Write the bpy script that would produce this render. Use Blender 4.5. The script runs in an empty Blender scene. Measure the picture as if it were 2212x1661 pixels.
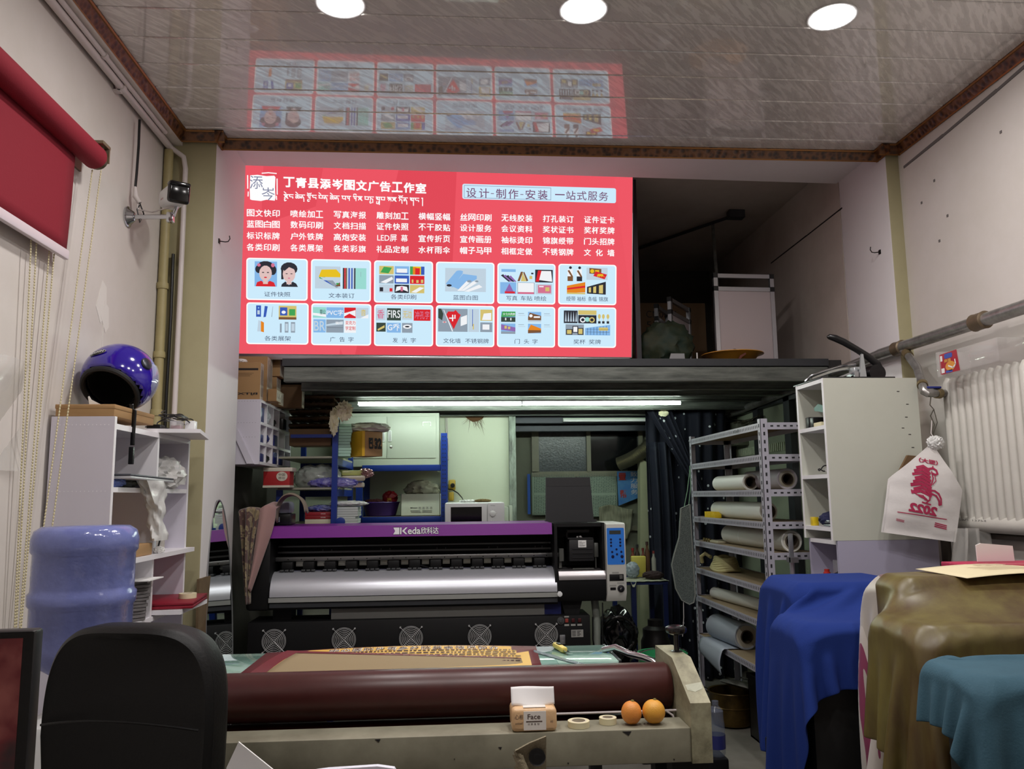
import bpy, bmesh, math, random
import numpy as np
from mathutils import Vector, Matrix, noise as mnoise
PI = math.pi
S = bpy.context.scene
COL = S.collection
random.seed(7)

# ------------------------------------------------------------------ camera
cam_data = bpy.data.cameras.new('camera')
cam = bpy.data.objects.new('camera', cam_data)
COL.objects.link(cam)
cam_data.sensor_width = 36.0
cam_data.lens = 1753.76 / 2212 * 36.0
cam_data.clip_start = 0.05
def cam_axes():
    f, vx, vy, r = 1753.76, 980.70 - 1106, 1073.56 - 830.5, -0.001924
    yc = Vector((vx, vy, f)).normalized()
    up = Vector((r, -1, 0)); up = (up - yc * up.dot(yc)).normalized()
    xc = yc.cross(up)
    # rows of the world -> camera rotation (camera: x right, y down, z forward)
    return [Vector((xc[i], yc[i], up[i])) for i in range(3)]
_r, _d, _f = cam_axes()
cam.matrix_world = Matrix(((_r.x, -_d.x, -_f.x, 0), (_r.y, -_d.y, -_f.y, 0), (_r.z, -_d.z, -_f.z, 1.40), (0, 0, 0, 1)))
S.camera = cam

# ------------------------------------------------------------------ world, exposure
w = bpy.data.worlds.new('world'); S.world = w
w.use_nodes = True
w.node_tree.nodes['Background'].inputs[0].default_value = (0.6, 0.65, 0.75, 1)
w.node_tree.nodes['Background'].inputs[1].default_value = 0.05
S.view_settings.view_transform = 'Standard'
S.view_settings.look = 'None'
S.view_settings.gamma = 1.0
S.view_settings.use_curve_mapping = False
S.view_settings.exposure = 0.0
S.cycles.max_bounces = 10
S.cycles.diffuse_bounces = 5
S.cycles.glossy_bounces = 4
S.cycles.transmission_bounces = 8
S.cycles.transparent_max_bounces = 12
S.cycles.caustics_reflective = False
S.cycles.caustics_refractive = False
S.cycles.sample_clamp_indirect = 6.0
DOWNLIGHT = 225.0      # what the round ceiling lights give off
TUBE = 60.0           # the tubes under the mezzanine
SIGN = 1.0            # the light box sign

# ------------------------------------------------------------------ materials
def lin(c):
    o = []
    for v in c[:3]:
        v = v / 255.0
        o.append(v / 12.92 if v <= 0.04045 else ((v + 0.055) / 1.055) ** 2.4)
    return (o[0], o[1], o[2], 1.0)
_mats = {}
def mat(name, col, rough=0.5, metal=0.0, noise=None, bump=None, alpha=1.0, trans=0.0, spec=0.5, col2=None, coat=0.0, ior=None, stretch=None, sheen=0.0):
    """procedural surface: col (sRGB 0-255), noise=(scale, amount) blotches towards col2, bump=(scale, strength)"""
    if name in _mats: return _mats[name]
    m = bpy.data.materials.new(name); m.use_nodes = True
    nt = m.node_tree; b = nt.nodes['Principled BSDF']
    b.inputs['Base Color'].default_value = lin(col)
    b.inputs['Roughness'].default_value = rough
    b.inputs['Metallic'].default_value = metal
    b.inputs['Specular IOR Level'].default_value = spec
    b.inputs['Alpha'].default_value = alpha
    b.inputs['Transmission Weight'].default_value = trans
    b.inputs['Coat Weight'].default_value = coat
    if sheen: b.inputs['Sheen Weight'].default_value = sheen
    if ior: b.inputs['IOR'].default_value = ior
    tc = nt.nodes.new('ShaderNodeTexCoord')
    src = tc.outputs['Object']
    if stretch:
        mp = nt.nodes.new('ShaderNodeMapping'); mp.inputs['Scale'].default_value = stretch
        nt.links.new(src, mp.inputs['Vector']); src = mp.outputs['Vector']
    if noise:
        n = nt.nodes.new('ShaderNodeTexNoise'); n.inputs['Scale'].default_value = noise[0]
        n.inputs['Detail'].default_value = 6; n.inputs['Roughness'].default_value = 0.65
        nt.links.new(src, n.inputs['Vector'])
        r = nt.nodes.new('ShaderNodeValToRGB')
        r.color_ramp.elements[0].position = 0.35; r.color_ramp.elements[1].position = 0.7
        c2 = lin(col2) if col2 else tuple(v * 0.6 for v in lin(col)[:3]) + (1,)
        a = noise[1]; c1 = lin(col)
        r.color_ramp.elements[0].color = c1
        r.color_ramp.elements[1].color = tuple(c1[i] * (1 - a) + c2[i] * a for i in range(3)) + (1,)
        nt.links.new(n.outputs['Fac'], r.inputs['Fac'])
        nt.links.new(r.outputs['Color'], b.inputs['Base Color'])
    if bump:
        n2 = nt.nodes.new('ShaderNodeTexNoise'); n2.inputs['Scale'].default_value = bump[0]; n2.inputs['Detail'].default_value = 4
        nt.links.new(src, n2.inputs['Vector'])
        bp = nt.nodes.new('ShaderNodeBump'); bp.inputs['Strength'].default_value = bump[1]; bp.inputs['Distance'].default_value = 0.004
        nt.links.new(n2.outputs['Fac'], bp.inputs['Height']); nt.links.new(bp.outputs['Normal'], b.inputs['Normal'])
    _mats[name] = m
    return m
def emat(name, col, strength=1.0, sample=False):
    if name in _mats: return _mats[name]
    m = bpy.data.materials.new(name); m.use_nodes = True
    nt = m.node_tree; nt.nodes.clear()
    e = nt.nodes.new('ShaderNodeEmission'); o = nt.nodes.new('ShaderNodeOutputMaterial')
    e.inputs['Color'].default_value = lin(col); e.inputs['Strength'].default_value = strength
    nt.links.new(e.outputs[0], o.inputs[0])
    m.cycles.emission_sampling = 'FRONT_BACK' if sample else 'NONE'
    _mats[name] = m
    return m
def nodes_of(m): return m.node_tree.nodes, m.node_tree.links, m.node_tree.nodes['Principled BSDF']

# ------------------------------------------------------------------ mesh builder
class MB:
    def __init__(self): self.v = []; self.f = []; self.m = []
    def add(self, vs, fs, mi=0):
        o = len(self.v); self.v += [tuple(p) for p in vs]
        for f in fs: self.f.append(tuple(i + o for i in f)); self.m.append(mi)
        return self
    def bm(self, bm, mi=0):
        bm.verts.index_update()
        self.add([v.co[:] for v in bm.verts], [[v.index for v in f.verts] for f in bm.faces], mi); bm.free(); return self
    def box(self, lo, hi, mi=0, bev=0.0, rot=None, seg=2):
        """axis box lo..hi, optional rotation (Matrix 3x3) about its centre"""
        c = Vector([(a + b) / 2 for a, b in zip(lo, hi)]); s = [abs(b - a) for a, b in zip(lo, hi)]
        if bev <= 0 and rot is None:
            x0, y0, z0 = [min(a, b) for a, b in zip(lo, hi)]; x1, y1, z1 = [max(a, b) for a, b in zip(lo, hi)]
            return self.add([(x0,y0,z0),(x1,y0,z0),(x1,y1,z0),(x0,y1,z0),(x0,y0,z1),(x1,y0,z1),(x1,y1,z1),(x0,y1,z1)],
                            [(3,2,1,0),(4,5,6,7),(0,1,5,4),(1,2,6,5),(2,3,7,6),(3,0,4,7)], mi)
        b = bmesh.new(); bmesh.ops.create_cube(b, size=1.0)
        for v in b.verts: v.co = Vector((v.co.x * s[0], v.co.y * s[1], v.co.z * s[2]))
        if bev > 0: bmesh.ops.bevel(b, geom=b.edges[:], offset=min(bev, min(s) * 0.49), segments=seg, affect='EDGES', profile=0.5)
        for v in b.verts: v.co = (rot @ v.co if rot is not None else v.co) + c
        return self.bm(b, mi)
    def cyl(self, p0, p1, r0, r1=None, seg=20, mi=0, cap=True):
        r1 = r0 if r1 is None else r1
        return self.rev([(0, r0), (1, r1)], p0, p1, seg, mi, cap, True)
    def rev(self, prof, p0, p1, seg=24, mi=0, cap=True, unit=False, sq=None):
        """surface of revolution about p0->p1; prof = [(distance along, radius)], distances in metres unless unit"""
        p0 = Vector(p0); ax = Vector(p1) - p0; L = ax.length; ax.normalize()
        t = Vector((0, 0, 1)) if abs(ax.z) < 0.9 else Vector((1, 0, 0))
        u = ax.cross(t).normalized(); v = ax.cross(u)
        vs = []
        for d, r in prof:
            for k in range(seg):
                a = 2 * PI * k / seg
                vs.append(p0 + ax * (d * L if unit else d) + (u * math.cos(a) + v * math.sin(a)) * r)
        fs = []
        for i in range(len(prof) - 1):
            for k in range(seg):
                k2 = (k + 1) % seg
                fs.append((i * seg + k, (i + 1) * seg + k, (i + 1) * seg + k2, i * seg + k2))
        if cap:
            if prof[0][1] > 1e-6: fs.append(tuple(range(seg)))
            if prof[-1][1] > 1e-6: fs.append(tuple(range((len(prof) - 1) * seg, len(prof) * seg))[::-1])
        return self.add(vs, fs, mi)
    def tube(self, path, r, seg=8, mi=0, closed=False):
        """round tube along a polyline; r number or list"""
        P = [Vector(p) for p in path]; n = len(P); R = r if isinstance(r, (list, tuple)) else [r] * n
        vs = []; prev = None
        for i in range(n):
            a = P[(i - 1) % n] if (closed or i > 0) else P[i]; b = P[(i + 1) % n] if (closed or i < n - 1) else P[i]
            t = (b - a)
            t = t.normalized() if t.length > 1e-9 else Vector((0, 0, 1))
            if prev is None:
                ref = Vector((0, 0, 1)) if abs(t.z) < 0.9 else Vector((1, 0, 0))
                u = t.cross(ref).normalized()
            else:
                u = prev - t * prev.dot(t)
                u = u.normalized() if u.length > 1e-6 else t.orthogonal().normalized()
            prev = u; v = t.cross(u)
            for k in range(seg):
                an = 2 * PI * k / seg
                vs.append(P[i] + (u * math.cos(an) + v * math.sin(an)) * R[i])
        fs = []
        for i in range(n if closed else n - 1):
            j = (i + 1) % n
            for k in range(seg):
                k2 = (k + 1) % seg
                fs.append((i * seg + k, i * seg + k2, j * seg + k2, j * seg + k))
        if not closed:
            fs.append(tuple(range(seg))[::-1]); fs.append(tuple(range((n - 1) * seg, n * seg)))
        return self.add(vs, fs, mi)
    def prism(self, poly, ax, d0, d1, mi=0):
        """polygon extruded along axis ax ('x','y','z'); poly coordinates are the other two axes in order"""
        def pt(a, b, d): return {'x': (d, a, b), 'y': (a, d, b), 'z': (a, b, d)}[ax]
        n = len(poly); vs = [pt(a, b, d0) for a, b in poly] + [pt(a, b, d1) for a, b in poly]
        fs = [tuple(range(n))[::-1], tuple(range(n, 2 * n))] + [(i, (i + 1) % n, n + (i + 1) % n, n + i) for i in range(n)]
        b = bmesh.new(); V = [b.verts.new(p) for p in vs]
        for f in fs: b.faces.new([V[i] for i in f])
        bmesh.ops.recalc_face_normals(b, faces=b.faces[:])
        return self.bm(b, mi)
    def ball(self, c, r, mi=0, sub=3, fn=None):
        b = bmesh.new(); bmesh.ops.create_icosphere(b, subdivisions=sub, radius=1.0)
        R = r if isinstance(r, (list, tuple)) else (r, r, r)
        for v in b.verts:
            d = v.co.normalized(); k = fn(d) if fn else 1.0
            v.co = Vector((d.x * R[0] * k + c[0], d.y * R[1] * k + c[1], d.z * R[2] * k + c[2]))
        return self.bm(b, mi)
    def grid(self, fn, nu, nv, mi=0, closed_u=False):
        vs = [fn(i / (nu if closed_u else nu - 1), j / (nv - 1)) for j in range(nv) for i in range(nu)]
        fs = []
        for j in range(nv - 1):
            for i in range(nu if closed_u else nu - 1):
                i2 = (i + 1) % nu
                fs.append((j * nu + i, j * nu + i2, (j + 1) * nu + i2, (j + 1) * nu + i))
        return self.add(vs, fs, mi)
    def quad(self, a, b, c, d, mi=0): return self.add([a, b, c, d], [(0, 1, 2, 3)], mi)
    def xf(self, M, start=0):
        self.v[start:] = [tuple(M @ Vector(p)) for p in self.v[start:]]; return self
_off = {}
def link(o, parent=None):
    COL.objects.link(o)
    if parent is not None: o.parent = parent; _off[o.name] = _off.get(parent.name, Vector((0, 0, 0)))
    return o
def build(name, mb, mats, parent=None, smooth=40, label=None, local=False, solid=0.0, sub=0):
    """ONE mesh object. world-space points unless local; a child's points are taken relative to its thing"""
    off = Vector((0, 0, 0)) if (parent is None or local) else _off.get(parent.name, Vector((0, 0, 0)))
    me = bpy.data.meshes.new(name)
    vs = mb.v if off.length == 0 else [(p[0] - off.x, p[1] - off.y, p[2] - off.z) for p in mb.v]
    me.from_pydata(vs, [], mb.f)
    ms = mats if isinstance(mats, (list, tuple)) else [mats]
    for m in ms: me.materials.append(m)
    if len(ms) > 1: me.polygons.foreach_set('material_index', mb.m)
    if smooth:
        me.shade_smooth(); me.set_sharp_from_angle(angle=math.radians(smooth))
    me.validate(); me.update()
    o = bpy.data.objects.new(name, me); link(o, parent)
    if label: o['label'] = label
    if solid:
        md = o.modifiers.new('solid', 'SOLIDIFY'); md.thickness = solid; md.offset = 0
    if sub:
        md = o.modifiers.new('sub', 'SUBSURF'); md.levels = sub; md.render_levels = sub
    return o
def tag(o, label, cat, group=None, kind=None):
    o['label'] = label; o['category'] = cat
    if group: o['group'] = group
    if kind: o['kind'] = kind
    return o
def thing(name, label, cat, loc=(0, 0, 0), group=None, rz=0.0):
    o = bpy.data.objects.new(name, None); COL.objects.link(o)
    o.empty_display_size = 0.1; o.location = loc; o.rotation_euler = (0, 0, rz)
    _off[o.name] = Vector(loc)
    return tag(o, label, cat, group)
def struct(name, mb, mats, smooth=30, parent=None):
    o = build(name, mb, mats, parent, smooth)
    o['kind'] = 'structure'
    return o
def solo(name, mb, mats, label, cat, group=None, **k):
    """a thing that is one mesh, its origin put at its own base"""
    xs = [p[0] for p in mb.v]; ys = [p[1] for p in mb.v]; zs = [p[2] for p in mb.v]
    c = Vector(((min(xs) + max(xs)) / 2, (min(ys) + max(ys)) / 2, min(zs)))
    mb.v = [(p[0] - c.x, p[1] - c.y, p[2] - c.z) for p in mb.v]
    o = build(name, mb, mats, None, **k); o.location = c; _off[o.name] = c
    return tag(o, label, cat, group)
def copy_thing(o, loc, label=None, rz=None, parent=None):
    c = o.copy(); COL.objects.link(c)
    if parent is None:
        c.location = loc; _off[c.name] = Vector(loc)
        if rz is not None: c.rotation_euler = (0, 0, rz)
        if label: c['label'] = label
    else: c.parent = parent
    for ch in list(o.children): copy_thing(ch, None, parent=c)
    return c
def rotz(a): return Matrix.Rotation(a, 3, 'Z')
def rotx(a): return Matrix.Rotation(a, 3, 'X')
def roty(a): return Matrix.Rotation(a, 3, 'Y')

# ------------------------------------------------------------------ lettering
_tcache = {}
def glyphs(s, bold=0.0, res=3):
    k = (s, bold, res)
    if k not in _tcache:
        c = bpy.data.curves.new('txt', 'FONT'); c.body = s; c.resolution_u = res; c.offset = bold; c.fill_mode = 'FRONT'
        o = bpy.data.objects.new('txt', c); COL.objects.link(o)
        bpy.context.view_layer.update()
        me = bpy.data.meshes.new_from_object(o.evaluated_get(bpy.context.evaluated_depsgraph_get()))
        V = [(v.co.x, v.co.y) for v in me.vertices]; Fc = [tuple(p.vertices) for p in me.polygons]
        bpy.data.objects.remove(o); bpy.data.curves.remove(c); bpy.data.meshes.remove(me)
        _tcache[k] = (V, Fc)
    return _tcache[k]
def text(mb, s, x0, x1, y0, y1, plane, mi=0, bold=0.0, mirror=False, res=3):
    """lettering filling the rectangle x0..x1, y0..y1 of a plane (function (a, b) -> 3-D point)"""
    V, Fc = glyphs(s, bold, res)
    a0 = min(v[0] for v in V); a1 = max(v[0] for v in V); b0 = min(v[1] for v in V); b1 = max(v[1] for v in V)
    pts = []
    for a, b in V:
        u = (a - a0) / (a1 - a0); t = (b - b0) / max(1e-6, b1 - b0)
        if mirror: u = 1 - u
        pts.append(plane(x0 + u * (x1 - x0), y0 + t * (y1 - y0)))
    mb.add(pts, Fc, mi)
def stroke(mb, pts, wd, plane, mi=0):
    """a flat pen stroke along 2-D points"""
    for (x0, y0), (x1, y1) in zip(pts[:-1], pts[1:]):
        dx, dy = x1 - x0, y1 - y0; l = math.hypot(dx, dy) or 1e-6
        nx, ny = -dy / l * wd / 2, dx / l * wd / 2; ex, ey = dx / l * wd * 0.3, dy / l * wd * 0.3
        mb.add([plane(x0 - ex + nx, y0 - ey + ny), plane(x0 - ex - nx, y0 - ey - ny), plane(x1 + ex - nx, y1 + ey - ny), plane(x1 + ex + nx, y1 + ey + ny)], [(0, 1, 2, 3)], mi)
def rrect(mb, x0, y0, x1, y1, r, plane, mi=0, seg=5):
    pts = []
    for cx, cy, a in ((x1 - r, y1 - r, 0), (x0 + r, y1 - r, 90), (x0 + r, y0 + r, 180), (x1 - r, y0 + r, 270)):
        for k in range(seg + 1):
            t = math.radians(a + 90 * k / seg); pts.append(plane(cx + r * math.cos(t), cy + r * math.sin(t)))
    mb.add(pts, [tuple(range(len(pts)))], mi)

# ------------------------------------------------------------------ cloth: a sheet let fall over boxes
def drape(origin, ux, uy, nx, ny, boxes, steps=220, margin=0.008, seed=1, iters=12, pins=(), grav=0.0009, fric=0.25, hold=None):
    """grid of nx x ny points from origin along vectors ux, uy (full size), dropped on axis boxes; returns an (ny, nx, 3) array"""
    rng = np.random.RandomState(seed)
    o = np.array(origin, float); ux = np.array(ux, float); uy = np.array(uy, float)
    U, Vv = np.meshgrid(np.linspace(0, 1, nx), np.linspace(0, 1, ny))
    p = o + U[..., None] * ux + Vv[..., None] * uy
    p[..., 2] += rng.rand(ny, nx) * 0.004
    q = p.copy()
    rx = np.linalg.norm(ux) / (nx - 1); ry = np.linalg.norm(uy) / (ny - 1); rd = math.hypot(rx, ry)
    cons = []
    def sets(a, b, rest, k):
        cons.append((a, b, rest, k))
    s = slice
    for st in (0, 1):
        n = (nx - st) // 2
        if n: sets((s(None), s(st, st + 2 * n - 1, 2)), (s(None), s(st + 1, st + 2 * n, 2)), rx, 1.0)
        n = (ny - st) // 2
        if n: sets((s(st, st + 2 * n - 1, 2), s(None)), (s(st + 1, st + 2 * n, 2), s(None)), ry, 1.0)
        n = (ny - st) // 2
        if n:
            sets((s(st, st + 2 * n - 1, 2), s(0, nx - 1)), (s(st + 1, st + 2 * n, 2), s(1, nx)), rd, 0.45)
            sets((s(st, st + 2 * n - 1, 2), s(1, nx)), (s(st + 1, st + 2 * n, 2), s(0, nx - 1)), rd, 0.45)
    bend = [((s(None), s(0, nx - 2)), (s(None), s(2, nx)), 2 * rx, 0.06), ((s(0, ny - 2), s(None)), (s(2, ny), s(None)), 2 * ry, 0.06)]
    B = [(np.array(a) - margin, np.array(b) + margin) for a, b in boxes]
    fixed = [(j, i, p[j, i].copy()) for j, i in pins]
    if hold:                                      # the part that rests on a box top does not slide
        lo, hi, inset = hold
        for j in range(0, ny, 2):
            for i in range(0, nx, 2):
                if lo[0] + inset < p[j, i, 0] < hi[0] - inset and lo[1] + inset < p[j, i, 1] < hi[1] - inset:
                    fixed.append((j, i, np.array([p[j, i, 0], p[j, i, 1], hi[2] + margin])))
    fj = np.array([f[0] for f in fixed], int); fi = np.array([f[1] for f in fixed], int); fp = np.array([f[2] for f in fixed]).reshape(-1, 3)
    for it in range(steps):
        v = (p - q) * 0.97
        q = p.copy(); p = p + v; p[..., 2] -= grav
        for _ in range(iters):
            for a, b, rest, k in cons + bend:
                d = p[b] - p[a]; l = np.linalg.norm(d, axis=-1, keepdims=True) + 1e-9
                c = d * ((l - rest) / l * 0.5 * k)
                p[a] += c; p[b] -= c
            if len(fj): p[fj, fi] = fp
        for lo, hi in B:
            ins = np.all((p > lo) & (p < hi), axis=-1)
            if not ins.any(): continue
            pp = p[ins]; dl = pp - lo; dh = hi - pp
            allp = np.concatenate([dl, dh], 1); allp[:, 2] += 10.0    # never pushed out below
            k = allp.argmin(1); r = np.arange(len(pp))
            for n_ in range(6):
                m_ = k == n_
                if m_.any(): pp[m_, n_ % 3] = (lo if n_ < 3 else hi)[n_ % 3]
            p[ins] = pp
            q[ins] = q[ins] + (p[ins] - q[ins]) * (1 - fric)
        fl = p[..., 2] < margin
        p[..., 2][fl] = margin; q[fl] = q[fl] + (p[fl] - q[fl]) * 0.8
    return p
def cloth_mb(P, mi=0):
    ny, nx, _ = P.shape
    mb = MB(); mb.add(P.reshape(-1, 3).tolist(), [(j * nx + i, j * nx + i + 1, (j + 1) * nx + i + 1, (j + 1) * nx + i) for j in range(ny - 1) for i in range(nx - 1)], mi)
    return mb
def crumple(c, r, seed, amp=0.25, freq=2.5, flat=None, sub=4):
    """a crumpled lump (bag, wad of paper): ridged noise on a ball, flattened on what it lies on"""
    sv = Vector((seed * 3.7, seed * 1.3, seed * 2.1)); mb = MB()
    def fn(d):
        a = 1 - abs(mnoise.noise(d * freq + sv)) * 2; b = mnoise.noise(d * freq * 2.7 + sv * 2)
        return 1 + amp * (a * 0.6 + b * 0.4 - 0.3)
    mb.ball(c, r, 0, sub, fn)
    if flat is not None: mb.v = [(x, y, max(z, flat)) for x, y, z in mb.v]
    return mb

# ------------------------------------------------------------------ room shell
WALL = mat('wall_paint', (214, 208, 203), 0.75, noise=(2.2, 0.35), col2=(188, 182, 168), bump=(9, 0.08))
WHITEP = mat('white_paint', (226, 223, 224), 0.7, noise=(3, 0.2), col2=(205, 202, 200), bump=(12, 0.05))
OLIVE = mat('shaded_olive_paint', (172, 165, 130), 0.75, noise=(3, 0.4), col2=(150, 142, 108))
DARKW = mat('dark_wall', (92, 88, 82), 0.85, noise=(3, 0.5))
MEZW = mat('mezzanine_paint', (196, 186, 178), 0.8, noise=(2, 0.4), col2=(140, 130, 118))
CREAM = mat('cream_board', (214, 222, 200), 0.55, noise=(2.5, 0.25), col2=(196, 204, 178))
STEEL = mat('galvanised_steel', (150, 156, 152), 0.42, 0.75, noise=(14, 0.6), col2=(70, 76, 72))
DSTEEL = mat('dark_steel', (58, 60, 64), 0.5, 0.3, noise=(10, 0.4))
BLACK = mat('black_metal', (9, 9, 11), 0.55, noise=(20, 0.3), spec=.35)
BLACKP = mat('black_plastic', (14, 14, 16), 0.35)
CHROME = mat('chrome', (200, 202, 206), 0.15, 1.0)
ALU = mat('aluminium', (190, 192, 196), 0.3, 0.9)
WHITEPL = mat('white_plastic', (228, 230, 230), 0.35)
PAPER = mat('white_paper', (236, 236, 234), 0.8)
CARD = mat('cardboard', (172, 136, 92), 0.8, noise=(6, 0.3), col2=(150, 116, 76))
CARDL = mat('cardboard_label', (206, 196, 176), 0.8)
INK = mat('ink', (30, 27, 28), 0.6)
REDINK = mat('red_ink', (182, 32, 62), 0.6)
BLUE = mat('blue_enamel', (22, 52, 138), 0.38, noise=(8, 0.25), col2=(16, 38, 98))
MELA = mat('white_melamine', (212, 208, 220), 0.45, noise=(4, 0.15), col2=(196, 192, 204))
MELE = mat('melamine_edge', (238, 236, 240), 0.45)

# floor: bare concrete, worn
FLOORM = mat('concrete', (128, 124, 116), 0.55, noise=(2.6, 0.75), col2=(82, 79, 74), bump=(14, 0.15))
mb = MB(); mb.box((-1.7, -2.8, -0.1), (2.7, 7.3, 0.0)); struct('floor', mb, FLOORM)
mb = MB(); mb.box((-1.56, -2.7, 0), (-1.44, 4.0, 3.4)); WL = struct('wall_left', mb, WALL)
mb = MB(); mb.box((2.385, -2.7, 0), (2.5, 4.0, 3.4)); WR = struct('wall_right', mb, WALL)
mb = MB(); mb.box((-1.56, -2.8, 0), (2.5, -2.7, 3.4)); struct('wall_front', mb, WALL)
# column on the left: olive front with shade mixed into its paint colour, white inner face; column on the right the same
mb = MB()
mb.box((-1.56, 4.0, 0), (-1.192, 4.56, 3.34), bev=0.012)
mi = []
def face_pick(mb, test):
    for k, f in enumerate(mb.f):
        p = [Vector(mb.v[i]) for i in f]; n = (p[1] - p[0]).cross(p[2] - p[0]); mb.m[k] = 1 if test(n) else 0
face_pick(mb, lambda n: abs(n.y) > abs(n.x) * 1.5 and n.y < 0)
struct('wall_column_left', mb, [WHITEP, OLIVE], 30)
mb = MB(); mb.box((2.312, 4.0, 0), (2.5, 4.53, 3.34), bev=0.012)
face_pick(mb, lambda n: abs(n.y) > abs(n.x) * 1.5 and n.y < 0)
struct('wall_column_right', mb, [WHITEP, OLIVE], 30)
mb = MB(); mb.prism([(-1.4, 3.3067), (2.5, 3.249), (2.5, 3.5), (-1.4, 3.5)], 'y', 4.06, 4.55); struct('beam_soffit', mb, WHITEP)
# grey settling crack under the right-hand moulding, cracks and plugs on the walls
mb = MB()
pts = [(3.95, 3.105), (3.6, 3.119), (3.2, 3.142), (2.9, 3.165), (2.4, 3.19), (1.6, 3.21)]
for (y0, z0), (y1, z1) in zip(pts[:-1], pts[1:]):
    mb.prism([(y0, z0 - .007), (y1, z1 - .008), (y1, z1 + .009), (y0, z0 + .006)], 'x', 2.381, 2.386)
for y, z in ((3.82, 2.86), (3.7, 2.93), (3.62, 2.72), (3.7, 2.62), (3.2, 2.95)): mb.box((2.382, y - .006, z - .006), (2.386, y + .006, z + .006))
struct('crack', mb, mat('crack_grey', (112, 108, 106), 0.9), 0, WR)
mb = MB()
for y, z, a in ((3.38, 2.25, 0), (3.36, 2.2, 1), (3.41, 2.17, 2)):
    mb.prism([(y - .05, z - .02), (y - .02, z + .05), (y + .02, z + .03), (y + .03, z - .05), (y, z - .08)], 'x', -1.4415, -1.439 + a * .0004)
mb.box((-1.4405, 3.385, 1.98), (-1.438, 3.39, 2.22))
struct('stain', mb, mat('peeled_paint', (224, 220, 214), 0.8), 0, WL)
# boxed ledge along the top of the left wall
mb = MB(); mb.box((-1.44, -2.7, 3.17), (-1.362, 4.0, 3.4)); struct('wall_ledge', mb, WALL)

# ceiling of glossy PVC boards with a streaky print, each board a shallow strip with a bevelled edge
CE = mat('ceiling_pvc', (176, 172, 168), 0.16, spec=0.7, coat=1.0)
nd, lk, b = nodes_of(CE)
tc = nd['Texture Coordinate']; mp0 = nd.new('ShaderNodeMapping'); mp0.inputs['Rotation'].default_value = (0, 0, math.radians(-47)); mp = nd.new('ShaderNodeMapping'); mp.inputs['Scale'].default_value = (9, 62, 1)
n1 = nd.new('ShaderNodeTexNoise'); n1.inputs['Scale'].default_value = 1.0; n1.inputs['Detail'].default_value = 3
lk.new(tc.outputs['Object'], mp0.inputs['Vector']); lk.new(mp0.outputs['Vector'], mp.inputs['Vector']); lk.new(mp.outputs['Vector'], n1.inputs['Vector'])
r1 = nd.new('ShaderNodeValToRGB'); r1.color_ramp.elements[0].position = .45; r1.color_ramp.elements[1].position = .56
r1.color_ramp.elements[0].color = lin((204, 200, 196)); r1.color_ramp.elements[1].color = lin((232, 228, 224))
lk.new(n1.outputs['Fac'], r1.inputs['Fac']); lk.new(r1.outputs['Color'], b.inputs['Base Color'])
r2 = nd.new('ShaderNodeValToRGB'); r2.color_ramp.elements[0].position = .45; r2.color_ramp.elements[1].position = .56
r2.color_ramp.elements[0].color = (.30, .30, .30, 1); r2.color_ramp.elements[1].color = (.05, .05, .05, 1)
lk.new(n1.outputs['Fac'], r2.inputs['Fac']); lk.new(r2.outputs['Color'], b.inputs['Roughness'])
b.inputs['Coat Roughness'].default_value = 0.03; b.inputs['Coat IOR'].default_value = 1.75
mb = MB(); CZ = 3.235
y = 4.122
while y > -2.75:
    y0 = max(y - 0.1985, -2.8); y1 = min(y - 0.0025, 4.06)
    mb.add([(-1.37, y0, CZ + .004), (2.4, y0, CZ + .004), (2.4, y0 + .004, CZ), (-1.37, y0 + .004, CZ), (2.4, y1 - .004, CZ), (-1.37, y1 - .004, CZ), (2.4, y1, CZ + .004), (-1.37, y1, CZ + .004)],
           [(0, 3, 2, 1)[::-1], (3, 5, 4, 2)[::-1], (5, 7, 6, 4)[::-1]])
    y -= 0.2005
mb.box((-1.4, -2.8, CZ + .005), (2.45, 4.06, CZ + .05))
struct('ceiling', mb, CE, 0)
# carved brown and gilt moulding: wall runs, jogs round the columns, run under the beam
TR = mat('carved_moulding', (120, 72, 34), 0.38, spec=.6)
nd, lk, b = nodes_of(TR)
v = nd.new('ShaderNodeTexVoronoi'); v.inputs['Scale'].default_value = 38; v.feature = 'F1'
lk.new(nd['Texture Coordinate'].outputs['Object'], v.inputs['Vector'])
r1 = nd.new('ShaderNodeValToRGB'); e = r1.color_ramp.elements
e[0].position = .12; e[0].color = lin((40, 22, 12)); e[1].position = .62; e[1].color = lin((118, 76, 42))
k = e.new(.38); k.color = lin((78, 46, 24)); lk.new(v.outputs['Distance'], r1.inputs['Fac']); lk.new(r1.outputs['Color'], b.inputs['Base Color'])
bp = nd.new('ShaderNodeBump'); bp.inputs['Strength'].default_value = .6; bp.inputs['Distance'].default_value = .004
lk.new(v.outputs['Distance'], bp.inputs['Height']); lk.new(bp.outputs['Normal'], b.inputs['Normal'])
GILT = mat('gilt', (150, 106, 58), 0.35, 0.5)
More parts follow.
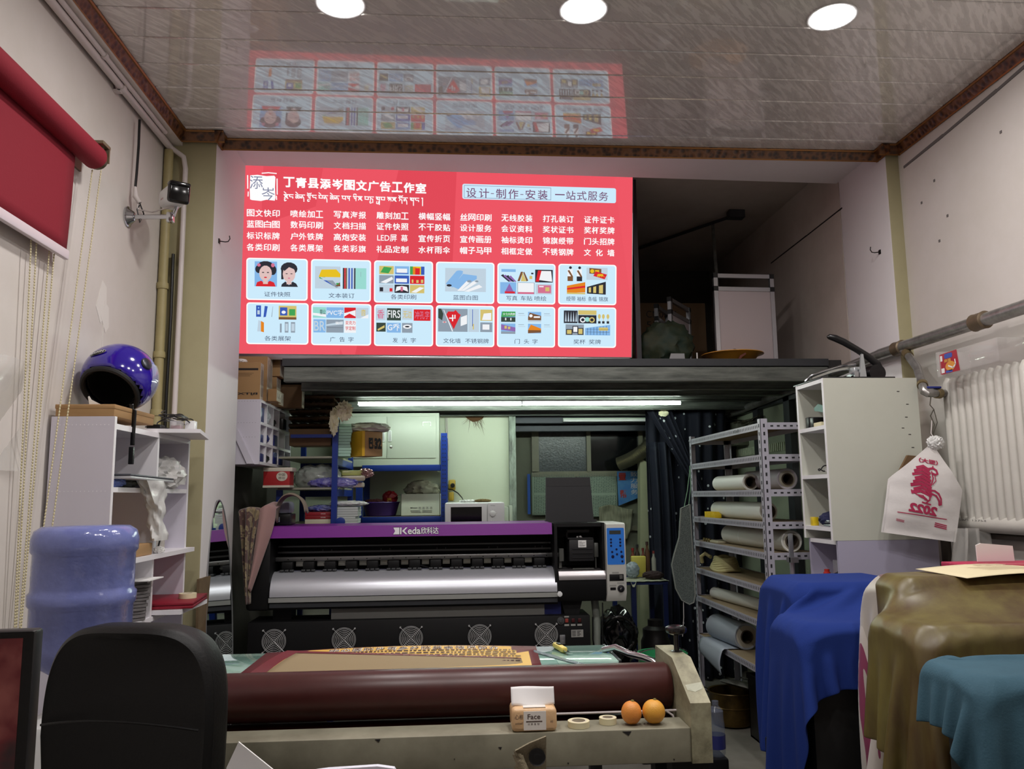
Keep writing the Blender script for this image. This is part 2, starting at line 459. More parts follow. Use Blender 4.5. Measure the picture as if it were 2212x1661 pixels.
def moulding(name, p0, p1, inward):
    """p0->p1 along the wall line at ceiling level; inward = unit (x, y) into the room"""
    mb = MB(); ix, iy = inward; dx, dy = p1[0] - p0[0], p1[1] - p0[1]; l = math.hypot(dx, dy); dx /= l; dy /= l
    prof = [(0, -.052), (.008, -.056), (.010, -.049), (.030, -.012), (.036, -.012), (.040, -.006), (.040, 0), (0, 0)]
    mats = [1, 1, 0, 1, 1, 0, 0, 0]
    n = len(prof); vs = []
    for p in (p0, p1):
        s = -1 if p is p0 else 1
        for a, z in prof:
            vs.append((p[0] + ix * a, p[1] + iy * a, CZ + z + .002))
    for i in range(n):
        j = (i + 1) % n; mb.add([vs[i], vs[j], vs[n + j], vs[n + i]], [(0, 1, 2, 3)], mats[i])
    mb.add(vs, [tuple(range(n)), tuple(range(n, 2 * n))], 0)
    return struct(name, mb, [TR, GILT], 0)
moulding('trim_1', (-1.37, -2.7), (-1.37, 3.97), (1, 0))
moulding('trim_2', (-1.37, 3.985), (-1.15, 3.985), (0, -1))
moulding('trim_3', (-1.192, 3.945), (-1.192, 4.075), (1, 0))
moulding('trim_4', (-1.192, 4.075), (2.312, 4.075), (0, -1))
moulding('trim_5', (2.312, 4.075), (2.312, 3.945), (-1, 0))
moulding('trim_6', (2.27, 3.985), (2.39, 3.985), (0, -1))
moulding('trim_7', (2.386, 3.97), (2.386, -2.7), (-1, 0))

# recessed round downlights: three in the picture, the same rows going on towards the shop door
LED = emat('led_disc', (255, 250, 247), DOWNLIGHT, True)
dl = thing('downlight', 'round white ceiling downlight, leftmost of the three', 'downlight', (-0.42, 2.85, CZ), 'round downlights in the glossy ceiling')
mb = MB(); mb.rev([(0, .092), (.006, .094), (.006, .084), (.003, .080)], (0, 0, 0), (0, 0, -1), 40, cap=False); build('rim', mb, WHITEPL, dl, local=True)
mb = MB(); mb.rev([(0.0025, .081), (.0045, .06), (.0048, .001)], (0, 0, 0), (0, 0, -1), 40, cap=False); build('diffuser', mb, LED, dl, local=True)
copy_thing(dl, (0.495, 2.84, CZ), 'round white ceiling downlight, middle one of the three')
copy_thing(dl, (1.47, 2.835, CZ), 'round white ceiling downlight, rightmost of the three')
for y in (1.25,):
    for x in (-0.42, .495, 1.47): copy_thing(dl, (x, y, CZ), 'round white downlight in the ceiling behind the viewer')

# ------------------------------------------------------------------ back room under the mezzanine, and the mezzanine
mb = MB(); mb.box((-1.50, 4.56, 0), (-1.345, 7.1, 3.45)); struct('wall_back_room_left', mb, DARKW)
mb = MB(); mb.box((-1.46, 6.5, 0), (0.44, 6.62, 2.15)); struct('wall_back', mb, CREAM)
mb = MB(); mb.box((0.44, 6.93, 0), (2.5, 7.05, 2.15)); struct('wall_back_recess', mb, mat('grey_green_wall', (112, 114, 98), .7, noise=(4, .4)))
mb = MB(); mb.box((2.33, 4.53, 0), (2.46, 7.05, 2.15)); struct('wall_back_room_right', mb, mat('grey_green_board', (150, 158, 138), .6, noise=(3, .3)))
mb = MB(); mb.box((2.312, 4.53, 2.15), (2.46, 7.1, 3.6)); struct('wall_mezzanine_right', mb, MEZW)
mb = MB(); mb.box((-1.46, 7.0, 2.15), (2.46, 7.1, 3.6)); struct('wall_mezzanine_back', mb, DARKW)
mb = MB(); mb.box((-1.46, 4.53, 3.40), (2.46, 7.1, 3.5)); struct('ceiling_mezzanine', mb, MEZW)
mb = MB(); mb.box((1.135, 4.90, 2.187), (1.165, 4.96, 3.4)); struct('wall_dark_post', mb, mat('dark_purple_steel', (40, 34, 42), .5))
mb = MB()
for y0, z0, y1, z1 in ((4.5, 3.076, 5.0, 3.068), (5.0, 3.068, 5.6, 3.06)): mb.prism([(y0, z0), (y1, z1), (y1, z1 + .006), (y0, z0 + .008)], 'x', 2.309, 2.3125)
struct('crack', mb, INK, 0)
# peeled plaster with rust where a bolt comes through the cream board, scratches below
mb = MB()
for k in range(26):
    a = math.radians(random.uniform(200, 340)); l = random.uniform(.03, .12)
    x0, z0 = .17 + random.uniform(-.05, .05), 2.03
    x1, z1 = x0 + math.cos(a) * l, z0 + math.sin(a) * l * 1.3
    mb.prism([(x0 - .002, z0), (x0 + .002, z0), (x1, z1)], 'y', 6.497, 6.4995)
mb.prism([(.08, 2.05), (.25, 2.05), (.23, 2.02), (.19, 2.0), (.15, 1.995), (.11, 2.02)], 'y', 6.494, 6.4995)
struct('stain', mb, mat('rust_mark', (92, 62, 36), .9), 0)
# steel deck: dark fascia, front channel, joists behind
mb = MB(); mb.box((-.94, 4.64, 2.13), (2.33, 6.95, 2.185)); mb.box((-1.345, 5.5, 2.13), (-.94, 6.95, 2.185)); struct('floor_mezzanine', mb, mat('deck_board', (46, 46, 46), .7, noise=(5, .4)))
mb = MB(); mb.box((-.97, 4.622, 2.147), (2.225, 4.66, 2.190)); struct('trim_8', mb, DSTEEL)
def channel(y, z0, z1, x0=-.93, x1=2.33, lip=.055):
    mb = MB(); t = .006
    mb.box((x0, y, z0), (x1, y + t, z1)); mb.box((x0, y, z0), (x1, y + lip, z0 + t)); mb.box((x0, y, z1 - t), (x1, y + lip, z1))
    mb.box((x0, y - .006, z0 - .002), (x1, y, z0 + .010), bev=.003)
    return mb
GS = mat('streaked_steel', (122, 126, 120), 0.46, 0.55, noise=(6, .85), col2=(52, 56, 54), stretch=(.6, 4, 5))
struct('beam_1', channel(4.628, 2.058, 2.147, -.96, 2.22), GS)
for k, (yy, z0) in enumerate(((5.0, 2.055), (5.38, 2.065), (5.74, 2.07), (6.08, 2.045), (6.4, 2.035))):
    struct('beam_%d' % (k + 2), channel(yy, z0, 2.13), GS)
mb = MB(); mb.box((.44, 6.52, 1.985), (2.33, 6.62, 2.13)); mb.box((.5, 6.66, 1.93), (2.33, 6.76, 1.98)); struct('beam_7', mb, mat('navy_steel', (34, 36, 46), .4, .3))
mb = MB(); mb.box((.438, 6.44, 0), (.492, 6.52, 2.13), bev=.004); struct('wall_steel_post', mb, mat('worn_paint_steel', (164, 176, 164), .5, .2, noise=(7, .9), col2=(52, 50, 46), stretch=(3, 3, .8)))
# studs of the right inner wall
mb = MB()
for y in (5.42, 6.0, 6.62): mb.box((2.285, y - .05, 0), (2.332, y + .05, 2.13))
mb.box((2.285, 4.6, 2.03), (2.332, 6.9, 2.07))
struct('wall_steel_studs', mb, DSTEEL)
# ribbed plastic edge on the board behind the shelves
mb = MB()
for k in range(34): mb.box((2.318, 5.5 + k * .036, 1.70), (2.331, 5.515 + k * .036, 1.76))
struct('wall_ribs', mb, mat('pale_rib', (196, 204, 180), .5), 0)
# window in the recess: aluminium frame, dark frosted pane, dark open half
GLF = mat('frosted_dark_glass', (38, 44, 50), 0.28, spec=.6, noise=(60, .7), col2=(78, 86, 92), bump=(90, .4))
FRM = mat('painted_window_frame', (120, 118, 100), .5, noise=(8, .4))
win = bpy.data.objects.new('window_1', None); COL.objects.link(win); win.location = (1.1, 6.9, 1.75); win['kind'] = 'structure'; _off[win.name] = Vector(win.location)
mb = MB()
mb.box((.66, 6.88, 1.56), (1.62, 6.93, 1.605)); mb.box((.66, 6.88, 1.95), (1.62, 6.93, 1.98)); mb.box((.66, 6.88, 1.6), (.72, 6.93, 1.95)); mb.box((1.13, 6.87, 1.6), (1.165, 6.93, 1.95)); mb.box((1.585, 6.88, 1.6), (1.62, 6.93, 1.95))
o = struct('window_frame', mb, FRM, parent=win)
mb = MB(); mb.box((.72, 6.905, 1.605), (1.13, 6.915, 1.95)); struct('pane', mb, GLF, parent=win)
mb = MB(); mb.box((1.165, 6.915, 1.605), (1.585, 6.922, 1.95)); struct('pane', mb, mat('dark_glass', (14, 16, 18), .1), parent=win)
mb = MB(); mb.box((.5, 6.9, 1.10), (1.7, 6.93, 1.14)); mb.box((.5, 6.905, 1.14), (.52, 6.93, 2.0)); struct('trim_9', mb, FRM)
# pale pier and boarding right of the window, partly behind the curtain
mb = MB(); mb.prism([(1.47, 0), (1.95, 0), (1.95, 1.62), (1.66, 1.62), (1.53, 1.70), (1.52, 1.3)], 'y', 6.62, 6.72); struct('wall_pier', mb, mat('pier_paint', (168, 170, 140), .7, noise=(5, .35)))

# LED tubes
TUBEM = emat('tube_light', (238, 255, 240), TUBE, True)
t = thing('tube_light', 'lit white LED tube fixed under the mezzanine joists, left half of the pair', 'tube light', (0.48, 5.70, 2.075), 'lit tubes under the mezzanine')
mb = MB(); mb.box((-1.145, -.014, -.012), (.0, .014, .0), bev=.003); mb.box((-1.152, -.016, -.03), (-1.145, .016, .002)); build('batten', mb, WHITEPL, t, local=True)
mb = MB(); mb.cyl((-1.14, 0, -.024), (-.004, 0, -.024), .013, seg=14); build('tube', mb, TUBEM, t, local=True)
copy_thing(t, (1.628, 5.70, 2.075), 'lit white LED tube fixed under the mezzanine joists, right half of the pair')
t = thing('tube_light', 'unlit white tube light on the dark beam over the back window', 'tube light', (.88, 6.50, 2.012))
mb = MB(); mb.box((.88, 6.485, 1.992), (1.56, 6.515, 2.022), bev=.005); build('batten', mb, mat('dull_white', (196, 206, 192), .5), t)
mb = MB(); mb.cyl((.882, 6.48, 2.0), (1.55, 6.48, 2.0), .011, seg=12); build('tube', mb, WHITEPL, t)

# ------------------------------------------------------------------ the light box sign
sg = thing('light_box_sign', 'large lit red shop sign with white lettering and twelve picture cards', 'sign', (-1.205, 4.572, 2.196))
SW, SH = 2.262, 1.092
# hung behind the deck edge, its top leaning out towards the room by about eight degrees
_bl = Vector((-1.284, 4.887, 2.261)); _u = Vector((2.392, .064, -.010)).normalized(); _v = Vector((.016, -.157, 1.115)); _v = (_v - _u * _v.dot(_u)).normalized(); _n = _v.cross(_u)
_M = Matrix(((_u.x, _n.x, _v.x, _bl.x), (_u.y, _n.y, _v.y, _bl.y), (_u.z, _n.z, _v.z, _bl.z), (0, 0, 0, 1)))
sg.matrix_world = _M @ Matrix.Diagonal((1.0607, 1.0, 1.033, 1.0))
def SP(d=0.0):
    return lambda a, b: (a, -d, b)
RED = emat('sign_red', (240, 74, 84), SIGN, True)
nd = RED.node_tree.nodes; lk = RED.node_tree.links
# printed facets: the artwork of the sign has slightly darker diagonal bands
tc = nd.new('ShaderNodeTexCoord'); mp = nd.new('ShaderNodeMapping'); mp.inputs['Rotation'].default_value = (0, math.radians(35), 0); mp.inputs['Scale'].default_value = (1.6, 1, .4)
vo = nd.new('ShaderNodeTexVoronoi'); vo.inputs['Scale'].default_value = 1.3; rr = nd.new('ShaderNodeValToRGB')
rr.color_ramp.elements[0].color = lin((243, 92, 106)); rr.color_ramp.elements[1].color = lin((218, 66, 80))
lk.new(tc.outputs['Object'], mp.inputs['Vector']); lk.new(mp.outputs['Vector'], vo.inputs['Vector']); lk.new(vo.outputs['Color'], rr.inputs['Fac']); lk.new(rr.outputs['Color'], nd['Emission'].inputs['Color'])
WHT = emat('sign_white', (255, 255, 255), SIGN); CRD = emat('sign_card', (205, 235, 252), SIGN, True)
LETD = emat('sign_dark_letters', (62, 70, 98), SIGN); LETR = emat('sign_plum_letters', (120, 84, 118), SIGN); THIN = emat('sign_grey_line', (128, 132, 160), SIGN)
mb = MB(); mb.box((-.045, 0, 0), (SW, .055, SH + .03)); build('frame', mb, ALU, sg, local=True)
mb = MB(); mb.quad((-.041, -.001, .004), (SW - .004, -.001, .004), (SW - .004, -.001, SH + .027), (-.041, -.001, SH + .027)); build('face_panel', mb, RED, sg, local=True)
mb = MB(); mb.box((-.04, -.004, -.030), (SW - .01, .045, -.001), bev=.004); build('rail', mb, ALU, sg, local=True)
# seal
seal = MB(); P1 = SP(.003)
seal.add([P1(*q) for q in ((.060, 1.036), (.10, 1.040), (.15, 1.034), (.192, 1.038), (.199, 1.03), (.197, .97), (.200, .91), (.196, .893), (.15, .897), (.12, .889), (.07, .893), (.060, .897), (.058, .95))], [tuple(range(13))[::-1]])
for a in (((.125, 1.05), (.16, 1.054), (.204, 1.051)), ((.046, 1.035), (.047, .96)), ((.05, .94), (.049, .915)), ((.208, 1.02), (.209, .93)), ((.205, .92), (.206, .9))): stroke(seal, a, .006, P1)
build('seal', seal, WHT, sg, local=True)
sl = MB(); P2 = SP(.005)
text(sl, '添', .058, .130, .958, 1.034, P2); text(sl, '岑', .124, .196, .894, .968, P2)
build('seal_lettering', sl, THIN, sg, local=True)
# heading in Chinese and, by pen strokes, in Tibetan
ti = MB(); P1 = SP(.003)
head = '丁青县添岑图文广告工作室'
for k, ch in enumerate(head):
    x = .245 + k * .0675
    y = 1.0 - k * .0012
    for q, (dx, dz) in enumerate(((-.0016, -.0012), (.0016, -.0012), (-.0016, .0012), (.0016, .0012))): text(ti, ch, x + dx, x + .058 + dx, y - .026 + dz, y + .032 + dz, SP(.003 + q * .0002), bold=.012)
build('heading_lettering', ti, WHT, sg, local=True)
GL = {'h': [[(0, .8), (.9, .8)]],
 'ng': [[(.2, .8), (.12, .58), (.35, .5), (.8, .5)], [(.8, .5), (.82, .3)]],
 'ch': [[(.45, .8), (.4, .62), (.1, .6), (.06, .38), (.3, .34), (.45, .5)], [(.45, .5), (.62, .34), (.9, .4), (.86, .6), (.5, .62)]],
 'n': [[(.4, .8), (.36, .56), (.1, .56), (.12, .38), (.36, .4)], [(.36, .56), (.62, .5), (.7, .25), (.72, -.1)]],
 'p': [[(.2, .8), (.16, .5), (.4, .42), (.8, .46)], [(.8, .8), (.8, .3)]],
 'r': [[(.2, .8), (.3, .5), (.6, .5)], [(.6, .8), (.6, .2)]],
 's': [[(.1, .8), (.3, .5), (.1, .3)], [(.45, .75), (.45, .45), (.75, .3)], [(.75, .8), (.6, .5), (.85, .25)]],
 'b': [[(.15, .8), (.12, .45), (.8, .42)], [(.8, .8), (.8, .42)], [(.15, .8), (.8, .8)]],
 'l': [[(.1, .55), (.3, .7), (.45, .5), (.3, .35)], [(.45, .5), (.75, .65), (.8, .3)], [(.45, .8), (.45, .5)]],
 'd': [[(.1, .8), (.3, .55), (.15, .35)], [(.3, .55), (.7, .5), (.72, 0)]],
 'k': [[(.2, .8), (.12, .55), (.4, .45)], [(.75, .8), (.75, -.25)], [(.4, .8), (.4, .45), (.75, .45)]],
 'e': [[(.05, 1.18), (.45, .95)]], 'o': [[(.05, 1.1), (.25, .95), (.45, 1.05), (.65, .95), (.85, 1.1)]], 'i': [[(.1, .98), (.2, 1.12), (.55, 1.12), (.65, .98)]],
 'u': [[(.3, .25), (.1, .1), (.2, -.08), (.5, 0)]], 'y': [[(.2, .2), (.15, -.1), (.5, -.15), (.6, .2)]], 't': [[(.9, .85), (.98, .78)]], '|': [[(.3, .85), (.3, -.25)]]}
tb = MB(); tx = .246
seqs = ['hsue', 'hng', 't', 'hche', 'hn', 't', 'hruo', 'hng', 't', 'hbe', 'hn', 't', 'hche', 'hn', 't', 'hp', 'hr', 't', 'hri', 'hs', 't', 'hb', 'hdu', 't', 'hky', 'hb', 't', 'hl', 'hs', 't', 'hdo', 'hn', 't', 'hk', 'hng', 't', '|']
units = sum(.35 if q == 't' else 1.0 for q in seqs); uw = .80 / units
for q in seqs:
    i = 0; wd = .35 if q == 't' else 1.0
    while i < len(q):
        key = q[i:i + 2] if q[i:i + 2] in GL else q[i]; i += len(key)
        for st in GL.get(key, []):
            stroke(tb, [(tx + a * uw * (1 if wd == 1 else .5), .897 + b_ * .042) for a, b_ in st], .0052, P1)
    tx += uw * wd
build('subheading_lettering', tb, WHT, sg, local=True)
rows = [['图文快印', '喷绘加工', '写真海报', '雕刻加工', '横幅竖幅', '丝网印刷', '无线胶装', '打孔装订', '证件证卡'],
        ['蓝图白图', '数码印刷', '文档扫描', '证件快照', '不干胶贴', '设计服务', '会议资料', '奖状证书', '奖杯奖牌'],
        ['标识标牌', '户外铁牌', '高炮安装', 'LED屏 幕', '宣传折页', '宣传画册', '袖标烫印', '锦旗绶带', '门头招牌'],
        ['各类印刷', '各类展架', '各类彩旗', '礼品定制', '水杯雨伞', '帽子马甲', '相框定做', '不锈钢牌', '文化墙']]
cx = [.043, .284, .525, .766, 1.005, 1.244, 1.483, 1.726, 1.970]
for r, yy in enumerate((.819, .755, .688, .621)):
    for c_, s_ in enumerate(rows[r]):
        sv = MB(); y = yy + .0015 * c_; x0 = cx[c_]
        if s_ == 'LED屏 幕':
            text(sv, 'LED屏', x0 + .004, x0 + .115, y - .021, y + .021, P1, bold=.008); text(sv, '幕', x0 + .138, x0 + .178, y - .021, y + .021, P1, bold=.008)
        else:
            st = .0465 if len(s_) == 4 else .07
            for k, ch in enumerate(s_):
                for q, (dx, dz) in enumerate(((-.0007, .0005), (.0007, -.0005))): text(sv, ch, x0 + k * st + dx, x0 + k * st + .041 + dx, y - .0205 + dz, y + .0205 + dz, SP(.003 + q * .0002), bold=.006)
        build('service_lettering', sv, WHT, sg, local=True, smooth=0)
# slogan banner
bn = MB(); rrect(bn, 1.255, .934, 2.159, 1.024, .012, P1); build('banner', bn, CRD, sg, local=True)
bl = MB(); P2 = SP(.005)
for k, ch in enumerate('设计-制作-安装'):
    x = (1.278, 1.352, 1.420, 1.450, 1.522, 1.592, 1.622, 1.694)[k]
    if ch == '-': text(bl, '一', x, x + .018, .968, .972, P2)
    else: text(bl, ch, x, x + .058, .943, 1.0, P2, bold=.008)
build('banner_lettering', bl, LETR, sg, local=True, smooth=0); bl = MB()
for k, ch in enumerate('一站式服务'):
    x = 1.796 + k * .0648
    if ch == '一': text(bl, ch, x, x + .057, .972, .979, P2)
    else: text(bl, ch, x, x + .057, .945, 1.0, P2, bold=.006)
build('banner_lettering', bl, LETR, sg, local=True)
ln = MB()
for a, b_ in (((1.266, 1.014), (1.771, 1.014)), ((1.266, .942), (1.771, .942)), ((1.266, 1.014), (1.266, .942)), ((1.771, 1.014), (1.771, .942))): stroke(ln, (a, b_), .0025, P2)
build('banner_outline', ln, THIN, sg, local=True)
# twelve cards, each with its little pictures and caption
cards = [(.044, .318, .378, .556), (.402, .316, .733, .556), (.756, .314, 1.086, .556), (1.109, .316, 1.441, .556), (1.464, .318, 1.799, .556), (1.822, .320, 2.162, .558),
         (.046, .062, .384, .298), (.405, .060, .736, .298), (.758, .059, 1.089, .298), (1.110, .059, 1.443, .298), (1.464, .060, 1.799, .298), (1.822, .062, 2.162, .300)]
caps = [(('证件快照', .29, .72),), (('文本装订', .29, .73),), (('各类印刷', .28, .72),), (('蓝图白图', .29, .72),), (('写真', .15, .34), ('车贴', .40, .60), ('喷绘', .64, .85)),
        (('绶带', .13, .29), ('袖标', .32, .47), ('条幅', .51, .66), ('锦旗', .70, .86)),
        (('各类展架', .29, .72),), (('广', .31, .40), ('告', .47, .56), ('字', .62, .71)), (('发', .31, .40), ('光', .47, .56), ('字', .62, .71)),
        (('文化墙', .12, .42), ('不锈钢牌', .50, .91)), (('门', .30, .39), ('头', .46, .55), ('字', .61, .70)), (('奖杯', .26, .47), ('奖牌', .53, .74))]
PC = {'w': (250, 252, 255), 'k': (52, 52, 60), 'r': (224, 44, 52), 'b': (62, 96, 190), 'lb': (140, 190, 240), 'y': (240, 200, 40), 'g': (70, 170, 90), 'o': (236, 140, 40), 's': (232, 200, 196),
      'gy': (150, 164, 178), 'lg': (200, 218, 232), 'br': (130, 90, 60), 'p': (150, 110, 180), 't': (160, 226, 216), 'pk': (220, 120, 150), 'gd': (220, 200, 120), 'dg': (64, 78, 70)}
pk = list(PC); PMS = [emat('print_' + q, PC[q], SIGN * .92) for q in pk]
def pics(k):
    """rectangles/polygons in the card's own 0..1 frame: (colour, polygon)"""
    R = lambda c, a, b_, x, y: (c, [(a, b_), (x, b_), (x, y), (a, y)])
    E = lambda c, x, y, rx, ry, n=14: (c, [(x + rx * math.cos(2 * PI * i / n), y + ry * math.sin(2 * PI * i / n)) for i in range(n)])
    Q = []
    if k == 0:
        Q = [R('lb', .13, .32, .5, .93), E('k', .31, .78, .15, .16), E('k', .2, .74, .06, .1), E('k', .43, .72, .06, .12), E('pk', .2, .84, .03, .04), E('pk', .43, .84, .03, .05), E('s', .31, .64, .105, .19),
             ('r', [(.15, .32), (.48, .32), (.45, .42), (.38, .46), (.31, .38), (.24, .46), (.17, .42)]), R('s', .27, .38, .35, .5), E('k', .27, .66, .02, .012), E('k', .35, .66, .02, .012), E('r', .31, .54, .025, .016),
             E('k', .7, .76, .14, .16), R('k', .57, .5, .61, .74), E('s', .7, .63, .105, .2), ('k', [(.57, .32), (.85, .32), (.82, .4), (.76, .45), (.70, .36), (.64, .45), (.58, .38)]), R('s', .66, .38, .74, .5),
             ('k', [(.6, .78), (.7, .9), (.8, .8), (.8, .74), (.7, .8), (.62, .7)]), E('k', .66, .64, .02, .01), E('k', .74, .64, .02, .01), E('pk', .7, .53, .02, .014)]
    elif k == 1:
        Q = [R('lg', .06, .3, .49, .84), ('g', [(.13, .55), (.16, .73), (.3, .7), (.2, .52)]), ('lg', [(.14, .58), (.49, .55), (.47, .3), (.4, .32)]), ('b', [(.2, .5), (.3, .5), (.42, .38), (.38, .36)]), ('gy', [(.25, .5), (.36, .5), (.46, .34), (.42, .32)]),
             ('br', [(.4, .36), (.48, .46), (.49, .36)]), ('y', [(.12, .58), (.17, .76), (.42, .77), (.49, .66), (.49, .58)]), R('g', .42, .4, .46, .44)]
        for i, c in enumerate(('k', 'r', 'br', 'lg', 'b', 'lg', 'b', 'lg', 'k')): Q.append(R(c, .53 + i * .024, .3, .553 + i * .024, .81))
        Q += [R('t', .746, .3, .93, .81), R('gy', .835, .6, .84, .72)]
    elif k == 2:
        cs = [['gd', 'lb', 'y'], ['gy', 'b', 'r'], ['lg', 'k', 'gd']]
        for j in range(3):
            for i in range(3):
                x0, y0 = .08 + i * .265, .68 - j * .225
                Q.append(R(cs[j][i], x0, y0, x0 + .25, y0 + .2))
        Q += [('g', [(.1, .72), (.16, .86), (.3, .84), (.24, .7)]), R('w', .38, .72, .56, .82), R('b', .36, .7, .58, .72), R('g', .61, .68, .66, .88), R('o', .66, .68, .72, .86), R('r', .7, .68, .78, .84), R('b', .8, .68, .86, .88), ('w', [(.1, .48), (.3, .62), (.32, .56), (.2, .46)]),
              R('w', .37, .49, .56, .58), R('gd', .64, .48, .67, .56), R('gd', .72, .48, .76, .55), R('gd', .8, .48, .84, .56), R('k', .09, .26, .15, .36), R('r', .26, .26, .31, .34), ('w', [(.36, .26), (.47, .32), (.58, .26), (.56, .38), (.47, .4), (.38, .38)]), R('pk', .45, .27, .49, .38), ('w', [(.63, .25), (.78, .38), (.86, .36), (.72, .24)])]
    elif k == 3:
        Q = [R('lg', .15, .28, .86, .86), ('lb', [(.16, .47), (.34, .78), (.46, .74), (.28, .38)]), E('lb', .40, .77, .062, .035), ('lb', [(.28, .4), (.46, .72), (.7, .68), (.7, .6), (.38, .34)]), E('k', .22, .43, .045, .03), ('w', [(.36, .3), (.52, .54), (.6, .54), (.42, .3)]), ('w', [(.42, .3), (.64, .54), (.72, .52), (.48, .3)]), ('w', [(.48, .29), (.74, .46), (.8, .4), (.56, .28)]), E('gy', .57, .54, .04, .03), E('gy', .70, .54, .03, .025)]
    elif k == 4:
        Q = [R('lb', .06, .79, .31, .86)] + [('p' if i % 2 else 'k', [(.05 + i * .045, .70 - i * .01), (.09 + i * .045, .73 - i * .01), (.22 + i * .035, .56 - i * .004), (.19 + i * .035, .54)]) for i in range(4)]
        Q += [('br', [(.34, .56), (.4, .8), (.44, .8), (.38, .56)]), ('gd', [(.4, .56), (.43, .78), (.5, .56)]), ('br', [(.44, .78), (.5, .56), (.53, .58), (.46, .8)]), R('gd', .55, .62, .6, .7), R('k', .58, .74, .62, .78),
              R('k', .65, .54, .96, .86), ('r', [(.66, .56), (.7, .84), (.76, .84), (.72, .56)]), ('w', [(.72, .6), (.76, .83), (.93, .83), (.95, .56)]), R('lb', .04, .24, .32, .53), ('p', [(.12, .28), (.2, .5), (.28, .28)]), R('r', .12, .25, .3, .3), R('gy', .34, .24, .64, .53), R('w', .35, .28, .63, .52), R('pk', .35, .24, .63, .29), R('lg', .66, .24, .95, .5), R('pk', .7, .27, .93, .47), R('gd', .83, .32, .9, .42), R('w', .72, .42, .8, .45)]
    elif k == 5:
        for x, c in ((.2, 'br'), (.36, 'k')): Q += [E('k', x, .92, .025, .035), R('w', x - .05, .7, x + .04, .88), R(c, x - .05, .58, x + .045, .7), ('br', [(x - .05, .84), (x - .02, .86), (x + .045, .7), (x + .02, .68)])]
        Q += [R('lg', .48, .62, .85, .93), ('br', [(.53, .78), (.53, .92), (.74, .9), (.74, .76)]), E('y', .58, .84, .035, .05), R('y', .63, .8, .7, .87), ('r', [(.6, .72), (.64, .84), (.84, .76), (.8, .64)]), R('y', .68, .72, .77, .77),
              ('o', [(.14, .28), (.14, .46), (.46, .56), (.46, .3)]), ('r', [(.14, .36), (.14, .4), (.46, .47), (.46, .42)]), R('gd', .14, .25, .46, .29), ('k', [(.49, .27), (.49, .44), (.82, .58), (.82, .25)]), ('gd', [(.52, .3), (.52, .42), (.56, .43), (.56, .3)]), ('gd', [(.6, .29), (.6, .44), (.65, .46), (.65, .29)]), ('gd', [(.7, .28), (.7, .48), (.77, .5), (.77, .28)])]
    elif k == 6:
        Q = [R('b', .15, .66, .23, .94), R('lg', .17, .72, .21, .82), R('lb', .18, .86, .2, .9), ('b', [(.27, .65), (.31, .66), (.34, .92), (.29, .93)]), ('gy', [(.4, .66), (.42, .92), (.425, .92), (.41, .66)]), R('gd', .52, .6, .81, .94), R('b', .54, .7, .66, .9), E('w', .6, .78, .035, .04), R('g', .69, .7, .79, .86), R('br', .52, .6, .81, .66),
             ('lg', [(.17, .3), (.19, .58), (.23, .55), (.23, .3)]), ('o', [(.23, .3), (.23, .56), (.28, .52), (.28, .28)]), R('gy', .54, .28, .57, .5), R('gy', .62, .28, .68, .54), R('gy', .72, .28, .79, .54), R('lg', .63, .32, .67, .5), R('lg', .73, .32, .78, .5)]
    elif k == 7:
        Q = [R('t', .02, .66, .24, .92), R('lb', .245, .66, .54, .92), R('r', .55, .66, .745, .92), R('lg', .75, .66, .96, .92), R('lb', .03, .3, .235, .62), R('gy', .245, .3, .54, .62), R('w', .55, .3, .75, .6), ('w', [(.02, .72), (.24, .68), (.24, .75), (.02, .78)]), ('w', [(.55, .78), (.6, .8), (.74, .7), (.74, .86), (.55, .7)]), ('w', [(.82, .66), (.96, .76), (.96, .66)]), ('lg', [(.25, .5), (.53, .58), (.53, .5), (.25, .46)]), R('k', .26, .42, .53, .425)]
    elif k == 8:
        Q = [R('lg', .02, .62, .19, .92), R('dg', .21, .62, .45, .92), R('lg', .47, .64, .65, .92), R('r', .67, .62, .96, .9), R('dg', .03, .34, .19, .56), R('lb', .21, .32, .45, .56), R('gy', .47, .32, .65, .56), E('w', .56, .47, .075, .05), E('k', .56, .47, .04, .02), ('gd', [(.05, .4), (.17, .5), (.17, .44), (.06, .36)])]
    elif k == 9:
        Q = [R('gy', .03, .36, .54, .93), ('dg', [(.03, .93), (.03, .7), (.1, .64), (.12, .8), (.08, .93)]), ('w', [(.12, .9), (.13, .9), (.29, .37), (.27, .37)]), ('r', [(.17, .78), (.2, .86), (.3, .86), (.33, .9), (.38, .82), (.42, .78), (.3, .42)]), R('w', .27, .62, .29, .78), R('w', .31, .68, .33, .78), R('w', .22, .68, .3, .71), ('w', [(.42, .5), (.42, .72), (.53, .78), (.53, .56)]), R('w', .11, .58, .17, .61), R('r', .12, .585, .16, .605),
             R('lg', .55, .36, .74, .93), R('b', .62, .5, .63, .92), R('gd', .63, .42, .65, .56), R('gd', .76, .64, .97, .92), ('w', [(.79, .66), (.82, .82), (.95, .84), (.95, .66)]), R('gy', .76, .36, .97, .6), R('w', .8, .42, .92, .55)]
    elif k == 10:
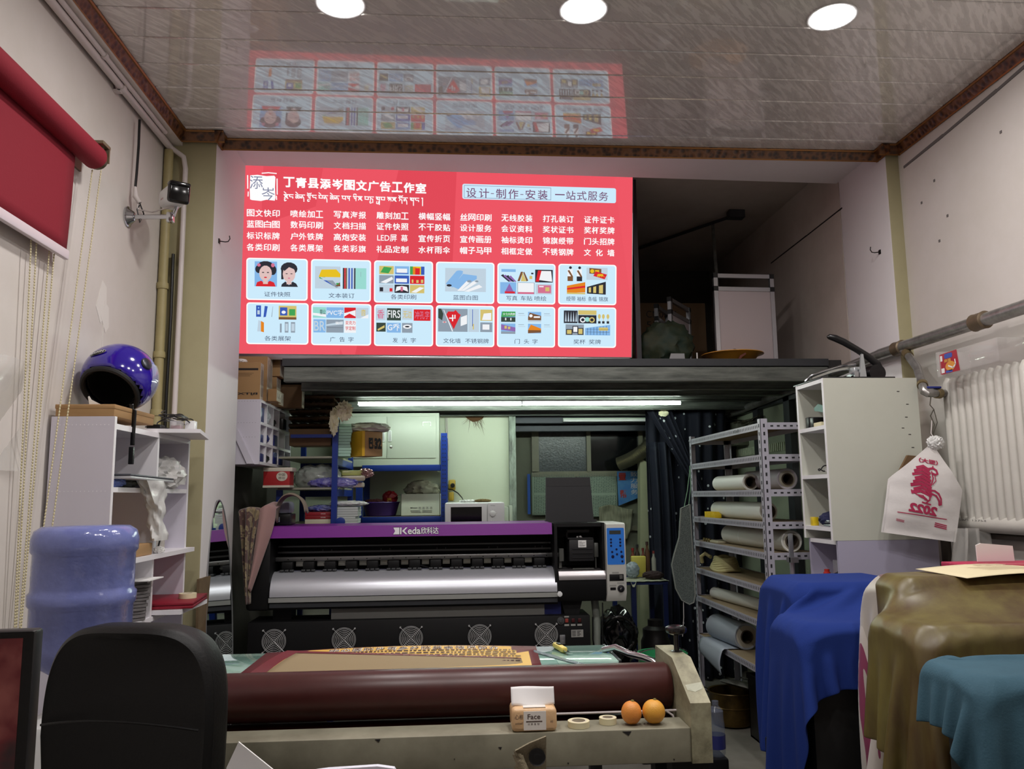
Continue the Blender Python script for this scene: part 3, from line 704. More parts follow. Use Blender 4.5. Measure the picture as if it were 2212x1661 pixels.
        Q = [R('lb', .06, .62, .31, .88), ('g', [(.06, .74), (.08, .88), (.31, .88), (.31, .76)]), R('dg', .06, .62, .31, .74), R('w', .13, .66, .15, .72), R('w', .22, .66, .24, .72), R('lb', .53, .62, .76, .88), ('br', [(.53, .74), (.56, .86), (.76, .78), (.76, .66), (.53, .66)]), E('w', .58, .78, .03, .04), R('w', .63, .73, .74, .77), R('lg', .53, .62, .76, .67),
             R('lb', .06, .32, .31, .58), ('p', [(.06, .42), (.06, .56), (.31, .48), (.31, .38)]), R('gd', .12, .45, .16, .52), R('gd', .18, .44, .22, .5), R('gy', .06, .32, .31, .38), R('lb', .53, .34, .76, .58), ('o', [(.53, .42), (.58, .56), (.76, .46), (.76, .42)]), ('br', [(.53, .34), (.53, .42), (.76, .42), (.76, .36)])]
        for x, y in ((.36, .83), (.81, .83), (.36, .55), (.81, .55)): Q += [R('gy', x, y, x + .1, y + .012), R('lg', x, y - .05, x + .12, y - .035)]
    else:
        Q = [R('k', .09, .6, .33, .92)] + [('lg', [(.11 + i * .045, .64), (.125 + i * .045, .9), (.14 + i * .045, .64)]) for i in range(5)] + [R('gd', .34, .82, .66, .93), R('k', .34, .6, .66, .81), E('w', .42, .69, .05, .07), E('t', .5, .7, .045, .06), E('gd', .58, .69, .05, .07), E('k', .42, .69, .03, .04), E('k', .58, .69, .03, .04)]
        for x in (.71, .78, .86): Q += [E('gd', x, .78, .025, .06), R('gd', x - .004, .66, x + .004, .74), R('k', x - .022, .6, x + .022, .66)]
        Q += [R('gy', .12, .3, .44, .57), R('k', .13, .31, .24, .45), R('gd', .145, .33, .225, .43), R('k', .24, .36, .34, .53), R('w', .255, .38, .325, .51), R('k', .33, .31, .43, .48), R('gd', .345, .33, .415, .46), ('lb', [(.46, .3), (.46, .48), (.9, .57), (.9, .3)])]
        Q += [R('k', .5 + i * .055, .31, .506 + i * .055, .48 + i * .011) for i in range(7)] + [R('gd', .7, .42, .86, .5), R('k', .48, .38, .89, .386), R('k', .48, .45, .89, .456)]
    return Q
extra = {7: [('限公', .14, .235, .74, .86, 'k'), ('PVC字', .255, .53, .72, .86, 'w'), ('BR', .04, .23, .34, .58, 'lg'), ('装印', .40, .52, .5, .57, 'w'), ('亚克力', .57, .74, .5, .59, 'r'), ('字定制', .57, .74, .36, .46, 'r'), ('音', .83, .92, .72, .88, 'gd')],
         8: [('香', .045, .165, .66, .88, 'pk'), ('FIRS', .22, .44, .68, .87, 'w'), ('无边', .485, .64, .68, .86, 'gd'), ('冲孔字', .69, .94, .66, .86, 'pk'), ('G乔', .225, .43, .36, .54, 'w')],
         4: [], 10: [('大众大药房', .09, .30, .78, .85, 'w')], 5: [('信', .55, .61, .80, .89, 'y'), ('好人', .66, .80, .69, .76, 'y')]}
for k, (x0, z0, x1, z1) in enumerate(cards):
    cw, ch = x1 - x0, z1 - z0
    cb = MB(); rrect(cb, x0 - .003, z0 - .003, x1 + .003, z1 + .003, .018, SP(.002), 1); rrect(cb, x0 + .004, z0 + .004, x1 - .004, z1 - .004, .014, SP(.003), 0)
    co = build('picture_card', cb, [CRD, WHT], sg, local=True)
    pb = MB()
    for q, (c, poly) in enumerate(pics(k)):
        d = .0042 + q * .00012
        pb.add([(x0 + a * cw, -d, z0 + b_ * ch) for a, b_ in poly], [tuple(range(len(poly)))], pk.index(c))
    for s_, a0, a1, b0, b1, c in extra.get(k, []): text(pb, s_, x0 + a0 * cw, x0 + a1 * cw, z0 + b0 * ch, z0 + b1 * ch, SP(.0085), pk.index(c), bold=.01)
    build('picture', pb, PMS, co, local=True, smooth=0)
    for s_, a0, a1 in caps[k]:
        tb = MB(); text(tb, s_, x0 + a0 * cw, x0 + a1 * cw, z0 + .075 * ch, z0 + .195 * ch, SP(.0045))
        build('caption_lettering', tb, LETD, co, local=True, smooth=0)

# ------------------------------------------------------------------ left wall: blind, chains, pipes, camera
REDF = mat('red_blind', (136, 20, 40), 0.85, bump=(220, .1))
bl = thing('roller_blind', 'red roller blind half let down on the left wall', 'blind', (-1.40, 2.4, 2.27))
mb = MB(); mb.cyl((-1.365, 1.2, 2.70), (-1.365, 3.055, 2.70), .046, seg=28); build('roller', mb, REDF, bl)
mb = MB(); mb.cyl((-1.365, 3.055, 2.70), (-1.365, 3.075, 2.70), .030, seg=20); mb.cyl((-1.365, 3.06, 2.70), (-1.365, 3.085, 2.70), .038, seg=20); build('chain_wheel', mb, mat('bronze_end', (92, 82, 60), .35, .6), bl)
mb = MB(); mb.box((-1.44, 3.03, 2.745), (-1.325, 3.10, 2.76), bev=.004); mb.box((-1.44, 3.04, 2.66), (-1.432, 3.10, 2.76)); mb.box((-1.345, 3.085, 2.69), (-1.325, 3.093, 2.75)); build('bracket', mb, mat('bronze_bracket', (128, 114, 92), .45, .4), bl)
mb = MB(); mb.grid(lambda u, v: (-1.392 + .003 * math.sin(u * 9), 1.2 + u * 1.755 - .02 * v * v * u, 2.70 - v * .405), 24, 10); build('fabric', mb, REDF, bl, solid=.002)
mb = MB(); mb.box((-1.402, 1.2, 2.262), (-1.382, 2.945, 2.298), bev=.006); build('bottom_bar', mb, mat('pale_bar', (226, 214, 220), .4), bl)
BEAD = mat('bead', (206, 196, 158), .45); CORD = mat('brown_cord', (92, 76, 46), .7)
def bead_strand(mb, p0, p1, sag=0.0):
    P = []; R = []; n = 150
    for i in range(n + 1):
        for q, r in ((0.0, .0008), (.22, .0026), (.5, .0032), (.78, .0026)):
            t = (i + q) / (n + 1)
            p = Vector(p0).lerp(Vector(p1), t); p.x += sag * math.sin(PI * t); P.append(p); R.append(r)
    mb.tube(P, R, 5, 0)
def loop(parent, label, a, b, a2, b2):
    mb = MB(); bead_strand(mb, a, b); bead_strand(mb, a2, b2)
    mb.tube([b, ((b[0] + b2[0]) / 2, (b[1] + b2[1]) / 2, b[2] - .02), b2], .0022, 6, 0)
    if parent is not None: return build('pull_chain', mb, BEAD, parent, smooth=60)
    return solo('pull_chain', mb, BEAD, label, 'chain', smooth=60)
loop(bl, '', (-1.375, 3.065, 2.655), (-1.385, 2.845, .99), (-1.345, 3.07, 2.655), (-1.365, 2.86, .99))
loop(None, 'beaded pull chain hanging beside the red blind, middle of the three loops', (-1.41, 2.86, 2.5), (-1.405, 2.82, 1.0), (-1.41, 2.90, 2.5), (-1.405, 2.83, .99))
loop(None, 'beaded pull chain hanging on the left wall, farthest left of the three loops', (-1.41, 2.72, 2.5), (-1.405, 2.79, 1.0), (-1.41, 2.76, 2.5), (-1.405, 2.80, .99))
# clear film pinned on the wall at the edge of the picture
CLEAR = mat('clear_film', (214, 212, 206), .12, alpha=.38, spec=.8, bump=(6, .5))
mb = MB(); mb.grid(lambda u, v: (-1.425 + .02 * math.sin(3 * u + 4 * v), 2.52 + .28 * u - .05 * max(0, v - .75) * 2 * u, 1.86 - .36 * v), 14, 14)
fm = solo('plastic_film', mb, CLEAR, 'clear plastic film pinned on the left wall behind the bead chains', 'film')
# white pipe pair with clips along the ledge
WP = mat('white_pipe', (214, 206, 204), .4)
pp = thing('wall_conduit', 'pair of white conduits with clips running under the ledge on the left wall', 'pipe', (-1.42, 3.2, 3.12))
mb = MB(); mb.cyl((-1.412, 0.5, 3.148), (-1.412, 4.0, 3.148), .0165, seg=16); build('conduit', mb, WP, pp)
mb = MB(); mb.cyl((-1.385, 0.5, 3.158), (-1.385, 3.82, 3.158), .010, seg=14); build('conduit', mb, WP, pp)
for y in (2.42, 3.35):
    mb = MB(); mb.rev([(0, .021), (.025, .021)], (-1.412, y, 3.148), (-1.412, y + .025, 3.148), 16); mb.box((-1.44, y, 3.122), (-1.41, y + .025, 3.132)); build('clip', mb, WP, pp)
mb = MB(); mb.rev([(0, .014), (.02, .014)], (-1.385, 3.12, 3.158), (-1.385, 3.14, 3.158), 14); build('clip', mb, WP, pp)
# corner pipes
cp = thing('corner_pipe', 'olive painted pipe with collars standing in the left corner', 'pipe', (-1.415, 3.965, 0))
mb = MB(); mb.cyl((-1.415, 3.965, 0), (-1.415, 3.965, 3.13), .022, seg=16); build('pipe', mb, mat('olive_pipe', (170, 158, 112), .5, noise=(8, .3)), cp)
for z in (2.42, 2.08, 1.8):
    mb = MB(); mb.rev([(0, .027), (.012, .029), (.03, .027)], (-1.415, 3.965, z), (-1.415, 3.965, z + .03), 16); build('collar', mb, mat('olive_pipe', (0, 0, 0)), cp)
mb = MB(); mb.tube([(-1.375, 3.975, 2.60), (-1.374, 3.98, 2.3), (-1.378, 3.98, 1.9), (-1.376, 3.98, 1.4), (-1.376, 3.98, .2)], .008, 8)
solo('black_hose', mb, BLACKP, 'thin black hose running down beside the olive corner pipe', 'hose')
mb = MB(); mb.tube([(-1.412, 3.93, 3.148), (-1.40, 3.965, 3.14), (-1.345, 3.972, 3.10), (-1.335, 3.975, 3.04), (-1.335, 3.978, 2.4), (-1.338, 3.978, 1.2), (-1.34, 3.978, .2)], .0125, 12)
solo('white_drop_pipe', mb, WP, 'white pipe dropping from the conduits down the olive column face', 'pipe')
# security camera on a steel arm
cc = thing('security_camera', 'white bullet security camera on a steel arm on the left wall', 'camera', (-1.44, 3.57, 2.64))
mb = MB(); mb.rev([(0, .046), (.006, .046), (.010, .036), (.03, .022), (.034, .012)], (-1.44, 3.57, 2.646), (-1.4, 3.57, 2.646), 28); build('wall_plate', mb, CHROME, cc)
mb = MB(); mb.cyl((-1.41, 3.57, 2.645), (-1.238, 3.55, 2.642), .0105, seg=14); mb.box((-1.262, 3.535, 2.615), (-1.232, 3.565, 2.66), bev=.005); mb.cyl((-1.235, 3.55, 2.645), (-1.222, 3.55, 2.69), .008, seg=10); build('arm', mb, CHROME, cc)
M_ = Matrix.Translation((-1.225, 3.53, 2.728)) @ Matrix.Rotation(math.radians(31), 4, 'Z') @ Matrix.Rotation(math.radians(8), 4, 'X') @ Matrix.Scale(1.25, 4)
mb = MB(); mb.box((-.036, -.05, -.033), (.036, .11, .036), bev=.022, seg=4); mb.xf(M_); build('housing', mb, WHITEPL, cc)
mb = MB(); mb.box((-.037, -.068, -.034), (.037, -.045, .035), bev=.02, seg=4); mb.box((-.036, -.075, .024), (.036, -.03, .04), bev=.008); mb.xf(M_); build('front_glass', mb, mat('camera_black', (10, 10, 12), .12, spec=.7), cc)
mb = MB(); text(mb, 'HIKVI', -.02, .018, -.014, -.008, lambda a, b: (-.0365, a * -1 + .03, b), 0); mb.xf(M_); build('mark', mb, mat('red_ink', (0, 0, 0)), cc)
mb = MB(); mb.tube([(-1.41, 3.57, 3.10), (-1.408, 3.57, 2.98), (-1.41, 3.57, 2.85), (-1.413, 3.57, 2.775)], .006, 8); build('cable', mb, BLACKP, cc)
mb = MB(); mb.tube([(-1.413, 3.57, 2.785), (-1.41, 3.57, 2.74), (-1.39, 3.57, 2.71)], [.006, .012, .009], 10); mb.tube([(-1.41, 3.57, 2.75), (-1.395, 3.57, 2.68), (-1.33, 3.56, 2.665), (-1.27, 3.55, 2.68), (-1.23, 3.55, 2.69)], .0035, 6); build('plug', mb, WP, cc)
mb = MB(); mb.tube([(-1.39, 3.57, 2.71), (-1.37, 3.57, 2.66), (-1.385, 3.57, 2.62), (-1.40, 3.57, 2.68), (-1.39, 3.57, 2.70)], .003, 6); build('loop_cable', mb, BLACKP, cc)
# hooks on the column faces
def hook(p, s, label):
    mb = MB(); x, y, z = p
    mb.box((x - .004 * abs(s), y - .01, z - .012), (x + .004, y + .01, z + .012), bev=.002)
    mb.tube([(x, y, z), (x + s * .03, y, z - .004), (x + s * .045, y, z - .002), (x + s * .053, y, z + .012), (x + s * .05, y, z + .028)], .0028, 8)
    solo('wall_hook', mb, mat('hook_steel', (40, 38, 36), .4, .6), label, 'hook')
hook((-1.190, 4.09, 2.705), 1, 'small dark coat hook on the left column beside the sign')
hook((2.311, 4.12, 2.692), -1, 'small dark coat hook on the right column')

# ------------------------------------------------------------------ left cabinet and what is on it
ca = thing('cubby_cabinet', 'pale lilac open cubby cabinet standing along the left wall', 'cabinet', (-1.3, 3.4, 0))
X0, X1, Y0, Y1 = -1.425, -1.207, 2.98, 3.82
mb = MB(); mb.box((X0, Y0, .02), (X1, Y0 + .018, 1.70)); build('side_panel', mb, MELA, ca)
mb = MB(); mb.box((X0, Y1 - .018, .02), (X1, Y1, 1.68)); build('side_panel', mb, MELA, ca)
mb = MB(); mb.box((X0, Y0 + .018, .02), (X0 + .008, Y1 - .018, 1.66)); build('back_panel', mb, MELA, ca)
mb = MB(); mb.box((X0, Y0 + .018, 1.655), (X1, Y1 - .018, 1.675)); build('top_board', mb, MELE, ca)
for z in (1.44, .93, .5, .05):
    mb = MB(); mb.box((X0 + .008, Y0 + .018, z - .009), (X1 - .001, Y1 - .018, z + .009)); build('shelf', mb, MELE, ca)
mb = MB(); mb.box((X0 + .008, Y0 + .018, 1.171), (X1 + .03, Y1 + .03, 1.189)); build('shelf', mb, MELE, ca)
for y, z0, z1 in ((3.43, 1.449, 1.655), (3.43, 1.189, 1.431), (3.43, .939, 1.171), (3.43, .06, .92)):
    mb = MB(); mb.box((X0 + .008, y - .009, z0), (X1 - .002, y + .009, z1)); build('divider', mb, MELE, ca)
mb = MB()
for y0, y1 in ((Y0, Y0 + .018), (Y1 - .018, Y1)): mb.box((X1, y0, .02), (X1 + .0012, y1, 1.70 if y0 == Y0 else 1.68))
for z in (1.67, 1.435): 
    for k in range(14): mb.box((-1.41 + k * .014, Y0 - .0008, z - .0012), (-1.4075 + k * .014, Y0, z + .0012))
build('edge_banding', mb, MELE, ca)
# carton under the helmet
bx = thing('flat_carton', 'flat brown cardboard carton on top of the cubby cabinet under the helmet', 'box', (-1.31, 3.17, 1.70))
mb = MB(); mb.box((-1.415, 2.985, 1.701), (-1.212, 3.37, 1.742), bev=.002); build('carton', mb, CARD, bx)
mb = MB(); mb.box((-1.417, 2.983, 1.728), (-1.210, 3.372, 1.744), bev=.002); build('lid', mb, CARD, bx)
# helmet: open underside towards the camera, clear visor hanging at the far side
he = thing('motorcycle_helmet', 'glossy dark blue motorcycle helmet lying on its back on the carton', 'helmet', (-1.29, 3.2, 1.744))
HB = mat('helmet_blue', (44, 24, 150), .12, spec=.7, coat=.7)
c = Vector((-1.29, 3.21, 1.872))
bm = bmesh.new(); bmesh.ops.create_uvsphere(bm, u_segments=48, v_segments=32, radius=1)
axis = Vector((-.12, -.70, -.70)).normalized()      # the neck opening looks this way
for v in list(bm.verts):
    d = v.co.normalized()
    if d.dot(axis) > .62: bm.verts.remove(v)
for v in bm.verts:
    d = v.co.normalized(); k = 1 + .05 * math.exp(-((d - Vector((.75, -.4, -.5)).normalized()).length / .5) ** 2)
    v.co = Vector((d.x * .134 * k, d.y * .128 * k, d.z * .130 * k)) + c
mb = MB(); mb.bm(bm); build('shell', mb, HB, he, solid=.006)
mb = MB(); mb.ball((c.x, c.y + .012, c.z), (.118, .112, .114)); mb2 = MB()
u_ = axis.orthogonal().normalized(); v_ = axis.cross(u_)
R_ = math.sin(math.acos(.62))
mb2.tube([c + (axis * .62 + (u_ * math.cos(a) + v_ * math.sin(a)) * R_) * .131 for a in [2 * PI * k / 40 for k in range(40)]], .010, 8, closed=True)
LIN = mat('helmet_lining', (16, 15, 18), .95)
bm = bmesh.new(); bmesh.ops.create_uvsphere(bm, u_segments=32, v_segments=24, radius=1)
for v in list(bm.verts):
    if v.co.normalized().dot(axis) > .66: bm.verts.remove(v)
for v in bm.verts: v.co = v.co.normalized() * .112 + c
mb = MB(); mb.bm(bm); build('lining', mb, LIN, he, solid=.004)
build('rim', mb2, mat('helmet_rim', (20, 20, 22), .6), he)
mb = MB()
def vis(u, v):
    a = math.radians(-16 + 70 * u); b = math.radians(-62 + 84 * v)
    d = Vector((math.cos(b) * math.cos(a), math.cos(b) * math.sin(a), math.sin(b)))
    return (d.x * .142 + c.x, d.y * .132 + c.y, d.z * .134 + c.z)
mb.grid(vis, 16, 14); build('visor', mb, mat('visor_clear', (220, 226, 240), .06, alpha=.35, spec=.8), he)
pv = Vector((math.cos(math.radians(20)) * math.cos(math.radians(-24)), math.cos(math.radians(20)) * math.sin(math.radians(-24)), math.sin(math.radians(20)))).normalized()
mb = MB(); mb.rev([(0, .024), (.006, .022), (.009, .016), (.010, .001)], c + pv * .136, c + pv * .15, 24); build('visor_pivot', mb, mat('pivot_grey', (60, 62, 70), .3, .4), he)
# oval badge with lettering
nb = Vector((-.22, -.74, .64)).normalized(); tb = Vector((1, -.1, .06)); tb = (tb - nb * tb.dot(nb)).normalized(); sb = nb.cross(tb) * -1
if sb.z < 0: sb = -sb
def BP(d): return lambda a, b: tuple(c + (nb * (.1345 + d) + tb * a + sb * b).normalized() * 0 + nb * math.sqrt(max(0, .1335 ** 2 - a * a - b * b)) + nb * d + tb * a + sb * b)
def oval(rx, rz, d):
    mb = MB(); n = 28; F = BP(d); mb.add([F(-.02 + rx * math.cos(2 * PI * k / n), rz * math.sin(2 * PI * k / n)) for k in range(n)], [tuple(range(n))]); return mb
bd = oval(.036, .0135, .0025); o1 = build('badge', bd, mat('badge_silver', (190, 190, 200), .4, .3), he)
bd = oval(.033, .011, .0032); build('badge_field', bd, BLACKP, o1)
tx = MB(); text(tx, 'BAIXIN', -.047, .007, -.0055, .0055, BP(.0045), bold=.02); build('badge_lettering', tx, WHITEPL, o1, smooth=0)
mb = MB(); mb.grid(lambda u, v: (-1.222 + .016 * u, 3.14 + .002 * math.sin(v * 5), 1.762 - .10 * v if v < .2 else 1.742 - (v - .2) * .0 - (v - .2) * .17), 3, 24)
mb.v = [(x + (.0 if z > 1.74 else .012), y, z) for x, y, z in mb.v]
build('chin_strap', mb, BLACKP, he, solid=.002)
mb = MB(); mb.box((-1.212, 3.13, 1.535), (-1.195, 3.145, 1.60), bev=.002); build('strap_end', mb, BLACKP, he)
mb = MB(); mb.prism([(-1.315, 1.745), (-1.27, 1.745), (-1.285, 1.752), (-1.31, 1.765), (-1.318, 1.778), (-1.322, 1.775)], 'y', 3.02, 3.023)
solo('paper_scrap', mb, PAPER, 'white scrap of paper sticking up under the blue helmet', 'paper')
# board end with tangle of wires and little boxes
bo = thing('loose_board', 'white board end lying on the cubby cabinet and jutting towards the column', 'board', (-1.2, 3.6, 1.68))
mb = MB(); mb.box((-1.34, 3.42, 1.676), (-1.09, 3.84, 1.692), rot=rotz(.2)); build('board', mb, MELE, bo)
def wires(n, c, r, seed, rad=.0028):
    rng = random.Random(seed); mb = MB()
    for k in range(n):
        P = []; a = rng.uniform(0, 6.28); p = Vector((rng.uniform(-1, 1) * r[0] * .5, rng.uniform(-1, 1) * r[1] * .5, rng.uniform(.0, .6) * r[2]))
        for i in range(26):
            a += rng.uniform(-.2, .75)
            p = p + Vector((math.cos(a) * r[0] * .16, math.sin(a) * r[1] * .16, rng.uniform(-.12, .12) * r[2]))
            p.x = max(-r[0], min(r[0], p.x)); p.y = max(-r[1], min(r[1], p.y)); p.z = max(rad, min(r[2], p.z))
            P.append(p + Vector(c))
        for _ in range(2): P = [P[0]] + [(P[i - 1] + P[i] * 2 + P[i + 1]) / 4 for i in range(1, len(P) - 1)] + [P[-1]]
        mb.tube(P, rad, 6)
    return mb
solo('wire_tangle', wires(5, (-1.22, 3.58, 1.70), (.09, .13, .075), 5), BLACKP, 'tangle of black cables lying on the cubby cabinet beside the helmet', 'cable')
mb = MB(); mb.box((-1.20, 3.52, 1.693), (-1.155, 3.57, 1.735), bev=.003); mb.box((-1.195, 3.525, 1.697), (-1.16, 3.565, 1.715), 1)
solo('small_clear_box', mb, [mat('clear_box', (220, 222, 226), .1, alpha=.4), mat('maroon', (140, 30, 40), .6)], 'small clear plastic box with dark red contents among the cables', 'box')
mb = MB(); mb.box((-1.15, 3.56, 1.693), (-1.11, 3.60, 1.737), bev=.002); solo('small_white_box', mb, WHITEPL, 'small white box on the end of the jutting board', 'box')
mb = MB(); mb.box((-1.265, 3.44, 1.693), (-1.21, 3.50, 1.712), bev=.003); solo('power_adapter', mb, BLACKP, 'black power adapter under the cable tangle', 'adapter')
# in the cubbies
lt = thing('laptop', 'closed grey laptop lying across the middle cubbies', 'laptop', (-1.27, 3.28, 1.49))
mb = MB(); mb.box((-1.35, 3.04, 1.487), (-1.165, 3.50, 1.494), rot=rotx(-.015), bev=.002); build('screen_lid', mb, mat('laptop_grey', (84, 86, 94), .4, .3), lt)
mb = MB(); mb.box((-1.35, 3.04, 1.476), (-1.165, 3.50, 1.486), rot=rotx(-.015), bev=.002); build('keyboard_base', mb, mat('laptop_silver', (196, 196, 200), .4, .4), lt)
BAGW = mat('white_bag_film', (232, 232, 230), .28, alpha=.82, bump=(30, .5), spec=.6)
mb = crumple((-1.255, 3.10, 1.468), (.045, .05, .022), 3, .3, 3, 1.4495); solo('blue_packet', mb, mat('blue_packet', (40, 90, 200), .3, noise=(20, .5), col2=(200, 214, 240)), 'blue and white plastic packet under the laptop', 'packet')
mb = crumple((-1.26, 3.24, 1.466), (.04, .06, .018), 9, .2, 3, 1.4495); solo('folded_cloth', mb, mat('grey_green_cloth', (126, 136, 136), .8), 'grey green folded cloth under the laptop', 'cloth')
mb = crumple((-1.26, 3.62, 1.51), (.09, .13, .075), 11, .35, 2.2, 1.4495); o = solo('plastic_bag', mb, BAGW, 'white plastic bag heaped in the far cubby of the cabinet', 'bag')
mb = MB(); sv = Vector((3, 7, 1))
def hang(u, v):
    wdt = .105 * (1 - .55 * v ** .6) * (1 + .25 * math.sin(v * 6 + 1)); a = 2 * PI * u
    f = 1 + .5 * mnoise.noise(Vector((math.cos(a) * 2.2, math.sin(a) * 2.2, v * 5)) + sv) + .2 * mnoise.noise(Vector((math.cos(a) * 6, math.sin(a) * 6, v * 9)))
    return (-1.19 + .028 * math.cos(a) * f + .01 * v, 3.335 + .06 * v + wdt * math.sin(a) * f, 1.478 - .235 * v)
mb.grid(hang, 28, 26, closed_u=True); solo('plastic_bag', mb, BAGW, 'white plastic bag hanging out over the edge of the middle shelf', 'bag', smooth=60)
bt = thing('bottle', 'bottle with white label and black cord in the lower far cubby', 'bottle', (-1.25, 3.47, 1.19))
mb = MB(); mb.rev([(0, .03), (.09, .03), (.11, .012), (.15, .012), (.152, .001)], (-1.25, 3.475, 1.189), (-1.25, 3.475, 2), 18); build('glass', mb, mat('olive_glass', (120, 112, 40), .1, spec=.7), bt)
mb = MB(); mb.rev([(.02, .031), (.085, .031)], (-1.25, 3.475, 1.189), (-1.25, 3.475, 2), 18, cap=False); build('label', mb, mat('label_pale', (206, 216, 224), .6), bt)
mb = MB(); mb.tube([(-1.225, 3.44, 1.30), (-1.21, 3.475, 1.285), (-1.205, 3.49, 1.25), (-1.21, 3.485, 1.215), (-1.2, 3.47, 1.2)], .004, 6); build('cord', mb, BLACKP, bt)
mb = MB(); mb.box((-1.385, 3.02, 1.19), (-1.19, 3.36, 1.235), bev=.003); solo('shallow_carton', mb, CARD, 'shallow brown carton on the lower shelf behind the water bottle', 'box')
mb = crumple((-1.20, 3.46, 1.20), (.02, .04, .015), 21, .3, 3, 1.1895); solo('crumpled_paper', mb, PAPER, 'crumpled white paper in front of the bottle', 'paper')
mb = MB(); mb.box((-1.25, 3.56, 1.189), (-1.22, 3.59, 1.25), bev=.003); mb.box((-1.252, 3.558, 1.238), (-1.218, 3.592, 1.252), 1, bev=.003); solo('small_jar', mb, [mat('clear_jar', (210, 206, 190), .15, alpha=.5), WHITEPL], 'small clear jar with pale lid in the lower far cubby', 'jar')
# discs, red folder, tape
for k in range(12):
    mb = MB(); z = .941 + k * .0125; a = random.uniform(-.008, .008)
    mb.rev([(0, .045), (.010, .045)], (-1.24 + a, 3.35 + random.uniform(-.006, .006), z), (-1.24, 3.35, 2), 26)
    o = solo('grey_pad', mb, mat('grey_pad', (112, 108, 108), .7), 'thin grey pad in the pile beside the water bottle', 'pad', 'grey pads piled in the cabinet')
    if k == 11: o['label'] = 'thin grey pad, topmost of the pile beside the water bottle'; del o['group']
mb = MB(); mb.box((-1.31, 3.27, 1.092), (-1.165, 3.43, 1.096), rot=roty(-.02)); solo('white_sheet', mb, PAPER, 'white sheet lying on top of the pile of grey pads', 'paper')
mb = MB(); mb.box((-1.32, 3.46, .978), (-1.08, 3.80, .988), bev=.002, rot=rotz(.12)); mb.box((-1.32, 3.46, .964), (-1.08, 3.80, .976), bev=.002, rot=rotz(.12)); solo('red_folder', mb, mat('maroon_cover', (134, 18, 40), .45), 'dark red folder sticking out of the lower cubby', 'folder')
mb = MB(); mb.box((-1.41, 3.45, .944), (-1.10, 3.81, .962)); solo('white_board', mb, MELE, 'white board under the dark red folder in the cubby', 'board')
def tape(p, ro, ri, h, label, col, writing=None):
    t = thing('tape_roll', label, 'tape', p, None)
    mb = MB(); x, y, z = p
    mb.rev([(0, ri), (0, ro), (h, ro), (h, ri)], p, (x, y, z + 1), 36, cap=False); build('tape', mb, col, t, smooth=30)
    mb = MB(); mb.rev([(.0, ri), (h, ri), (h + .0004, ri - .003), (-.0, ri - .003)], p, (x, y, z + 1), 36, cap=False); build('core', mb, CARDL, t, smooth=30)
    return t
MASK = mat('masking_tape', (222, 214, 178), .7)
tape((-1.13, 3.63, .9885), .036, .022, .02, 'cream tape roll lying on the dark red folder', MASK)

# ------------------------------------------------------------------ water bottle on its dispenser
PET = mat('bottle_blue', (126, 136, 198), .14, alpha=.86, spec=.6, bump=(38, .5), noise=(9, .6), col2=(88, 96, 150))
wb = thing('water_bottle', 'large blue translucent water bottle turned upside down behind the office chair', 'water bottle', (-1.015, 2.36, .85))
prof = [(0, .02), (.0, .03), (.04, .03), (.07, .06), (.10, .112), (.125, .124), (.14, .127), (.225, .128), (.232, .134), (.255, .135), (.262, .128), (.27, .128), (.345, .128), (.352, .134), (.378, .135), (.398, .128), (.408, .11), (.41, .001)]
prof = [(d * 1.17, r) for d, r in prof]
mb = MB(); mb.rev(prof, (-1.015, 2.36, .855), (-1.015, 2.36, 2), 48); build('body', mb, PET, wb, smooth=50)
mb = MB(); mb.rev([(0, .034), (.03, .034)], (-1.015, 2.36, .845), (-1.015, 2.36, 2), 24); build('neck', mb, mat('cap_blue', (60, 90, 190), .4), wb)
mb = MB()
for k, s_ in enumerate('自然山泉'): text(mb, s_, -.01, .01, 1.21 - k * .027, 1.23 - k * .027, lambda a, b: (-1.015 + .1285 * math.sin(-1.2 + a * 7), 2.36 - .1285 * math.cos(-1.2 + a * 7), b))
build('lettering', mb, mat('bottle_print', (40, 60, 170), .5), wb, smooth=0)
wd = thing('water_dispenser', 'white water dispenser under the blue bottle', 'dispenser', (-1.015, 2.36, 0))
mb = MB(); mb.box((-1.14, 2.25, 0), (-.905, 2.47, .83), bev=.02); build('body', mb, WHITEPL, wd)
mb = MB(); mb.rev([(0, .10), (.02, .06), (.02, .036), (-.02, .036)], (-1.015, 2.36, .829), (-1.015, 2.36, 2), 28, cap=False); build('socket', mb, WHITEPL, wd)
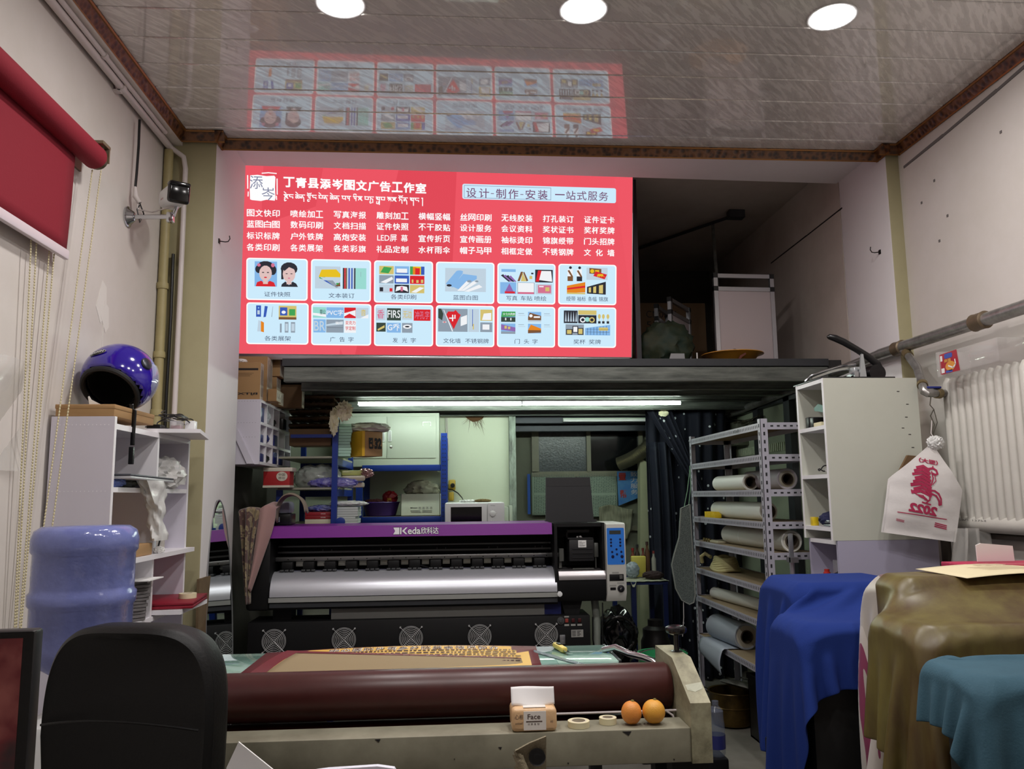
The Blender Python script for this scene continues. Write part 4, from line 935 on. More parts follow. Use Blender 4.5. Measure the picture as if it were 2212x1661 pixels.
# ------------------------------------------------------------------ office chair (its back towards the camera)
LEA = mat('black_leather', (7, 7, 8), .5, bump=(160, .15), spec=.3)
ch = thing('office_chair', 'black office chair with a rounded high back seen from behind', 'chair', (-.72, 1.95, 0))
def outline(n=60, w=.208, z0=.62, z1=1.121):
    pts = []
    for k in range(n + 1):
        a = PI * k / n; ca_, sa = math.cos(a), math.sin(a)
        pts.append((w * math.copysign(abs(ca_) ** .55, ca_), z0 + .26 + (z1 - z0 - .26) * abs(sa) ** .62))
    return [(w * .93, z0)] + pts + [(-w * .93, z0)]
OL = outline()
def back(mb, d0, d1, inset=0.0, bulge=0.0):
    """padded back: outline prism with rounded rims; y from d0 (camera side) to d1"""
    n = len(OL); cz = .86
    rings = []
    for d, s_ in ((d0, .90), (d0 - .004, .95), (d0 + .006, .985), (d0 + .02, 1.0), (d1 - .02, 1.0), (d1 - .006, .985), (d1, .93)):
        rings.append([(x * s_, d + .11 * ((x / .2) ** 2) * .35 + .02 * ((z - cz) / .25) ** 2, cz + (z - cz) * s_) for x, z in OL])
    vs = [p for r in rings for p in r]; fs = []
    for i in range(len(rings) - 1):
        for k in range(n):
            k2 = (k + 1) % n; fs.append((i * n + k, i * n + k2, (i + 1) * n + k2, (i + 1) * n + k))
    for base, rev_ in ((0, False), ((len(rings) - 1) * n, True)):
        # fan of strips left to right, so the slightly curved face stays smooth
        h = n // 2
        for k in range(h):
            a, b_ = base + k, base + n - 1 - k; a2, b2 = base + k + 1, base + n - 2 - k
            if a2 >= b2: break
            fs.append((a, b_, b2, a2) if not rev_ else (a, a2, b2, b_))
    mb.add(vs, fs)
M_ = Matrix.Translation((-.735, 1.95, 0)) @ Matrix.Rotation(math.radians(-13), 4, 'Z')
mb = MB(); back(mb, -.045, .045); mb.xf(M_); build('backrest', mb, LEA, ch, smooth=55)
mb = MB(); mb.tube([(x * .985, -.026 + .0385 * ((x / .2) ** 2) + .02 * ((z - .86) / .25) ** 2, .86 + (z - .86) * .985) for x, z in OL], .0035, 6); mb.xf(M_); build('piping', mb, LEA, ch)
mb = MB(); mb.tube([(-.19 + .38 * k / 20, -.052 + .0385 * ((-.95 + 1.9 * k / 20) ** 2), .905 + .022 * (1 - (-1 + 2 * k / 20) ** 2)) for k in range(21)], .003, 6); mb.xf(M_); build('seam', mb, LEA, ch)
mb = MB(); mb.box((-.2, .02, .42), (.2, .42, .50), bev=.035, seg=3); mb.xf(M_); build('seat', mb, LEA, ch)
mb = MB(); mb.cyl((0, .23, .08), (0, .23, .42), .028); mb.box((-.03, -.01, .40), (.03, .12, .66), bev=.01); mb.xf(M_); build('column', mb, BLACKP, ch)
for k in range(5):
    a = 2 * PI * k / 5 + .3; mb = MB(); e_ = (.28 * math.cos(a), .23 + .28 * math.sin(a), .07)
    mb.tube([(0, .23, .10), e_], [.028, .018], 8); mb.xf(M_); lg = build('leg', mb, BLACKP, ch)
    mb = MB(); mb.cyl((e_[0] - .02, e_[1], .03), (e_[0] + .02, e_[1], .03), .03, seg=16); mb.cyl((e_[0], e_[1], .03), (e_[0], e_[1], .075), .008); mb.xf(M_); build('caster', mb, BLACKP, lg)
# ------------------------------------------------------------------ desk under the camera: screen, papers, bag strap
dk = thing('desk', 'pale desk below the picture that carries the screen', 'desk', (-.2, 1.0, 0))
mb = MB(); mb.box((-1.0, .62, .74), (.55, 1.30, .77), bev=.004); build('desktop', mb, MELE, dk)
for x in (-.96, .51):
    mb = MB(); mb.box((x - .02, .66, 0), (x + .02, 1.26, .74)); build('leg', mb, MELA, dk)
mo = thing('monitor', 'dark glossy screen with painted-on reddish reflections at the left edge of the picture', 'monitor', (-.62, 1.0, .77))
M_ = Matrix.Translation((-.505, 1.0, 0)) @ Matrix.Rotation(math.radians(4), 4, 'Z')
mb = MB(); mb.box((-.46, -.004, .93), (.025, .022, 1.254), bev=.004); mb.xf(M_); build('housing', mb, BLACKP, mo)
mb = MB(); mb.quad((-.45, -.0045, .945), (.013, -.0045, .945), (.013, -.0045, 1.246), (-.45, -.0045, 1.246)); mb.xf(M_)
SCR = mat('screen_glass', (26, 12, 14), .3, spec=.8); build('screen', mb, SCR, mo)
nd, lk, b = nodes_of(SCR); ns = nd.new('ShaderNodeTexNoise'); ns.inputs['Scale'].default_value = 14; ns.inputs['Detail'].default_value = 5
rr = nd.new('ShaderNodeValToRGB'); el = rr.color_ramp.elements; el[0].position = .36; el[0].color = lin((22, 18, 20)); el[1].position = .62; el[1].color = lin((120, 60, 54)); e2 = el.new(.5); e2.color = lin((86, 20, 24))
lk.new(nd['Texture Coordinate'].outputs['Object'], ns.inputs['Vector']); lk.new(ns.outputs['Fac'], rr.inputs['Fac']); lk.new(rr.outputs['Color'], b.inputs['Emission Color']); b.inputs['Emission Strength'].default_value = .42  # reddish reflections put in as a mottled glow on the screen
mb = MB(); mb.box((-.26, .02, .78), (-.18, .05, 1.1)); mb.box((-.34, -.08, .77), (-.10, .10, .785), bev=.004); mb.xf(M_); build('stand', mb, BLACKP, mo)
pr = thing('paper_tray', 'upright tray holding a white sheet whose corner points up beside the chair', 'paper tray', (-.29, 1.2, .77))
mb = MB(); mb.box((-.40, 1.17, .77), (-.20, 1.25, .79)); mb.box((-.40, 1.235, .77), (-.26, 1.233, .93)); build('tray', mb, BLACKP, pr)
mb = MB(); mb.prism([(-.340, .80), (-.19, .80), (-.225, 1.012), (-.297, 1.069), (-.312, 1.036)], 'y', 1.20, 1.203); build('sheet', mb, PAPER, pr)
mb = MB(); mb.grid(lambda u, v: (-.23 + .14 * u, 1.16 + .06 * v - .0 * u, 1.0 + .010 * math.sin(PI * min(1, u * 1.05)) - .22 * (1 - v) ** 1 * 1.0), 16, 8)
mb = MB(); mb.prism([(-.24, .77), (-.08, .77), (-.080, 1.006), (-.086, 1.016), (-.11, 1.020), (-.18, 1.018), (-.24, 1.012)], 'y', 1.235, 1.245)
solo('rounded_panel', mb, mat('pale_lilac_plastic', (226, 226, 240), .4), 'pale rounded plastic panel at the bottom edge beside the white sheet', 'panel', smooth=20)
CANV = mat('canvas_cloth', (132, 122, 98), .85, bump=(320, .5))
bg = thing('canvas_bag', 'beige canvas bag whose strap with a black button stands up at the bottom edge', 'bag', (.09, 1.02, .77))
mb = crumple((.10, 1.06, .86), (.16, .09, .12), 5, .15, 2, .771); build('body', mb, CANV, bg)
mb = MB()
mb.prism([(.105, .96), (.108, 1.119), (.088, 1.112), (.0715, 1.104), (.0700, 1.099), (.078, 1.092), (.086, 1.07), (.088, .96)], 'y', 1.0, 1.0045)
def strand(pts, w_):
    def fn(u, v):
        t = v * (len(pts) - 1); i = min(int(t), len(pts) - 2); f = t - i; p = Vector(pts[i]).lerp(Vector(pts[i + 1]), f)
        return (p.x + (u - .5) * w_, p.y - .003 * math.sin(PI * u), p.z - (u - .5) * w_ * .35)
    mb.grid(fn, 6, 14); mb.grid(lambda u, v: tuple(Vector(fn(u, v)) + Vector((0, .004, 0))), 6, 14)
strand([(.0745, .997, 1.102), (.079, .994, 1.090), (.068, .992, 1.075), (.052, .990, 1.063), (.03, .99, 1.045), (.01, .995, .98)], .011)
strand([(.0745, .995, 1.098), (.080, .991, 1.086), (.088, .988, 1.070), (.097, .988, 1.056), (.104, .99, 1.03), (.106, .995, .98)], .014)
build('strap', mb, CANV, bg)
mb = MB(); mb.rev([(0, .0098), (.003, .0098), (.004, .0075), (.003, .004), (.003, .001)], (.0965, .999, 1.097), (.0965, .9, 1.097), 28); build('button', mb, BLACKP, bg)
# ------------------------------------------------------------------ mirror and board against the left column
mi_ = thing('mirror', 'tall narrow oval mirror leaning against the left column and reflecting the printer', 'mirror', (-1.15, 4.22, 0))
def ell(k, n, s_=1.0): 
    a = 2 * PI * k / n; return (math.sin(a) * .155 * s_, .70 + .70 * s_ * math.cos(a))
M_ = Matrix.Translation((-1.125, 4.235, .0)) @ Matrix.Rotation(math.radians(-2.4), 4, 'Y') @ Matrix.Rotation(math.radians(-8), 4, 'Z')
n = 64
mb = MB(); mb.add([(0, *ell(k, n)) for k in range(n)], [tuple(range(n))]); mb.xf(M_); build('mirror_glass', mb, mat('mirror_silver', (226, 234, 232), .02, 1.0), mi_, smooth=0)
mb = MB(); mb.prism([ell(k, n) for k in range(n)], 'x', -.012, -.001); mb.xf(M_); build('backing', mb, DSTEEL, mi_)
mb = MB(); mb.tube([(0, *ell(k, n)) for k in range(n)], .0035, 6, closed=True); mb.xf(M_); build('rim', mb, ALU, mi_)
mb = MB(); mb.box((-1.188, 3.96, .0), (-1.176, 4.28, 1.035), rot=roty(-.012)); solo('brown_board', mb, mat('hardboard', (112, 92, 66), .8, noise=(30, .5)), 'brown hardboard sheet leaning on the left column behind the mirror', 'board')

# ------------------------------------------------------------------ wide format printer
PUR = mat('purple_enamel', (126, 40, 146), .35, spec=.5)
SIL = mat('satin_silver', (206, 208, 216), .33, .55)
GRYP = mat('light_grey_plastic', (206, 206, 200), .45)
px = thing('wide_printer', 'wide black inkjet printer with a purple front band and silver platen', 'printer', (-.1, 4.75, 0))
FY = 4.60
mb = MB(); mb.prism([(FY + .0, 1.187), (FY + .012, 1.249), (4.98, 1.252), (4.98, 1.235), (FY + .03, 1.232), (FY + .012, 1.187)], 'x', -1.06, .549); build('front_cover', mb, PUR, px)
mb = MB(); mb.box((-1.06, 4.93, .83), (.95, 4.98, 1.235)); mb.box((-1.06, 4.64, .80), (.58, 4.98, .84)); mb.box((-1.06, 4.66, 1.225), (.56, 4.95, 1.234)); build('back_housing', mb, BLACK, px)
mb = MB(); mb.box((-1.13, 4.61, .80), (-1.0, 4.98, 1.246), bev=.02); build('end_housing', mb, BLACK, px)
# rails, holed beam and pinch rollers in the slot
mb = MB()
for y, z, r in ((4.80, 1.130, .004), (4.79, 1.098, .005)): mb.box((-1.0, y - r, z - r), (.60, y + r, z + r))
for x in (-.75, -.70, -.42, -.37, -.1, -.05, .2, .25, .47, .51): mb.box((x, 4.79, 1.098), (x + .003, 4.80, 1.112))
build('guide_rail', mb, mat('rail_grey', (96, 98, 100), .35, .7), px)
mb = MB(); mb.box((-1.0, 4.73, 1.052), (.60, 4.76, 1.076), bev=.003); build('carriage_beam', mb, mat('beam_silver', (150, 150, 150), .32, .85), px)
mb = MB()
for k in range(21): mb.cyl((-.93 + k * .073, 4.7295, 1.062), (-.93 + k * .073, 4.732, 1.062), .0035, seg=8)
build('bolt_holes', mb, BLACK, px)
for k in range(13):
    x = -.93 + k * .118
    mb = MB(); mb.box((x - .031, 4.70, 1.008), (x + .031, 4.745, 1.05), bev=.004)
    for q in (-1, 0, 1): mb.box((x + q * .027 - .011, 4.692, .999), (x + q * .027 + .011, 4.715, 1.009), 1, bev=.002)
    build('pinch_roller', mb, [BLACK, mat('roller_grey', (70, 72, 74), .5)], px)
mb = MB()
for k in range(12):
    x = -.871 + k * .118
    mb.box((x - .02, 4.76, 1.022), (x + .02, 4.765, 1.048)); mb.box((x - .018, 4.75, 1.03), (x + .018, 4.76, 1.038))
build('spring_plates', mb, mat('spring_steel', (176, 178, 170), .3, .8), px)
mb = MB(); mb.tube([(-.5 + .36 * k / 20, 4.77, 1.0 + .035 * math.sin(PI * k / 20)) for k in range(21)], .005, 6); build('ink_hose', mb, BLACKP, px)
# silver platen curving to the front, lip below
prof = []
for k in range(13):
    t = k / 12.0; a = t * PI / 2
    prof.append((4.725 - .125 * math.sin(a), .872 + .126 * math.cos(a) * (1 - .0 * t)))
outer = prof + [(4.62, .868), (4.74, .98)]
mb = MB(); mb.prism(outer, 'x', -1.0, .572); build('platen', mb, SIL, px, smooth=35)
mb = MB(); mb.box((-.99, 4.745, .99), (.57, 4.80, .999)); build('platen_edge', mb, mat('platen_blue_grey', (150, 152, 176), .3, .5), px)
mb = MB(); mb.prism([(4.597, .868), (4.597, .844), (4.63, .838), (4.66, .868)], 'x', -1.004, .574); build('lower_lip', mb, mat('grey_lip', (168, 170, 166), .4, .3), px)
mb = MB(); mb.box((-1.0, 4.605, .815), (.574, 4.66, .838)); build('lower_bar', mb, DSTEEL, px)
mb = MB(); mb.box((-.676, 4.66, .735), (.505, 4.664, .818)); build('paper_apron', mb, mat('apron_grey', (140, 140, 136), .6), px)
mb = MB(); mb.box((.505, 4.67, .735), (.60, 4.68, .818)); build('blue_strip', mb, mat('navy_strip', (24, 34, 100), .5), px)
# right-hand service bay
mb = MB(); mb.box((.562, 4.61, .83), (.578, 4.93, 1.246)); mb.box((.578, 4.64, 1.225), (.845, 4.93, 1.245)); mb.box((.835, 4.62, .812), (.848, 4.93, 1.246)); mb.box((.578, 4.88, .99), (.836, 4.93, 1.23)); build('bay_frame', mb, BLACK, px)
mb = MB(); mb.prism([(4.60, .932), (4.60, .85), (4.625, .815), (4.90, .815), (4.90, .932)], 'x', .574, .848); build('bay_body', mb, BLACK, px)
mb = MB(); mb.prism([(4.61, .982), (4.595, .96), (4.595, .934), (4.90, .934), (4.90, .985)], 'x', .582, .846); build('drip_tray', mb, mat('tray_silver', (186, 182, 184), .28, .8), px)
ca_ = MB(); ca_.box((.652, 4.66, 1.032), (.795, 4.85, 1.155), bev=.004); ca_.box((.645, 4.655, 1.155), (.79, 4.84, 1.162)); ca_.box((.648, 4.70, 1.19), (.775, 4.72, 1.205)); ca_.box((.648, 4.75, 1.16), (.66, 4.76, 1.205))
for q in range(3): ca_.box((.67, 4.655, 1.05 + q * .024), (.785, 4.661, 1.056 + q * .024))
cr = build('print_carriage', ca_, mat('carriage_black', (30, 30, 32), .45), px)
mb = MB(); mb.box((.704, 4.657, 1.108), (.75, 4.6595, 1.148)); lb = build('label', mb, PAPER, cr)
mb = MB()
for q in range(5): mb.box((.709, 4.6562, 1.114 + q * .0062), (.709 + (.03, .036, .024, .034, .016)[q], 4.657, 1.1155 + q * .0062))
build('label_lines', mb, INK, lb)
mb = MB(); mb.prism([(.70, 1.152), (.713, 1.152), (.711, 1.17), (.702, 1.168)], 'y', 4.70, 4.702); mb.prism([(.722, 1.152), (.74, 1.155), (.726, 1.172), (.716, 1.17)], 'y', 4.70, 4.702); build('paper_tab', mb, PAPER, cr)
mb = MB(); mb.box((.60, 4.70, 1.03), (.625, 4.74, 1.10)); mb.box((.80, 4.69, 1.05), (.825, 4.73, 1.13), bev=.004); mb.box((.60, 4.72, .99), (.615, 4.74, 1.03)); mb.cyl((.81, 4.70, .99), (.81, 4.70, 1.05), .004); mb.box((.67, 4.66, .986), (.79, 4.68, .992)); build('bay_metalwork', mb, mat('bay_grey', (110, 112, 108), .4, .6), px)
mb = MB(); mb.rev([(0, .010), (.02, .014), (.024, .014), (.026, .009)], (.582, 4.59, .862), (.582, 4.55, .862), 20); mb.box((.576, 4.59, .85), (.59, 4.60, .874)); build('lever_knob', mb, WHITEPL, px)
# lifted lid
M_ = Matrix.Translation((.69, 4.90, 1.248)) @ Matrix.Rotation(math.radians(-5), 4, 'X')
mb = MB(); mb.prism([(-.142, .0), (.146, .0), (.133, .262), (-.136, .262)], 'y', -.012, .012); mb.box((-.15, -.06, -.008), (.155, .02, .006)); mb.xf(M_)
ld = build('lid', mb, mat('lid_black', (24, 25, 29), .5), px)
mb = MB(); mb.box((-.132, -.0135, .208), (.13, -.012, .258)); mb.xf(M_); build('lid_band', mb, mat('lid_band', (20, 20, 24), .5), ld)
# control head
mb = MB(); mb.prism([(4.572, 1.238), (4.572, .862), (4.60, .815), (4.92, .815), (4.92, 1.245), (4.60, 1.245)], 'x', .849, .957); cp_ = build('control_head', mb, GRYP, px)
mb = MB(); rrect(mb, .853, 1.016, .951, 1.218, .006, lambda a, b: (a, 4.5712, b)); bp_ = build('blue_keypad', mb, mat('keypad_blue', (44, 120, 216), .4), cp_)
mb = MB(); mb.box((.868, 4.5695, 1.184), (.932, 4.571, 1.204)); build('display', mb, mat('lcd_grey', (58, 62, 60), .25), bp_)
for x, z, r in ((.876, 1.155, 6), (.876, 1.138, 6), (.876, 1.12, 6), (.928, 1.155, 6), (.928, 1.138, 6), (.928, 1.12, 6), (.906, 1.10, 6), (.881, 1.086, 6), (.933, 1.086, 6), (.908, 1.073, 6), (.884, 1.06, 9), (.936, 1.06, 9), (.937, 1.034, 6)):
    mb = MB(); mb.rev([(0, r * .001), (.0025, r * .0009), (.003, .001)], (x, 4.571, z), (x, 4.5, z), 16); build('key', mb, mat('key_navy', (26, 26, 66), .3), bp_)
mb = MB(); mb.box((.862, 4.569, .928), (.942, 4.572, .964), bev=.001); ds = build('switch_plate', mb, BLACKP, cp_)
mb = MB()
for x in (.92, .929):
    for z in (.94, .947, .954): mb.box((x, 4.5682, z), (x + .004, 4.569, z + .003))
build('switch_marks', mb, GRYP, ds)
mb = MB(); mb.rev([(0, .020), (.006, .019), (.008, .012), (.012, .012), (.013, .001)], (.925, 4.572, .885), (.925, 4.5, .885), 26); kn = build('emergency_knob', mb, mat('knob_ring', (36, 36, 40), .3, .3), cp_)
mb = MB(); mb.rev([(0, .008), (.001, .001)], (.925, 4.5585, .885), (.925, 4.5, .885), 16); build('knob_key', mb, CHROME, kn)
mb = MB(); mb.box((.865, 4.570, .878), (.896, 4.572, .892)); mb.box((.862, 4.5712, .898), (.899, 4.572, .906), 1); mb.box((.905, 4.5712, .912), (.944, 4.572, .920), 1); mb.box((.878, 4.5712, .968), (.915, 4.572, .976), 1); build('socket_labels', mb, [BLACKP, mat('label_grey', (150, 150, 146), .5)], cp_)
# maker's lettering on the purple band
lt_ = MB(); LP = lambda d: (lambda a, b: (a, 4.6 - d + (b - 1.187) * .194, b))
for s_, d_, m_, gr in ((0, .0018, 1, .0022), (1, .003, 0, 0)):
    G = gr
    for poly in (((-.336, 1.199), (-.326, 1.217), (-.336, 1.236), (-.303, 1.236), (-.303, 1.199)), ((-.299, 1.199), (-.299, 1.236), (-.291, 1.236), (-.291, 1.199)), ((-.288, 1.217), (-.268, 1.236), (-.258, 1.236), (-.275, 1.217), (-.258, 1.199), (-.268, 1.199))):
        cxp = sum(p[0] for p in poly) / len(poly); czp = sum(p[1] for p in poly) / len(poly)
        lt_.add([LP(d_)(cxp + (p[0] - cxp) * (1.12 if G else 1), czp + (p[1] - czp) * (1.12 if G else 1)) for p in poly], [tuple(range(len(poly)))], m_)
    text(lt_, 'eda', -.256 - G, -.186 + G, 1.199 - G, 1.237 + G, LP(d_), m_, bold=.05 if G else .02)
    for k, c_ in enumerate('欣科达'): text(lt_, c_, -.184 + k * .033 - G, -.152 + k * .033 + G, 1.199 - G, 1.236 + G, LP(d_), m_, bold=.04 if G else .012)
build('maker_lettering', lt_, [mat('letter_white', (238, 238, 242), .4), INK], px, smooth=0)
# heater and fan box below
mb = MB(); mb.box((-1.11, 4.60, .44), (.752, 4.85, .742), bev=.004); fb = build('fan_box', mb, BLACK, px)
WIRE = mat('guard_wire', (205, 206, 206), .35, .3)
for x in (-.968, -.596, -.235, .139, .506):
    z = .642; y = 4.594
    mb = MB(); mb.rev([(0, .0635), (.004, .0635)], (x, 4.602, z), (x, 4.5, z), 32, cap=True); fn = build('fan', mb, mat('fan_dark', (22, 22, 24), .6), fb)
    mb = MB()
    for k in range(5):
        a = 2 * PI * k / 5 + x * 9
        mb.add([(x + .016 * math.cos(a), 4.597, z + .016 * math.sin(a)), (x + .016 * math.cos(a + .9), 4.5965, z + .016 * math.sin(a + .9)), (x + .056 * math.cos(a + .75), 4.5955, z + .056 * math.sin(a + .75)), (x + .056 * math.cos(a + .1), 4.597, z + .056 * math.sin(a + .1))], [(0, 1, 2, 3)])
    mb.rev([(0, .018), (.004, .018)], (x, 4.599, z), (x, 4.5, z), 20); build('blades', mb, mat('blade_grey', (64, 62, 62), .35), fn)
    mb = MB()
    for r in (.012, .021, .03, .039, .048, .057, .063): mb.tube([(x + r * math.cos(2 * PI * k / 36), y, z + r * math.sin(2 * PI * k / 36)) for k in range(36)], .0014, 5, closed=True)
    for a in (45, 135, 225, 315):
        a = math.radians(a); mb.tube([(x, y - .001, z), (x + .082 * math.cos(a), y - .001, z + .082 * math.sin(a))], .0014, 5); mb.cyl((x + .082 * math.cos(a), 4.60, z + .082 * math.sin(a)), (x + .082 * math.cos(a), 4.588, z + .082 * math.sin(a)), .0045, seg=10)
    build('fan_guard', mb, WIRE, fn)
mb = MB(); mb.rev([(0, .021), (.005, .020), (.006, .010), (.012, .009), (.013, .001)], (.588, 4.60, .715), (.588, 4.5, .715), 24); build('box_knob', mb, mat('knob_grey', (90, 92, 94), .35, .5), fb)
for k, x in enumerate((.612, .648, .684)):
    mb = MB(); mb.box((x, 4.594, .705), (x + .018, 4.60, .726), bev=.002); build('rocker_switch', mb, mat('switch_red%d' % (k > 0), (150, 60, 52) if k == 0 else (66, 16, 20), .4), fb)
mb = MB()
for x in (.608, .644, .680): mb.box((x, 4.5985, .686), (x + .026, 4.60, .696)); 
mb.box((.608, 4.5985, .732), (.634, 4.60, .740)); mb.box((.645, 4.598, .625), (.712, 4.60, .665)); build('box_label_print', mb, mat('label_grey', (150, 150, 146), .5), fb)
mb = MB()
for q in range(4): mb.box((.65, 4.5974, .632 + q * .008), (.67, 4.598, .635 + q * .008)); mb.box((.678, 4.5974, .632 + q * .008), (.678 + .014 + .006 * (q % 2), 4.598, .635 + q * .008))
build('box_label_lines', mb, INK, fb)
mb = MB(); mb.box((.58, 4.59, .59), (.61, 4.60, .64), bev=.002); mb.box((.588, 4.587, .60), (.603, 4.59, .61)); build('latch', mb, ALU, fb)
for x in (-.95, .64):
    mb = MB(); mb.box((x - .05, 4.70, .05), (x + .05, 4.84, .82)); mb.box((x - .05, 4.45, .02), (x + .05, 5.0, .06)); build('leg', mb, BLACK, px)
mb = MB(); mb.prism([(.60, .815), (.72, .815), (.70, .74), (.62, .74)], 'y', 4.66, 4.84); build('leg_bracket', mb, BLACK, px)
mb = MB(); mb.tube([(.80, 4.72, .815), (.81, 4.72, .70), (.80, 4.70, .5), (.82, 4.70, .2)], .022, 10); build('waste_hose', mb, mat('waste_hose', (132, 138, 130), .5), px)
mb = MB(); mb.tube([(.78, 4.68, .72), (.775, 4.66, .6), (.80, 4.66, .45), (.79, 4.66, .3)], .004, 6); mb.tube([(.835, 4.66, .8), (.83, 4.65, .66), (.825, 4.65, .5), (.85, 4.65, .3)], .004, 6); build('cable', mb, BLACKP, px)

# black and grey device standing on the printer, half under the cloth
dv = thing('ink_heater', 'grey and black box standing on the printer beside the floral cloth', 'box', (-.97, 4.84, 1.252))
mb = MB(); mb.box((-1.05, 4.76, 1.254), (-.93, 4.92, 1.315), bev=.004); build('base', mb, BLACKP, dv)
mb = MB(); mb.box((-1.04, 4.77, 1.315), (-.935, 4.91, 1.385), bev=.018); build('top', mb, mat('grey_blue_plastic', (142, 148, 158), .35), dv)
mb = MB(); mb.box((-1.005, 4.757, 1.27), (-.988, 4.76, 1.30), bev=.004); build('button', mb, mat('grey_blue_plastic', (0, 0, 0)), dv)
# floral cloth thrown over the printer's left end, its plain pink underside folded out
FLO = mat('floral_cloth', (92, 66, 62), .85, sheen=.3)
nd, lk, b = nodes_of(FLO); vo = nd.new('ShaderNodeTexVoronoi'); vo.inputs['Scale'].default_value = 11; vo.feature = 'SMOOTH_F1'
ns = nd.new('ShaderNodeTexNoise'); ns.inputs['Scale'].default_value = 15; ns.inputs['Detail'].default_value = 4; ns.inputs['Distortion'].default_value = 1.6
ad = nd.new('ShaderNodeMixRGB'); ad.inputs[0].default_value = .22; lk.new(nd['Texture Coordinate'].outputs['Object'], ad.inputs[1]); lk.new(ns.outputs['Color'], ad.inputs[2]); lk.new(ad.outputs[0], vo.inputs['Vector'])
rr = nd.new('ShaderNodeValToRGB'); el = rr.color_ramp.elements; el[0].position = .20; el[0].color = lin((150, 134, 102)); el[1].position = .44; el[1].color = lin((88, 60, 58)); e2 = el.new(.27); e2.color = lin((120, 104, 76)); e3 = el.new(.31); e3.color = lin((84, 56, 54))
el[0].position = .44; el[0].color = lin((88, 62, 58)); e2.position = .49; e2.color = lin((96, 70, 62)); e3.position = .515; e3.color = lin((158, 142, 108)); el[-1].position = .62; el[-1].color = lin((124, 108, 80))
lk.new(ns.outputs['Fac'], rr.inputs['Fac']); lk.new(nd['Texture Coordinate'].outputs['Object'], ns.inputs['Vector']); lk.new(rr.outputs['Color'], b.inputs['Base Color'])
PNK = mat('pink_underside', (168, 132, 128), .85, sheen=.3, bump=(300, .2))
fc = thing('floral_cloth', 'brown floral cloth with a pink underside thrown over the left end of the printer', 'cloth', (-1.08, 4.6, 1.25))
def fl(u, v):
    e = v ** .8; xl = -1.185 + .07 * e; xr = -1.035 - .055 * e - .02 * math.sin(v * 3)
    x = xl + (xr - xl) * u
    y = 4.575 - .022 * math.sin(u * 15 + v * 1.2) * (1 - .4 * v) - .035 * math.sin(PI * u)
    z = 1.405 - .56 * v + .02 * math.sin(u * PI) * (1 - v)
    if v < .12: y += (.12 - v) / .12 * .16; z -= ((.12 - v) / .12) ** 2 * .02 + (.12 - v) * .45
    return (x, y, z)
mb = MB(); mb.grid(fl, 40, 40); build('hanging_panel', mb, FLO, fc, solid=.003, smooth=60)
def pk_(u, v):
    xl = -1.045 - .06 * v; xr = -.985 + .055 * math.sin(min(1, v * 2.2) * PI * .5) * (1 - v) - .105 * v
    x = xl + (xr - xl) * u
    y = 4.56 - .03 * math.sin(PI * u) + .05 * u * (1 - v)
    z = 1.425 - .52 * v + .02 * math.sin(PI * u)
    if v < .15: y += (.15 - v) / .15 * .17; z -= (.15 - v) * .4
    return (x, y, z)
mb = MB(); mb.grid(pk_, 22, 34); build('folded_panel', mb, PNK, fc, solid=.003, smooth=60)
def arch(u, v):
    a = PI * (.92 * v); x = -.90 - .095 * math.cos(a) - .02 * v; z = 1.275 + .15 * math.sin(a) ** .8
    if v > .85: z = 1.275 + .15 * max(0, math.sin(a)) ** .8
    return (x + .0 * u, 4.63 + .12 * u + .01 * math.sin(v * 9), max(z, 1.256) + .008 * math.sin(u * 6))
mb = MB(); mb.grid(arch, 12, 30); build('looped_panel', mb, mat('brown_grey_cloth', (128, 114, 100), .85), fc, solid=.004, smooth=60)

# ------------------------------------------------------------------ shelving racks and stores behind the printer
def rack_beam(mb, lo, hi): mb.box(lo, hi, bev=.004)
def holes_post(x0, x1, y0, y1, z1, axis='y'):
    mb = MB(); mb.box((x0, y0, 0), (x1, y1, z1)); h = MB()
    z = .9
    while z < z1 - .02:
        for q in (.33, .67): h.box((x0 + (x1 - x0) * q - .003, y0 - .0012, z), (x0 + (x1 - x0) * q + .003, y0, z + .008))
        z += .03
    return mb, h
r1 = thing('storage_rack', 'blue steel storage rack along the left of the back room', 'rack', (-.9, 5.5, 0))
mb, h = holes_post(-.752, -.718, 5.10, 5.135, 1.92); p_ = build('post', mb, BLUE, r1)
mb, h2 = holes_post(-.752, -.718, 5.87, 5.90, 1.92); p2_ = build('post', mb, BLUE, r1)
for x in (-1.085,):
    for y in (5.10, 5.87):
        mb, _h = holes_post(x, x + .034, y, y + .035, 1.455 if y < 5.5 else 1.92); build('post', mb, BLUE, r1)
for z in (1.66, 1.468, 1.245, .8, .3):
    mb = MB(); mb.box((-.75, 5.135, z - .055), (-.722, 5.87, z - .012)); mb.box((-1.05, 5.875, z - .055), (-.752, 5.895, z - .012)); build('beam', mb, BLUE, r1)
    mb = MB(); mb.box((-1.08, 5.115, z - .012), (-.722, 5.885, z)); build('shelf_board', mb, mat('shelf_grey', (150, 150, 132), .55, noise=(6, .3)), r1)
mb = MB(); mb.box((-1.0, 5.06, 1.772), (-.752, 5.10, 1.792)); build('tie_bar', mb, BLUE, r1)
r2 = thing('storage_rack', 'blue steel rack against the back wall carrying the grey cabinet', 'rack', (-.4, 6.15, 0))
for x, y in ((-.094, 5.89), (-.094, 6.42), (-.70, 5.92), (-.70, 6.42)):
    mb, h = holes_post(x, x + .046, y, y + .03, 1.86 if x > -.5 else 1.6); o_ = build('post', mb, BLUE, r2)
    if (x, y) == (-.094, 5.89): build('slot_pattern', h, INK, o_)
